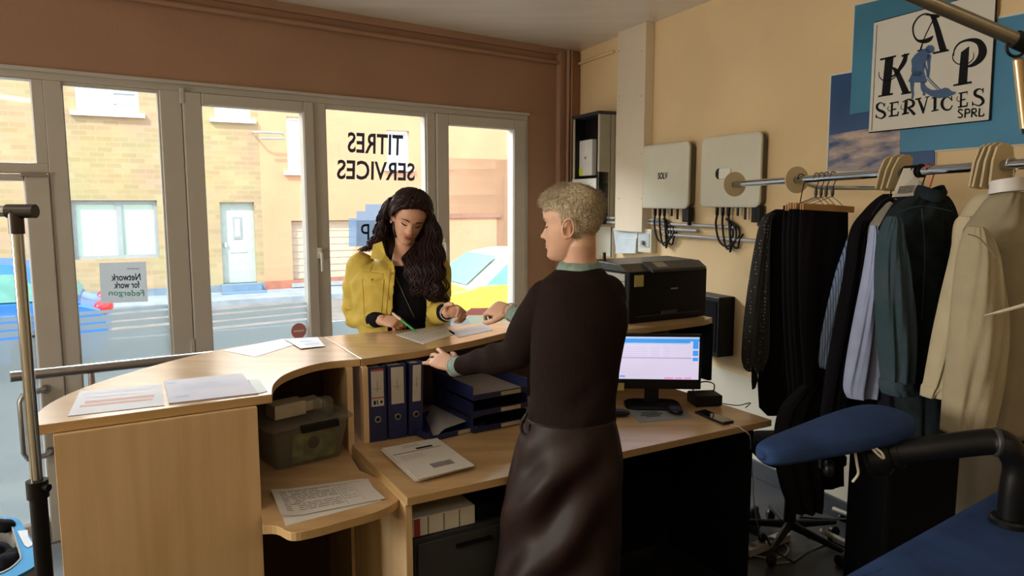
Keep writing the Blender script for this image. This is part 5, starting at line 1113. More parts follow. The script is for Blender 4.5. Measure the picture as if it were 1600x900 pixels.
bangle(wrL+dL.normalized()*.021, dL, .031, .0016, Mgold, 'thin gold bracelet on the wrist resting on the counter edge')
bangle(wrR-dR_.normalized()*.008, dR_, .034, .0030, Mwb, 'pale bead bracelet on the reaching wrist, next to the sleeve', None, 30)
bangle(wrR+dR_.normalized()*.003, dR_, .033, .0026, Mgold, 'gold chain bracelet on the reaching wrist, second from the sleeve', None, 34)
bangle(wrR+dR_.normalized()*.013, dR_, .0325, .0022, mat('brown_beads', (.25,.14,.09), .4), 'brown bead bracelet on the reaching wrist, nearest the hand', None, 34)
# skirt with draped folds, sash and its loop
sk = MB(); rows_ = [(652,823,960,.125),(665,819,964,.132),(690,808,969,.145),(725,799,972,.152),(770,789,970,.155),(830,780,968,.158),(900,772,966,.162),(970,768,962,.17),(1010,768,960,.172)]
rows_ = smoothpts(rows_, 6); R_ = []
for q in rows_:
    c, A, B = row(q[1], q[2], q[0], DS-.035, q[3]); r = []
    f = min(1, max(0, (q[0]-660)/60))
    for i in range(140):
        t = 2*math.pi*i/140; n_ = A*math.cos(t)+B*math.sin(t); px_ = math.cos(t)
        # folds swing from the left hip down to the left, as cloth gathered at the waist does
        ph = (q[0]-660)*.050+px_*5.2; w_ = .020*f*max(0, -math.sin(t)+.15)*(.5+.5*math.cos(px_*1.3+.6))*math.sin(ph)+.004*f*math.sin(t*9+q[0]*.01)
        r.append(c+n_*(1+w_/max(n_.length, .05)))
    R_.append(r)
sk.rings(R_); Msk = mat('dark_brown_leather', (.020,.009,.008), .55, vscale=9, var=.25, bump=.06, bscale=60, spec=.3); put(sk, 'skirt', Msk, pS, smooth=True)
mb = MB(); a = at(822, 650, DS-.06); mb.tube(smoothpts([tuple(a+V((.0,-.02,.01))), tuple(a+V((-.014,-.02,-.015))), tuple(a+V((-.012,-.02,-.045))), tuple(a+V((.006,-.03,-.055))), tuple(a+V((.008,-.03,-.02)))], 5), .005, 8, True); put(mb, 'belt_loop', Msk, pS, smooth=True)
for an in ft:
    mb = MB(); mb.loft([(an+V((.012,-.045,-.045)), V((.032,.0,0)), UP*.042), (an+V((-.02,.04,-.05)), V((.040,.012,0)), UP*.038), (an+V((-.07,.12,-.062)), V((.042,.014,0)), UP*.026), (an+V((-.10,.17,-.066)), V((.032,.01,0)), UP*.022)], 20); put(mb, 'shoe', M['black'], pS, smooth=True)
# ------------------------------------------------------------------ the long-haired person in the yellow jacket
DC = 3.42
Hc = Head((0, .083, .118), at(643, 352, 3.33), (.22, -.86, -.46), (.22, .0, 1), .99)
pC = thing('person', V((*at(625, 500, DC).xy, 0)), 'person with long dark hair in yellow denim jacket and black top, writing at the counter', 'person')
body = MB(); Hc.mesh(body)
nb = at(633, 408, DC); hc = Hc.w(V((0, -.030, .04)))
body.loft([(hc+V((0,0,.04)), V((.046,0,0)), V((0,.05,0))), (hc, V((.047,0,0)), V((0,.05,0))), (hc*.5+nb*.5+V((0,.01,0)), V((.047,0,0)), V((0,.048,0))), (nb, V((.065,0,0)), V((0,.052,0))), (nb-V((0,0,.05)), V((.10,0,0)), V((0,.060,0)))], 28)
body.loft([row(585,675,425,DC+.02,.07), row(572,682,450,DC,.085), row(578,676,490,DC,.09), row(582,672,530,DC+.0,.085), row(575,680,580,DC+.03,.10), row(572,684,640,DC+.03,.11)], 24)
for px in (602, 652):
    t0 = at(px, 620, DC+.03); kn = V((t0.x, t0.y+.0, .48)); an = V((t0.x, t0.y+.02, .09)); body.tube([t0, (t0+kn)/2, kn, V((kn.x, kn.y+.02, .33)), an, V((an.x, an.y, .05))], [.085,.07,.053,.05,.034,.034], 16, True)
shA = at(562, 414, DC+.02); elA = at(557, 495, DC+.05); wrA = at(597, 508, 3.27)      # her right arm, left in the photograph
wrA.z = max(wrA.z, ZC+.040)
body.tube([shA, (shA+elA)/2, elA, (elA+wrA)/2, wrA], [.045,.042,.036,.034,.025], 16, True)
pen = at(651, 523, 3.17); pen.z = ZC+.004
Da = V((pen.x-wrA.x, pen.y-wrA.y, -.010))
tipsA = hand(body, wrA, (Da.x, Da.y, .0), (-.25,-.45,.86), -1, [(48,48,20),(62,62,30),(68,66,30),(70,66,30)], (.85,.5), .93, .02)
shB = at(684, 420, DC+.02); elB = at(683, 489, 3.34); wrB = at(699, 489, 3.08)
body.tube([shB, (shB+elB)/2, elB, (elB+wrB)/2, wrB], [.045,.042,.036,.034,.025], 16, True)
Db = (at(748, 480, 2.96)-wrB)
tipsB = hand(body, wrB, Db, (.0,.80,.58), 1, [(30,42,22),(48,62,34),(58,68,38),(64,70,38)], (.15,.25), 1.0, .02)
me = remesh(body, .0028, 2, .5); put(me, 'body', Mskin2, pC, smooth=True)
Mdb = mat('dark_brow', (.03,.015,.012), .8); Hc.face(pC, Mdb, mat('lips_rose', (.42,.12,.11), .35), mat('lash', (.008,.005,.005), .7))
# black top, jacket
tp = MB(); tp.loft([row(604,660,414,DC+.0,.062), row(590,668,424,DC+.0,.075), row(575,683,445,DC,.097), row(574,684,480,DC,.105), row(576,682,520,DC,.102), row(570,686,570,DC+.02,.115), row(572,684,600,DC+.03,.115)], 32, False)
me = remesh(tp, .006, 3); put(me, 'black_top', M['blacksoft'], pC, smooth=True)
tr_ = MB()
for px in (602, 652):
    t0 = at(px, 600, DC+.03); tr_.tube([t0, V((t0.x, t0.y, .48)), V((t0.x, t0.y+.02, .06))], [.095,.065,.055], 18, True)
me = remesh(tr_, .008, 3); put(me, 'trousers', mat('dark_denim', (.02,.025,.05), .8), pC, smooth=True)
for px in (602, 652):
    t0 = at(px, 600, DC+.03); mb = MB(); mb.loft([(V((t0.x, t0.y+.06, .042)), V((.034,0,0)), UP*.04), (V((t0.x, t0.y-.03, .038)), V((.04,0,0)), UP*.036), (V((t0.x, t0.y-.13, .028)), V((.038,0,0)), UP*.026)], 18); put(mb, 'shoe', M['black'], pC, smooth=True)
jk = MB()
jk.loft([row(598,664,402,DC+.02,.078), row(583,676,409,DC+.02,.092), row(560,688,419,DC+.01,.108), row(548,696,440,DC,.122), row(552,696,475,DC,.125), row(560,694,515,DC,.122), row(562,694,560,DC+.02,.13)], 40, False, 2.3)
jk.tube([shA+V((.006,0,-.004)), shA*.6+elA*.4+V((-.008,0,0)), elA*.8+shA*.2+V((-.008,0,0)), elA+V((-.002,0,.004)), elA*.6+wrA*.4, elA*.3+wrA*.7], [.066,.066,.062,.060,.054,.044], 24, True)
jk.tube([shB, shB*.6+elB*.4+V((.006,0,0)), elB*.8+shB*.2, elB, elB*.6+wrB*.4, elB*.3+wrB*.7], [.062,.062,.058,.057,.050,.042], 24, True)
me = remesh(jk, .0042, 4, .6)
def jkfn(co, no):
    out = .0022*np.sin(co[:,2]*60+4*np.sin(co[:,0]*22))
    for e, w_ in ((elA, wrA), (elB, wrB)):
        e = np.array(e); d = np.sqrt(((co-e)**2).sum(1)); out += .0045*np.exp(-(d/.11)**2)*np.sin((co[:,2]*.75+co[:,0]*.6)*130+2*np.sin(co[:,1]*30))
    return out
displace(me, jkfn)
# open front: the jacket is cut along its two front edges
bm = bmesh.new(); bm.from_mesh(me); dl_ = []
cs = np.array([list(f.calc_center_median()) for f in bm.faces]); nx, ny = proj(cs); 
le = np.interp(ny, [395,404,415,426,450,482,505,530], [604,612,616,617,615,613,607,604]); ri = np.interp(ny, [395,404,425,453,477,509,530], [650,655,660,664,667,665,664])
bm.faces.ensure_lookup_table()
for i, f in enumerate(bm.faces):
    if le[i] < nx[i] < ri[i] and cs[i][1] < DC+.015: dl_.append(f)
    elif ny[i] < 408 and 607 < nx[i] < 662 and f.normal.z > .25 and cs[i][2] > nb.z-.02: dl_.append(f)
bmesh.ops.delete(bm, geom=dl_, context='FACES'); bm.to_mesh(me); bm.free()
Myel = mat('yellow_denim', (.55,.41,.07), .75, vscale=14, var=.10, bump=.15, bscale=220)
jo = put(me, 'jacket', Myel, pC, smooth=True); so2 = jo.modifiers.new('thick', 'SOLIDIFY'); so2.thickness = .004; so2.offset = -1
# collar wings, pocket flap, seams, buttons laid on the jacket front
dgc = bpy.context.evaluated_depsgraph_get(); dgc.update()
from mathutils.bvhtree import BVHTree
def bvh_of(o):
    me_ = o.data; off = o.matrix_basis.translation+(o.parent.matrix_basis.translation if o.parent else V((0,0,0))); return BVHTree.FromPolygons([v.co+off for v in me_.vertices], [tuple(p.vertices) for p in me_.polygons])
bj = bvh_of(jo)
def hitj(px, py, lift=.004, bvh=None, dflt=3.3):
    r = ray(px, py).normalized(); h = (bvh or bj).ray_cast(V((0,0,CAMZ)), r); 
    return h[0]-r*lift if h[0] is not None else at(px, py, dflt)
Myd = mat('yellow_stitch', (.38,.25,.02), .8)
def patch(pts, name, m_, par, lift=.004, th=.003, bvh=None, d=3.3):
    mb = MB(); P_ = [hitj(x, y, lift, bvh, d) for x, y in pts]; c = ray(*pts[0]).normalized(); mb.prism(P_, c*th); return put(mb, name, m_, par)
cn = [at(*q) for q in ((583,382,3.40),(597,377,3.38),(603,398,3.32),(611,408,3.30),(596,407,3.29),(579,404,3.33))]
mb = MB(); c0_ = ray(600,390).normalized(); mb.prism(cn, c0_*.006); put(mb, 'collar', Myel, pC, bevel=.002)
cn = [at(*q) for q in ((652,395,3.38),(664,404,3.33),(680,412,3.33),(676,421,3.30),(664,428,3.29),(657,415,3.32))]
mb = MB(); mb.prism(cn, c0_*.006); put(mb, 'collar', Myel, pC, bevel=.002)
patch([(566,424),(598,428),(598,434),(581,441),(566,434)], 'pocket_flap', Myel, pC, .003, .002)
for a, b in (((583,412),(578,424)), ((566,436),(570,500)), ((600,436),(595,500)), ((565,424),(599,428)), ((610,420),(602,505)), ((668,450),(690,470))):
    mb = MB(); N_ = 14; pts = [hitj(a[0]+(b[0]-a[0])*i/N_, a[1]+(b[1]-a[1])*i/N_, .0012) for i in range(N_+1)]; mb.tube(pts, .0013, 5); put(mb, 'seam', Myd, pC, smooth=True)
for px, py in ((582,437),(611,428),(606,466),(602,500),(667,462)):
    p = hitj(px, py, .003); mb = MB(); mb.disc(p, ray(px, py), .0065, .003, 14); put(mb, 'button', Mgold, pC, smooth='auto')
cuff(pC, elA*.3+wrA*.7, elA*.10+wrA*.90, .043, .033, M['blacksoft'], 'sleeve_cuff'); cuff(pC, elB*.3+wrB*.7, elB*.05+wrB*.95, .041, .032, M['blacksoft'], 'sleeve_cuff')
# thin strap across the top
mb = MB(); bt = bvh_of([o for o in C.objects if o.name.startswith('black_top')][0]); pts = [hitj(616+ (648-616)*i/16, 428+(497-428)*i/16, .003, bt) for i in range(17)]; mb.tube(pts, .0022, 6); put(mb, 'bag_strap', mat('grey_strap', (.10,.09,.08), .5), pC, smooth=True)
# the long hair
def maskC(t, h):
    a = abs(t+.12); 
    lim = np.interp(h, [.0,.06,.10,.135,.155,.172,.188,.200], [1.85,1.8,1.7,1.5,1.28,1.0,.55,-.2])
    return ss(lim-.10, lim+.10, a)
hm = hair_shell(Hc, maskC, lambda t, h: .010+.014*ss(.12,.2,h)+.006*abs(math.sin(t*9+h*30)), .015, inner=-.010)
def hp(px, py, d): return at(px, py, d)
mass = [  # guiding curves for the falling hair: (pixel x, y, depth, half width m, half depth m)
 [(668,330,3.43,.022,.05),(675,355,3.42,.034,.05),(674,385,3.37,.050,.045),(670,410,3.31,.068,.04),(668,432,3.28,.068,.035),(674,452,3.27,.045,.03),(686,470,3.28,.025,.02),(691,482,3.28,.010,.012)],
 [(662,372,3.42,.02,.03),(652,395,3.35,.05,.03),(652,415,3.30,.06,.03),(656,440,3.285,.045,.025),(655,458,3.28,.02,.015)],
 [(611,312,3.44,.020,.06),(605,328,3.44,.030,.055),(600,345,3.45,.032,.05),(596,362,3.46,.032,.045),(590,376,3.45,.030,.03),(580,386,3.44,.022,.02),(566,390,3.44,.008,.01)],
 [(600,345,3.40,.012,.03),(597,362,3.40,.018,.03),(596,376,3.41,.016,.02)],
 [(632,330,3.50,.11,.06),(634,360,3.50,.115,.06),(634,390,3.52,.12,.05),(634,420,3.55,.11,.035),(634,450,3.57,.08,.02)]]
rh = random.Random(21)
for ci, g in enumerate(mass):
    P_ = smoothpts(g, 6); secs = [(hp(q[0], q[1], q[2]), V((q[3]*.9,0,0)), V((0,q[4],0))) for q in P_]; hm.loft(secs, 22)
    n_st = (230, 90, 70, 24, 60)[ci]
    for _ in range(n_st):
        th_ = rh.uniform(math.pi, 2*math.pi) if rh.random() < .7 else rh.uniform(0, math.pi); rr_ = rh.uniform(.82, 1.08); ph = rh.uniform(0, 6.28); i0 = rh.randint(0, len(P_)//3); i1 = rh.randint(int(len(P_)*.8), len(P_)); pts = []
        amp = rh.uniform(.005, .013)
        for k in range(i0, i1):
            q = P_[k]; f = k/len(P_); c = hp(q[0], q[1], q[2]); pts.append(c+V((q[3]*rr_*math.cos(th_)+amp*(.2+f*1.8)*math.sin(k*.85+ph*(.35 if ci == 0 else 1)), q[4]*rr_*math.sin(th_)-.002+amp*f*math.cos(k*.55+ph), 0)))
        if len(pts) > 4:
            hm.tube(pts+[pts[-1]+V((rh.gauss(0,.012), 0, -.012))], [.0016]+[rh.uniform(.0022,.0036)]*(len(pts)-1)+[.0006], 5)
# strands combed over the crown from the parting to each side
for _ in range(420):
    sgn = 1 if rh.random() < .55 else -1; back_ = rh.uniform(0, 1); t0 = .10+rh.uniform(-.08,.08); pts = []; t1 = (-1.25-1.6*back_) if sgn > 0 else (1.25+1.6*back_)
    for k in range(12):
        f = k/11; h = .2275-.0*f; hh_ = np.interp(f, [0,.25,.6,1], [.226-.02*(1-back_)*1.2,.214-.01*back_,.17,.10]); tt = (-.1*(1-f)+t1*min(1, f*1.15+.12*back_))
        pts.append(Hc.w(head_pt((-tt) % (2*math.pi), hh_, .0245+.0035*math.sin(f*9+back_*20)+rh.uniform(0,.0015))))
    hm.tube(pts, [.0012]+[.0022]*10+[.001], 4)
for pts in ([(676,380,3.34),(686,392,3.32),(683,404,3.31),(690,412,3.31),(684,420,3.31)], [(684,440,3.29),(694,452,3.28),(688,462,3.28),(696,474,3.28)], [(688,430,3.30),(698,446,3.29),(693,458,3.29),(700,468,3.29)], [(672,350,3.36),(680,366,3.35),(678,380,3.34)]):
    for _ in range(7): o_ = V((rh.gauss(0,.006), rh.gauss(0,.006), 0)); hm.tube([hp(*q)+o_ for q in smoothpts(pts, 5)], .0018, 5, True)
Mdh = mat('dark_brown_hair', (.008,.004,.005), .42, vscale=120, col2=(.030,.009,.010), stretch=(1,1,.2), spec=.25); put(hm.mesh('hair', False), 'hair', Mdh, pC, smooth=True)
mb = MB(); mb.ball(Hc.w(V((.077,.004,.072))), .0042, 8); mb2 = mb; mb.ball(Hc.w(V((-.077,.004,.072))), .0042, 8) if False else None
tag(put(mb, 'earring', Mwb, smooth=True), 'small pearl earring in the long-haired person\'s ear', 'earring')
tag(bangle(wrB+ (wrB-elB).normalized()*.004, wrB-elB, .031, .0022, Mwb, 'pale bracelet on the long-haired person\'s wrist'), None)
# pen, card, ring
pt = pen; pu_ = at(613, 489, 3.235); d = (pu_-pt).normalized(); L_ = (pu_-pt).length
po = thing('pen', pt, 'green and white ballpoint pen in the writing hand', 'pen')
mb = MB(); mb.tube([pt, pt+d*.018, pt+d*.025, pt+d*(L_-.055)], [.0012,.0045,.0058,.0058], 12); put(mb, 'barrel', mat('pen_green', (.02,.28,.06), .35), po, smooth='auto')
mb = MB(); mb.tube([pt+d*(L_-.055), pt+d*(L_-.002), pt+d*L_], [.0060,.0056,.003], 12); put(mb, 'pen_cap', mat('pen_white', (.68,.62,.48), .4), po, smooth='auto')
ca = at(727, 487, 2.945); cb = at(762, 487, 2.885); u = (cb-ca).normalized(); n_ = V((.1,-.5,.85)); n_ = (n_-u*n_.dot(u)).normalized(); w_ = u.cross(n_)
mb = MB(); c = (ca+cb)/2; mb.prism([c+u*(.043*a)+w_*(.027*b) for a, b in ((-1,-1),(1,-1),(1,1),(-1,1))], n_*.0012); tag(put(mb, 'card', mat('red_card', (.50,.08,.05), .4)), 'small red card being passed from hand to hand above the counter', 'card')
# ================================================================== clothes rail and clothes
RA = at(1145, 288, 3.5); RB = at(1600, 256, 1.98); rd = (RB-RA).normalized(); RE = RB+rd*.5
rail = thing('clothes_rail', V((*((RA+RB)/2).xy, 1.6)), 'bright chrome rail along the wall carrying the hanging clothes', 'clothes rail')
mb = MB(); mb.tube([RA-rd*.02, RA, RE], .0145, 18); put(mb, 'rail', M['chrome'], rail, smooth='auto')
def railpt(px):      # the point of the rail seen at this picture column
    lo, hi = 0, 3.0
    for _ in range(40):
        m_ = (lo+hi)/2; p = RA+rd*m_; x, _y = proj(np.array([list(p)]))
        if x[0] < px: lo = m_
        else: hi = m_
    return RA+rd*lo
for px in (1240, 1592):
    p = railpt(px); q = p+Rw.n*-( (p-Rw.o).dot(Rw.n)-.005 ); mb = MB(); mb.tube([p+V((0,0,.0)), p+(q-p)*.2+V((0,0,-.03)), q+V((0,0,-.03))], .009, 10); mb.disc(q+V((0,0,-.03)), Rw.n, .035, .008); put(mb, 'wall_bracket', M['chrome'], rail, smooth='auto')
Mply = mat('plywood_ring', (.52,.42,.25), .6, vscale=5, var=.1)
def ring_div(px, r, label, off=V((0,0,0)), th=.006):
    p = railpt(px)+off; mb = MB(); mb.disc(p, rd, r, th, 36, hole=.016); return tag(put(mb, 'size_divider', Mply, smooth='auto'), label, 'rail divider')
ring_div(1148, .058, 'round cream divider disc at the far end of the clothes rail')
ring_div(1245, .054, 'round cream divider disc beside the black trousers on the rail')
def paddle(px, hgt, tilt, label, w=.035):
    p = railpt(px); A = rd.cross(UP).normalized(); mb = MB()
    prof = [(-w,-hgt*.45),(-w*1.0,hgt*.1),(-w*.75,hgt*.42),(-w*.3,hgt*.5),(w*.3,hgt*.5),(w*.75,hgt*.42),(w,hgt*.1),(w,-hgt*.45),(w*.5,-hgt*.5),(-w*.5,-hgt*.5)]
    T_ = (UP+rd*tilt).normalized(); mb.prism([p+A*a+T_*b for a, b in prof], rd*.008); return tag(put(mb, 'size_divider', Mply, bevel=.001), label, 'rail divider')
for k, (px, h_, t_) in enumerate(((1386,.115,.25),(1396,.125,.32),(1406,.12,.38))):
    paddle(px, h_, t_, ['far one of three wooden dividers above the black jacket', 'middle one of three wooden dividers above the black jacket', 'near one of three wooden dividers above the black jacket'][k])
for k, (px, h_, t_) in enumerate(((1534,.125,.15),(1541,.13,.2),(1552,.13,.12),(1564,.12,.05))):
    paddle(px, h_, t_, ['furthest of four wooden dividers left of the khaki shirt', 'second furthest of four wooden dividers left of the khaki shirt', 'second nearest of four wooden dividers left of the khaki shirt', 'nearest of four wooden dividers, touching the khaki shirt collar'][k])
def cloth(rows, d, m_, name, label=None, parent=None, cat='shirt', folds=.006, nf=5, seed=0, slope=.22, thk=1.0, group=None, kx=None):
    # rows: (pixel y, left x, right x, half thickness); a hanging piece of clothing that faces across the rail
    P_ = smoothpts(rows, 6); x0 = rows[0][1]; R_ = []; n_ = 72
    for k, q in enumerate(P_):
        a = at(q[1], q[0], d); b = at(q[2], q[0], d); b = b+V((0, slope*(b.x-a.x), 0)); b = b  ; c = (a+b)/2; A = (b-a)/2; B = V((-A.y, A.x, 0)).normalized(); f = k/len(P_); r = []
        for i in range(n_):
            t = 2*math.pi*i/n_; cx, sy = math.cos(t), math.sin(t); cx2 = math.copysign(abs(cx)**.8, cx); sy2 = math.copysign(abs(sy)**.8, sy)
            w_ = folds*(.25+f)*math.sin(nf*cx*2.2+seed+1.1*math.sin(f*5+seed))+folds*.4*math.sin(nf*cx*5+f*14+seed*3)
            th_ = q[3]*thk
            r.append(c+A*cx2+B*(th_*sy2+(w_ if sy < 0 else -w_*.3)*abs(sy)))
        R_.append(r)
    mb = MB(); mb.rings(R_); o = put(mb, name, m_, parent, smooth=True)
    if label: tag(o, label, cat, group)
    return o
def hook(px, top_px, m_, label, lean=0, body=True, w=.40, d=None, group=None, cat='coat hanger', z=-.085, name='coat_hanger'):
    p = railpt(px); A = rd.cross(UP).normalized(); A = A if A.x > 0 else -A; o = thing(name, p+UP*(z-.05), label, cat, group)
    pts = [p+A*(-.016)+UP*.002, p+A*(-.012)+UP*.018, p+UP*.0205, p+A*.014+UP*.014, p+A*.018-UP*.002, p+A*.010-UP*.03, p+UP*(z+.01), p+UP*z]
    mb = MB(); mb.tube([V(x) for x in smoothpts([tuple(q) for q in pts], 4)], .0022, 8, True); put(mb, 'hook', m_, o, smooth=True)
    mb = MB(); mb.tube([p+UP*(z-.05)+A*(-w/2), p+UP*(z-.015)+A*(-w*.25), p+UP*z, p+UP*(z-.015)+A*(w*.25), p+UP*(z-.05)+A*(w/2)], [.005,.007,.008,.007,.005], 10, True); put(mb, 'shoulder_bar', m_, o, smooth=True)
    return o
# --- trousers on wooden clip hangers
Mbk = [mat('black_trouser', (.006,.006,.008), .85, spec=.08), mat('black_wool', (.009,.008,.010), .9, spec=.08)]
Mbar = mat('beech_bar', (.50,.28,.11), .5, vscale=9, stretch=(1,1,4), var=.1)
tb = [(1262,3.14,0),(1270,3.04,2),(1278,2.94,4),(1288,2.84,6)]
for k, (px, d, dx) in enumerate(tb):
    p = railpt(px+14); o = thing('clip_hanger', p-UP*.12, ['wooden clip hanger furthest along the rail, holding black trousers', 'second furthest wooden clip hanger holding black trousers', 'third wooden clip hanger holding black trousers', 'nearest wooden clip hanger holding black trousers'][k], 'clip hanger', 'wooden clip hangers with black trousers')
    A = V((.93,.30,-.05)).normalized() if k else V((.9,.4,0)).normalized(); c = p+UP*-.112+V((-.02,0,0))
    if k == 3: c = p+UP*-.115+V((-.015,0,.0))
    mb = MB(); pts = [p+A*-.014, p+A*-.01+UP*.016, p+UP*.0205, p+A*.013+UP*.012, p+A*.012-UP*.01, p-UP*.04, p-UP*.07]; mb.tube([V(x) for x in smoothpts([tuple(q) for q in pts], 4)], .002, 8, True); mb.tube([p-UP*.04, p-UP*.062, p-UP*.07], [.006,.007,.004], 8, True); put(mb, 'hook', M['darkmetal'], o, smooth=True)
    mb = MB(); mb.tube([p-UP*.07, c+A*-.07+UP*.012], .0015, 6); mb.tube([p-UP*.07, c+A*.07+UP*.012], .0015, 6); put(mb, 'wire_yoke', M['steel'], o)
    bw_ = .118; mb = MB(); B = V((-A.y, A.x, 0)).normalized(); T_ = UP
    mb.hexa([c+A*a+B*b+UP*z for z in (-.012,.012) for a, b in ((-bw_,-.008),(bw_,-.008),(bw_,.0),(-bw_,.0))]); mb.hexa([c+A*a+B*b+UP*z for z in (-.012,.012) for a, b in ((-bw_,.004),(bw_,.004),(bw_,.012),(-bw_,.012))]); put(mb, 'wooden_bar', Mbar, o, bevel=.002)
    x_, y_ = proj(np.array([list(c)])); x_, y_ = x_[0], y_[0]; hw = .105*FPX/c.y
    cloth([(y_-3, x_-hw, x_+hw*.95, .010),(y_+10, x_-hw, x_+hw, .016),(y_+70, x_-hw*1.05, x_+hw*.98, .020),(y_+170, x_-hw*1.0, x_+hw*.85, .022),(y_+270, x_-hw*.85, x_+hw*.75, .022),(y_+(330,345,400,440)[k], x_-hw*.7, x_+hw*.75, .020)], c.y-.02, Mbk[k % 2], 'trousers', ['black trousers furthest along the rail, hung from a wooden bar', 'black trousers, second furthest on the rail', 'black trousers, third from the far end of the rail', 'longest black trousers, hung from the nearest wooden bar'][k], cat='trousers', folds=.004, nf=3, seed=k, slope=.3, group='black trousers on wooden clip hangers')
# dotted blouse at the far left
def dotted():
    m = bpy.data.materials.new('dotted_black'); m.use_nodes = True; N = m.node_tree.nodes; L = m.node_tree.links; b = N['Principled BSDF']; b.inputs['Roughness'].default_value = .8
    tc = N.new('ShaderNodeTexCoord'); v_ = N.new('ShaderNodeTexVoronoi'); v_.inputs['Scale'].default_value = 62; v_.inputs['Randomness'].default_value = .35; L.new(tc.outputs['Object'], v_.inputs[0]); r = N.new('ShaderNodeValToRGB'); r.color_ramp.interpolation = 'CONSTANT'
    r.color_ramp.elements[0].color = (.30,.28,.26,1); r.color_ramp.elements[1].position = .17; r.color_ramp.elements[1].color = (.009,.009,.01,1); L.new(v_.outputs['Distance'], r.inputs[0]); L.new(r.outputs[0], b.inputs['Base Color']); return m
Mdot = dotted()
bl = cloth([(327,1212,1240,.012),(336,1197,1250,.02),(348,1189,1250,.026),(400,1184,1240,.03),(500,1180,1235,.032),(588,1186,1225,.03)], 3.30, Mbk[0], 'blouse', 'black blouse with small white dots, furthest along the rail', cat='blouse', folds=.003)
s_ = cloth([(333,1200,1212,.012),(346,1189,1206,.02),(400,1178,1203,.03),(480,1166,1204,.034),(550,1160,1203,.034),(572,1162,1196,.028),(580,1167,1193,.024)], 3.24, Mdot, 'sleeve', None, bl, folds=.004, nf=3)
mb = MB(); mb.prism([at(x, y, 3.22) for x, y in ((1174,570),(1184,572),(1184,595),(1180,607),(1175,609),(1174,596))], V((.002,.006,0))); put(mb, 'tie_ribbon', Mbk[1], bl)
hook(1252, 0, M['black'], 'black coat hanger holding the dotted blouse', w=.12, z=-.10)
# dark dress pooled lower down
cloth([(596,1262,1300,.02),(640,1222,1292,.05),(700,1212,1296,.06),(760,1222,1290,.06),(800,1236,1288,.04)], 2.75, Mbk[1], 'dark_coat', 'long black coat hanging low behind the sleeve board', cat='coat', folds=.01)
# striped shirt
def striped():
    m = bpy.data.materials.new('striped_cotton'); m.use_nodes = True; N = m.node_tree.nodes; L = m.node_tree.links; b = N['Principled BSDF']; b.inputs['Roughness'].default_value = .85
    tc = N.new('ShaderNodeTexCoord'); w_ = N.new('ShaderNodeTexWave'); w_.inputs['Scale'].default_value = 38; w_.bands_direction = 'X'; L.new(tc.outputs['Object'], w_.inputs[0]); r = N.new('ShaderNodeValToRGB')
    r.color_ramp.elements[0].color = (.08,.15,.38,1); r.color_ramp.elements[0].position = .15; r.color_ramp.elements[1].position = .45; r.color_ramp.elements[1].color = (.33,.45,.70,1); L.new(w_.outputs[0], r.inputs[0]); L.new(r.outputs[0], b.inputs['Base Color']); return m
st_ = cloth([(362,1329,1340,.012),(425,1307,1335,.02),(500,1285,1325,.028),(542,1276,1318,.03),(567,1274,1312,.03),(577,1280,1308,.02)], 2.76, striped(), 'striped_shirt', 'blue and white striped shirt sleeve hanging beside the black trousers', cat='shirt', folds=.004, nf=3)
# black jacket
bj_ = cloth([(303,1382,1412,.02),(311,1372,1420,.04),(328,1356,1425,.055),(360,1334,1420,.06),(420,1326,1400,.065),(500,1314,1390,.07),(600,1300,1385,.07),(690,1292,1380,.065)], 2.64, Mbk[1], 'black_jacket', 'long black jacket hanging between striped shirt and lilac shirt', cat='jacket', folds=.010, nf=4, seed=1)
cloth([(345,1344,1356,.015),(365,1332,1352,.025),(430,1322,1346,.032),(500,1309,1338,.035),(580,1294,1330,.034),(660,1283,1330,.03),(700,1284,1326,.03)], 2.56, Mbk[0], 'sleeve', None, bj_, folds=.006, nf=3, seed=3)
hook(1393, 0, M['black'], 'black coat hanger in the long black jacket', w=.12)
Mlil2 = mat('lilac_cotton', (.34,.40,.62), .85, vscale=20, var=.06); Mgry = mat('grey_beige_cotton', (.26,.24,.20), .85)
ls = cloth([(310,1396,1412,.02),(320,1388,1420,.035),(340,1372,1424,.045),(365,1362,1420,.05),(440,1362,1415,.05),(600,1364,1410,.045)], 2.50, Mgry, 'lilac_shirt', 'pale lilac shirt with its sleeve hanging in front of the black jacket', cat='shirt', folds=.006)
cloth([(352,1362,1369,.012),(372,1360,1371,.02),(420,1354,1371,.03),(500,1338,1378,.038),(560,1327,1381,.04),(605,1321,1382,.038),(622,1326,1380,.034)], 2.42, Mlil2, 'sleeve', None, ls, folds=.006, nf=4, seed=2)
Mdk = mat('navy_wool', (.010,.011,.018), .9, spec=.1)
nj = cloth([(304,1412,1436,.02),(318,1400,1440,.035),(345,1384,1440,.045),(375,1372,1440,.05),(440,1368,1440,.05),(520,1374,1440,.05),(680,1378,1440,.05)], 2.40, Mdk, 'navy_jacket', 'dark navy jacket just behind the denim jacket', cat='jacket', folds=.008, nf=3)
mb = MB(); mb.tube([at(x, y, 2.335) for x, y in smoothpts([(1419,318),(1400,338),(1384,370),(1376,420),(1374,450)], 5)], .0028, 6); put(mb, 'piping', mat('grey_piping', (.10,.10,.10), .8), nj, smooth=True)
hook(1440, 0, M['black'], 'black coat hanger in the navy jacket, just behind the red hanger', w=.14)
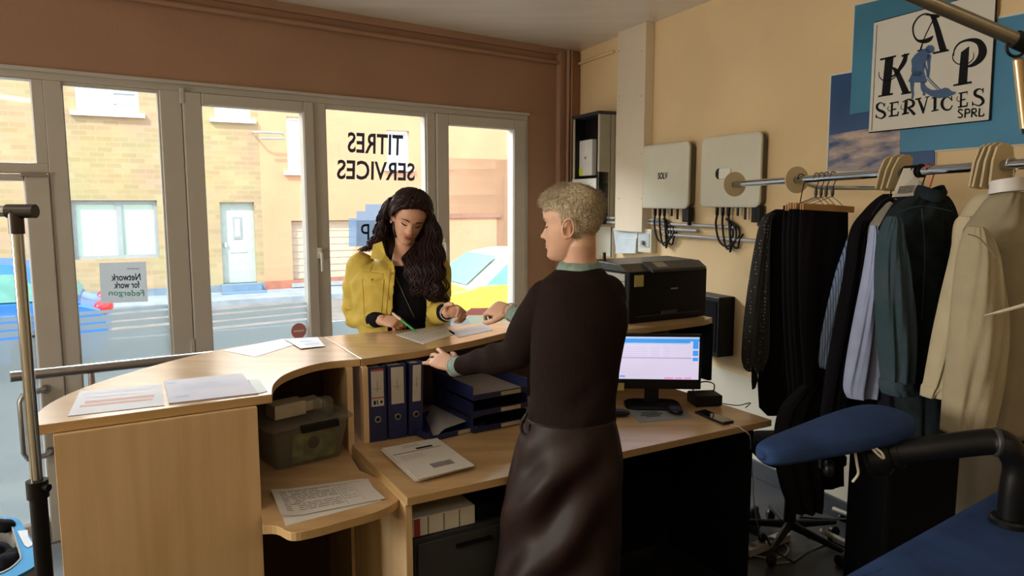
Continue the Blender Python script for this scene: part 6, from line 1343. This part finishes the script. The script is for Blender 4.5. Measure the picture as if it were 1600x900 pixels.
# denim jacket
Mden = mat('dark_denim_cloth', (.012,.018,.021), .85, spec=.1, vscale=25, var=.25, bump=.2, bscale=200); Mden2 = mat('faded_denim', (.048,.070,.092), .85, spec=.15, vscale=9, col2=(.03,.06,.075), bump=.2, bscale=200)
dj = cloth([(306,1424,1486,.025),(314,1412,1492,.04),(330,1398,1500,.055),(350,1388,1504,.065),(400,1392,1498,.07),(500,1400,1486,.075),(600,1410,1478,.075),(690,1412,1478,.07)], 2.24, Mden, 'denim_jacket', 'dark denim jacket with faded blue-green sleeve on the red hanger', cat='jacket', folds=.008, nf=3, seed=5)
sl_ = cloth([(338,1390,1402,.02),(352,1383,1408,.03),(380,1376,1412,.04),(430,1373,1422,.045),(500,1375,1428,.048),(560,1380,1428,.045),(596,1383,1426,.042)], 2.14, Mden2, 'sleeve', None, dj, folds=.008, nf=4, seed=7)
cloth([(594,1381,1426,.044),(604,1380,1427,.047),(616,1384,1425,.044)], 2.14, Mden2, 'cuff', None, dj, folds=.002)
mb = MB(); 
R_ = []
for (px0, px1, py, th_) in ((1430,1474,312,.045),(1432,1476,302,.05),(1436,1472,293,.045)):
    c, A, B = row(px0, px1, py, 2.24, th_); R_.append([c+A*math.cos(t)+B*math.sin(t)+UP*(.008*math.cos(t*2)) for t in [2*math.pi*i/32 for i in range(32)]])
mb.rings(R_, cap=False); mb.rings([[p+(p-V((R_[1][0]+R_[1][16])/2))*-.06 for p in r] for r in R_], cap=False); put(mb, 'collar', Mden, dj, smooth=True)
for pts in ([(1402,332),(1440,322),(1488,330)], [(1440,325),(1445,400),(1440,500)], [(1408,352),(1412,430),(1420,520)]):
    mb = MB(); mb.tube([at(x, y, 2.24-.078) for x, y in smoothpts(pts, 5)], .0012, 5); put(mb, 'seam', Mden2, dj)
Mredp = mat('red_plastic', (.55,.03,.03), .35)
hook(1453, 0, Mredp, 'red plastic coat hanger holding the denim jacket', w=.13, z=-.075)
# beige and khaki shirts, nearest
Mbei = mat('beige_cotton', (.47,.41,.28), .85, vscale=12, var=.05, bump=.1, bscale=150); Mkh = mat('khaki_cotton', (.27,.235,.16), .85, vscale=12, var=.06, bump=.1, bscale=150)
bs = cloth([(300,1536,1556,.02),(310,1526,1575,.04),(335,1512,1585,.055),(360,1500,1580,.06),(450,1500,1570,.06),(600,1502,1560,.06)], 2.10, Mbei, 'beige_shirt', 'light beige shirt, its sleeve hanging left of the khaki shirt', cat='shirt', folds=.006)
cloth([(338,1504,1516,.02),(355,1500,1520,.03),(400,1494,1518,.036),(460,1480,1508,.04),(520,1466,1500,.04),(570,1456,1490,.038),(600,1450,1482,.036),(606,1447,1480,.038),(620,1444,1474,.032)], 2.02, Mbei, 'sleeve', None, bs, folds=.007, nf=3, seed=4)
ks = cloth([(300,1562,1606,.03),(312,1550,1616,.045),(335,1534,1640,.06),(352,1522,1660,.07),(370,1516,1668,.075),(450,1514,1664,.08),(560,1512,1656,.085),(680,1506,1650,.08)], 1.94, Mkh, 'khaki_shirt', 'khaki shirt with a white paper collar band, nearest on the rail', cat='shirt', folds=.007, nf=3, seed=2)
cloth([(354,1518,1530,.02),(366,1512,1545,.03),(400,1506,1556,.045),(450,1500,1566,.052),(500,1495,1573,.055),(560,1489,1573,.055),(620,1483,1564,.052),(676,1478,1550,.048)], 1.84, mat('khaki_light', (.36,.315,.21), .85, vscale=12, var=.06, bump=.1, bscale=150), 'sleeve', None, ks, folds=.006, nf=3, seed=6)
for pts, dd in (([(1512,366),(1530,372),(1548,392),(1556,402)], 1.785), ([(1562,378),(1590,380),(1600,382)], 1.85), ([(1508,640),(1510,660),(1512,680)], 1.78)): mb = MB(); mb.tube([at(x, y, dd) for x, y in smoothpts(pts, 5)], .0016, 5); put(mb, 'seam', Mkh, ks)
c, A, B = row(1549, 1596, 290, 1.94, .040); mb = MB(); R_ = [[c+A*k_*math.cos(t)+B*k_*math.sin(t)+UP*(z+.006*math.cos(t+1)) for t in [2*math.pi*i/32 for i in range(32)]] for z, k_ in ((-.018,1.0),(.016,.95),(.016,.90),(-.018,.95))]; mb.rings(R_+[R_[0]], cap=False)
tag(put(mb, 'collar_band', mat('white_card', (.66,.66,.68), .5), smooth='auto'), 'white paper band around the collar of the khaki shirt', 'collar band')
hook(1580, 0, M['chrome'], 'thin metal wire hanger in the khaki shirt', w=.12, z=-.06)
cloth([(345,1640,1700,.05),(500,1590,1700,.07),(640,1566,1690,.07),(700,1560,1680,.06)], 2.16, Mbk[0], 'dark_jacket', 'dark garment behind the khaki shirt at the right edge', cat='jacket')
# paper label hanging from the rail
mb = MB(); mb.prism([at(x, y, 2.36+dd) for x, y, dd in ((1412,263,.0),(1443,262,-.01),(1427,306,-.02),(1394,308,-.02))], V((.0,.002,.0))); lb = tag(put(mb, 'paper_label', mat('label_paper', (.70,.68,.62), .6)), 'white paper label hanging from the rail over the navy jacket', 'label')
mb = MB(); mb.prism([at(x, y, 2.355+dd) for x, y, dd in ((1406,291,-.015),(1428,289,-.015),(1424,300,-.02),(1402,302,-.02))], V((0,.001,0))); put(mb, 'print', M['ink'], lb)
# bunch of hooks on the rail left of the red hanger
mb = MB(); p = railpt(1432); [mb.disc(railpt(1416+5*k), rd, .021, .004, 18, hole=.015) for k in range(6)]; tag(put(mb, 'hook_rings', M['black'], smooth='auto'), 'bunch of black hanger hooks on the rail beside the paper label', 'hooks', kind='stuff')
# ------------------------------------------------------------------ overhead tube with ring and hanging rod, top right
a = at(1400, -18, 1.05); b = at(1598, 66, 1.05); d = (b-a).normalized()
ot = thing('overhead_rail', a, 'steel tube slanting across the top right corner in front of the sign', 'rail')
mb = MB(); mb.tube([a-d*.25, a, b+d*.3], .0095, 18); put(mb, 'tube', mat('old_steel', (.33,.29,.21), .35, metal=.9, var=.1), ot, smooth='auto')
mb = MB(); mb.tube([b-d*.012, b+d*.03], .0125, 18); put(mb, 'end_collar', M['black'], ot, smooth='auto')
rc_ = at(1588, 73, 1.05); mb = MB(); N_ = 26; A = V((1,0,0)); mb.tube([rc_+A*.0135*math.cos(2*math.pi*i/N_)+UP*.0135*math.sin(2*math.pi*i/N_) for i in range(N_+1)], .0022, 8); put(mb, 'ring', M['black'], ot, smooth=True)
mb = MB(); h0 = at(1590, 90, 1.05); h1 = at(1602, 200, 1.05); mb.tube([h0, h0+(h1-h0)*.03, h1], [.004,.0068,.0068], 14); hr_ = tag(put(mb, 'hanging_rod', mat('old_brass', (.55,.42,.26), .3, metal=.9), smooth='auto'), 'short metal rod hanging from the ring at the top right edge', 'rod')
mb = MB(); mb.tube([h1, h1+(h1-h0)*.08], .0045, 12); put(mb, 'tip', M['black'], hr_)
# thin pale pointed rod at the right edge
mb = MB(); mb.tube([at(1538, 493, 1.2), at(1560, 488, 1.2), at(1640, 466, 1.2)], [.0008,.0028,.0040], 10); tag(put(mb, 'pointed_rod', mat('ivory_rod', (.60,.56,.46), .4), smooth='auto'), 'thin pale pointed rod reaching in from the right edge before the khaki shirt', 'rod')
# ------------------------------------------------------------------ ironing table with sleeve board
Mblue = mat('blue_cover', (.022,.052,.155), .85, vscale=7, var=.22, bump=.12, bscale=180, spec=.2)
it = thing('ironing_table', V((1.15, 1.55, 0)), 'professional ironing table with wide blue padded board and black sleeve-board arm at the lower right', 'ironing table')
e0 = onz(1296, 912, .88); e1 = onz(1640, 722, .88); ed = (e1-e0).normalized(); en = V((ed.y, -ed.x, 0))
pts = [e0-ed*.02+en*.10, e0-ed*.01+en*.03, e0+ed*.02+en*.004, e0+ed*.08, e1, e1+ed*.6+en*.02, e1+ed*.65+en*.5, e0+ed*.2+en*.5, e0+ed*.02+en*.3]
pp = [V(q) for q in smoothpts([tuple(p) for p in pts]+[tuple(pts[0])], 4)][:-1]; ctr = sum(pp, V((0,0,0)))/len(pp)
R_ = []
for z, k in ((-.045,.06),(-.04,.01),(-.02,-.004),(-.006,.006),(.002,.03),(.004,.2)): R_.append([p+(ctr-p).normalized()*(k*.5)*0+(ctr-p)*k+UP*z for p in pp])
mb = MB(); mb.rings(R_); put(mb, 'board_cover', Mblue, it, smooth=True)
mb = MB(); obox(V((ctr.x-.15, ctr.y-.1, 0)), ed, .35, .2, .0, .82, mb); put(mb, 'pedestal', M['black'], it, bevel=.01)
# sleeve board
a = at(1197, 712, 1.62); b = at(1385, 655, 1.80); zz_ = (a.z+b.z)/2; a.z = zz_-.012; b.z = zz_+.004; ax_ = (b-a).normalized(); sd = V((-ax_.y, ax_.x, 0)).normalized(); upv = ax_.cross(sd); upv = upv if upv.z > 0 else -upv
Ls = (b-a).length; secs = []
for t, w, h in smoothpts([(-.03,.012,.010),(-.005,.030,.022),(.10,.043,.029),(.35,.060,.033),(.65,.080,.036),(.88,.088,.037),(1.0,.080,.036),(1.07,.055,.030),(1.10,.025,.016)], 4): secs.append((a+ax_*Ls*t+upv*(.006*t), sd*w, upv*h))
mb = MB(); mb.loft(secs, 40, True, 2.7); put(mb, 'sleeve_board', Mblue, it, smooth=True)
j0 = at(1352, 704, 1.74); j1 = at(1548, 690, 1.62); j2 = at(1578, 700, 1.60); j3 = at(1590, 735, 1.60); j4 = at(1566, 790, 1.60)
mb = MB(); mb.tube([V(q) for q in smoothpts([tuple(at(1385, 710, 1.72)), tuple(at(1460, 700, 1.67)), tuple(j1), tuple(at(1572, 697, 1.60)), tuple(at(1586, 715, 1.6)), tuple(j3), tuple(at(1585, 765, 1.60)), tuple(V((at(1583,790,1.6).x, at(1583,790,1.6).y, .87)))], 6)], .030, 24); put(mb, 'arm', M['black'], it, smooth='auto')
mb = MB(); mb.disc(at(1372, 712, 1.73), (at(1460,700,1.67)-at(1372,712,1.73)), .048, .06, 32); mb.disc(at(1400, 708, 1.715), (at(1460,700,1.67)-at(1372,712,1.73)), .038, .03, 32); put(mb, 'arm_joint', M['black'], it, smooth='auto')
mb = MB(); mb.disc(at(1556, 691, 1.61), (1,-.2,0), .033, .012, 28); put(mb, 'arm_collar', M['darkmetal'], it, smooth='auto')
mb = MB(); mb.disc(V((at(1583,790,1.6).x, 1.6, .89)), UP, .045, .02, 28); put(mb, 'arm_foot', M['black'], it, smooth='auto')
mb = MB(); mb.hexa([at(1350,690,1.76)+V((x,y,z)) for z in (-.02,.03) for x, y in ((-.04,-.03),(.04,-.03),(.04,.03),(-.04,.03))]); put(mb, 'board_mount', M['black'], it, bevel=.006)
mb = MB(); q = at(1295, 732, 1.73); mb.disc(q, (1,-.25,0), .020, .022, 24); mb.tube([q, at(1282, 729, 1.73), at(1282, 715, 1.73)], .006, 10); put(mb, 'knob', M['black'], it, smooth='auto')
Mcord = mat('white_cord', (.62,.58,.48), .7)
mb = MB(); mb.tube([V(q) for q in smoothpts([tuple(at(*q)) for q in ((1338,695,1.70),(1336,705,1.69),(1339,725,1.69),(1341,740,1.69),(1333,752,1.69))], 6)], .0032, 8, True); tag(put(mb, 'cord', Mcord, smooth=True), 'short white cord end hanging down below the sleeve board', 'cord')
mb = MB(); mb.tube([V(q) for q in smoothpts([tuple(at(*q)) for q in ((1354,690,1.70),(1362,700,1.675),(1374,712,1.67),(1381,716,1.67),(1378,708,1.67),(1368,700,1.675),(1358,691,1.69))], 6)], .0030, 8, True); tag(put(mb, 'cord', Mcord, smooth=True), 'looped white cord tied at the arm joint', 'cord')
# steam unit, legs
mb = MB(); c0 = at(1384, 800, 2.45); obox(V((c0.x, c0.y, 0)), V((1,.1,0)), .27, .25, .10, .78, mb); sg2 = tag(put(mb, 'steam_generator', mat('matt_black', (.004,.004,.005), .8, spec=.1), bevel=.015), 'tall black steam unit standing behind the ironing arm', 'steam unit')
for x in (.03, .21):
    for y in (.03, .20): mb = MB(); mb.tube([V((c0.x+x, c0.y+y+.02, 0)), V((c0.x+x, c0.y+y+.02, .10))], .014, 10); put(mb, 'foot', M['black'], sg2)
Mtube = mat('pale_metal_tube', (.42,.38,.32), .4, metal=.3)
for k, (p0, p1, nm) in enumerate((((1283,829),(1398,884),'left one of two pale metal floor bars beneath the ironing table'), ((1302,795),(1420,842),'right one of two pale metal floor bars beneath the ironing table'))):
    mb = MB(); mb.tube([onz(*p0, .045), onz(*p1, .045)], .013, 12); o = tag(put(mb, 'floor_bar', Mtube, smooth='auto'), nm, 'floor bar')
    for f in (.12, .9): q = onz(*p0, .045)*(1-f)+onz(*p1, .045)*f; mb = MB(); mb.disc(V((q.x, q.y, .016)), UP, .016, .031, 14); put(mb, 'foot', M['black'], o)
# ------------------------------------------------------------------ office chair in the shade right of the desk
ch = thing('office_chair', onz(1235, 856, 0), 'black office chair in the dark right of the desk end', 'chair'); cz = onz(1232, 850, 0); cz.z = 0
Mch = M['blacksoft']
mb = MB(); R_ = [[cz+V((a_, b_, z)) for a_, b_ in rrect(-.19+i, .19-i, -.20+i, .20-i, .08)] for i, z in ((.03,.43),(0,.45),(0,.48),(.02,.50),(.08,.505))]; mb.rings(R_); put(mb, 'seat', Mch, ch, smooth=True)
mb = MB(); bc = cz+V((.08,.20,0)); R_ = []
for z, w, y in ((.58,.15,.0),(.62,.19,.005),(.75,.20,.012),(.88,.18,.03),(.93,.14,.04)): R_.append([bc+V((w*math.cos(t), y+.035*math.sin(t)+.04*(math.cos(t)**2)*-1, z)) for t in [2*math.pi*i/24 for i in range(24)]])
mb.rings(R_); put(mb, 'backrest', Mch, ch, smooth=True)
mb = MB(); mb.tube([bc+V((0,.02,.62)), bc+V((0,.05,.52)), cz+V((0,.1,.42)), cz+V((0,0,.42))], .015, 10); put(mb, 'back_bracket', M['black'], ch, smooth='auto')
mb = MB(); mb.tube([cz+UP*.08, cz+UP*.25, cz+UP*.26, cz+UP*.43], [.028,.028,.018,.018], 14); put(mb, 'gas_lift', M['black'], ch, smooth='auto')
for k in range(5):
    t = 2*math.pi*k/5+.3; e = cz+V((.26*math.cos(t), .26*math.sin(t), .075)); mb = MB(); mb.tube([cz+UP*.10, e], [.022,.012], 10, True); l_ = put(mb, 'leg', M['black'], ch, smooth='auto'); mb = MB(); mb.disc(e-UP*.047, (math.sin(t), -math.cos(t), 0), .027, .035, 16); put(mb, 'caster', M['black'], l_, smooth='auto')
# things on the floor
Mlp = mat('power_strip_white', (.50,.50,.48), .4)
p0 = onz(1172, 862, .03); p1 = onz(1232, 838, .03); u = (p1-p0).normalized(); mb = MB(); obox(V((p0.x,p0.y,0)), u, .30, .05, .0, .035, mb); ps = tag(put(mb, 'power_strip', Mlp, bevel=.004), 'long white power strip on the floor beside the desk end', 'power strip')
for k in range(4): mb = MB(); q = V((p0.x,p0.y,.036))+u*(.05+.065*k)+V((-u.y,u.x,0))*.025; mb.disc(q, UP, .017, .003, 20); put(mb, 'socket', M['ink'], ps)
mb = MB(); q = V((p0.x,p0.y,.038))+u*.115+V((-u.y,u.x,0))*.025; mb.disc(q+UP*.018, UP, .018, .034, 16); mb.tube([V(x) for x in smoothpts([tuple(q+UP*.03), tuple(q+V((.0,-.03,.05))), tuple(q+V((.02,-.10,.01))), tuple(q+V((.10,-.15,-.03)))], 5)], .0045, 8); tag(put(mb, 'power_plug', M['black'], smooth='auto'), 'black plug in the power strip on the floor', 'plug')
def floorcable(pts, m_, label, r=.0035): mb = MB(); mb.tube([V((*onz(x, y, r).xy, r)) for x, y in smoothpts(pts, 8)], r, 8, True); tag(put(mb, 'cable', m_, smooth=True), label, 'cable')
floorcable([(1178,868),(1205,872),(1225,868),(1232,858),(1226,850)], Mlp, 'white cable curling on the floor in front of the power strip')
floorcable([(1200,880),(1235,878),(1262,862),(1290,850)], M['ink'], 'grey cable on the floor between power strip and floor bars')
floorcable([(1262,840),(1300,846),(1340,862),(1372,858)], M['black'], 'black cable winding between the pale floor bars')
mb = MB(); q = onz(1183, 838, 0)+V((0,.1,0)); mb.loft([(q+UP*.03, V((.05,0,0)), V((0,.06,0))), (q+UP*.055, V((.05,.01,0)), V((0,.05,0))), (q+V((.01,0,.085)), V((.03,.01,0)), V((0,.03,0)))], 20); tag(put(mb, 'blue_cloth', mat('dusty_blue_cloth', (.05,.09,.15), .9, vscale=14, var=.3), smooth=True), 'crumpled dusty-blue cloth on the floor behind the power strip', 'cloth')
# ================================================================== left foreground: garment rack and laundry basket
gt = at(24, 330, 1.10); gb = at(78, 900, 1.10); d = gb-gt; gbase = V((gt.x+.005, gt.y, 0)); gdir = (V((gt.x+.0, 1.10, gt.z)))
gr_ = thing('garment_rack', V((gt.x, gt.y, 0)), 'chrome garment rack post with black lower tube and top bar at the left edge', 'garment rack')
P0 = V((gt.x, gt.y, 0)); topz = at(22, 330, 1.10).z; zc_ = at(66, 760, 1.10).z
mb = MB(); mb.tube([P0+UP*(zc_-.02), P0+UP*topz], .0085, 18); put(mb, 'upper_post', M['chrome'], gr_, smooth='auto')
mb = MB(); mb.tube([P0+UP*.03, P0+UP*(zc_)], .0125, 18); put(mb, 'lower_post', M['black'], gr_, smooth='auto')
mb = MB(); mb.tube([P0+UP*(zc_-.018), P0+UP*(zc_+.010)], .0155, 18); mb.fbox(W, 0,0,0,0,0,0) if False else None; mb.tube([P0+UP*(zc_+.0)+V((.012,-.004,0)), P0+UP*(zc_+.0)+V((.022,-.006,0))], .006, 10); put(mb, 'clamp', M['black'], gr_, smooth='auto')
mb = MB(); mb.tube([P0+UP*topz+V((.026,0,0)), P0+UP*topz+V((-.55,.02,0))], .0085, 18); put(mb, 'top_bar', M['chrome'], gr_, smooth='auto')
mb = MB(); mb.tube([P0+UP*topz+V((.030,0,0)), P0+UP*topz+V((-.012,0,0))], .0105, 18); mb.tube([P0+UP*(topz-.034), P0+UP*(topz)], .0105, 18); put(mb, 'corner_joint', mat('dark_brown_joint', (.03,.02,.018), .35), gr_, smooth='auto')
mb = MB(); mb.tube([P0+V((0,-.30,.03)), P0+V((0,.30,.03))], .012, 14); put(mb, 'foot_bar', M['black'], gr_, smooth='auto')
mb = MB(); mb.tube([P0+V((-.55,.02,.03)), P0+V((-.55,.02,topz))], .0095, 14); put(mb, 'upper_post', M['chrome'], gr_, smooth='auto')
# basket
bz = .46
bk = thing('laundry_basket', V((*onz(-20, 880, bz).xy, 0)), 'light blue plastic laundry basket with white rim at the lower left edge', 'laundry basket')
ou = [onz(x, y, bz) for x, y in smoothpts([(14,808),(30,812),(44,834),(58,852),(64,868),(60,880),(40,893),(12,905),(-40,912),(-100,905),(-120,860),(-100,820),(-40,806),(14,808)], 3)][:-1]
inn = [onz(x, y, bz) for x, y in smoothpts([(8,812),(18,822),(24,842),(32,868),(30,876),(14,890),(-10,899),(-50,904),(-92,898),(-106,860),(-90,826),(-40,812),(8,812)], 3)][:-1]
Mbb = mat('basket_blue', (.06,.25,.48), .8, var=.03, spec=.1); Mbw = mat('basket_white', (.30,.29,.27), .7, spec=.1)
c = sum(ou, V((0,0,0)))/len(ou)
def rs_(P_, n): 
    L_ = [0]; 
    for i in range(len(P_)): L_.append(L_[-1]+(P_[(i+1) % len(P_)]-P_[i]).length)
    out = []
    for k in range(n):
        t = L_[-1]*k/n; i = max(j for j in range(len(P_)) if L_[j] <= t+1e-9); f = (t-L_[i])/max(L_[i+1]-L_[i], 1e-9); out.append(P_[i]*(1-f)+P_[(i+1) % len(P_)]*f)
    return out
O_ = rs_(ou, 60); I_ = rs_(inn, 60)
mb = MB(); mb.rings([[p-UP*.018+ (p-c)*.0 for p in O_], O_, I_, [p-UP*.018 for p in I_]], cap=False); put(mb, 'rim', Mbb, bk, smooth='auto', bevel=.0)
mb = MB(); mb.rings([[p+(c-p)*.03-UP*.030 for p in O_], [p+(p-c)*.004-UP*.030 for p in O_], [p+(p-c)*.004-UP*.012 for p in O_], [p+(c-p)*.03-UP*.012 for p in O_]], cap=False); mb.rings([[p+(c-p)*.02-UP*.012 for p in I_], [p+(c-p)*.02+UP*.003 for p in I_], [p-(c-p)*.03+UP*.003 for p in I_]], cap=False); put(mb, 'rim_trim', Mbw, bk, smooth='auto')
mb = MB(); mb.rings([[p-UP*.018 for p in I_], [p+(c-p)*.12-UP*.28 for p in I_], [p+(c-p)*.10-UP*.28 for p in O_], [p+(c-p)*.04-UP*.018 for p in O_]], cap=False); mb.add([p+(c-p)*.12-UP*.275 for p in I_], [tuple(range(60))]); put(mb, 'basket_body', Mbw, bk, smooth='auto')
h_ = [onz(x, y, bz+.0015) for x, y in ((27,830),(43,828),(44,838),(52,851),(44,856),(38,852))]; mb = MB(); mb.prism(h_, UP*.0008); put(mb, 'hand_grip', mat('grip_grey', (.26,.25,.24), .5), bk)  # flat pale grey patch marks the grip
mb = MB(); rb = random.Random(2)
for k in range(14): q = c+V((rb.uniform(-.09,.07), rb.uniform(-.05,.05), -.07+rb.uniform(-.02,.02))); mb.ball(q, (rb.uniform(.04,.06), rb.uniform(.03,.05), rb.uniform(.03,.05)), 10)
q = onz(-2, 822, bz+.0); mb.ball(q-UP*.0, (.06,.03,.025), 10)
me = remesh(mb, .006, 3); displace(me, wrinkle(.003, 60, 50, 40)); put(me, 'dark_laundry', M['blacksoft'], smooth=True); tag(C.objects[-1], 'heap of black laundry in the blue basket', 'laundry', kind='stuff')
tb_ = thing('side_stand', V((c.x, c.y, 0)), 'low white stand under the laundry basket', 'stand')
mb = MB(); mb.box((c.x, c.y, bz-.295), (.34,.28,.02)); put(mb, 'top_board', Mbw, tb_, bevel=.004)
for sx in (-.1, .1):
    for sy in (-.08, .08): mb = MB(); mb.tube([V((c.x+sx, c.y+sy, 0)), V((c.x+sx, c.y+sy, bz-.31))], .012, 10); put(mb, 'leg', Mbw, tb_, smooth='auto')
# ================================================================== fill lights added on the unseen ceiling behind the camera
def added_ceiling_light(x, y, label, power):
    o = thing('added_ceiling_light', V((x, y, CEIL-.06)), label, 'ceiling light', 'added fill lights behind the viewpoint')
    mb = MB(); mb.box((x, y, CEIL-.02), (1.2,.3,.04)); put(mb, 'housing', M['white'], o)
    mb = MB(); mb.box((x, y, CEIL-.045), (1.16,.26,.01)); put(mb, 'diffuser', mat('fill_diffuser', (1,.9,.75), .5, emit=power), o)
CL = 5.0
added_ceiling_light(-1.3, .1, 'added rectangular fill light on the ceiling above the left of the shop', CL); added_ceiling_light(1.1, -.4, 'added rectangular fill light on the ceiling above the ironing area', CL)
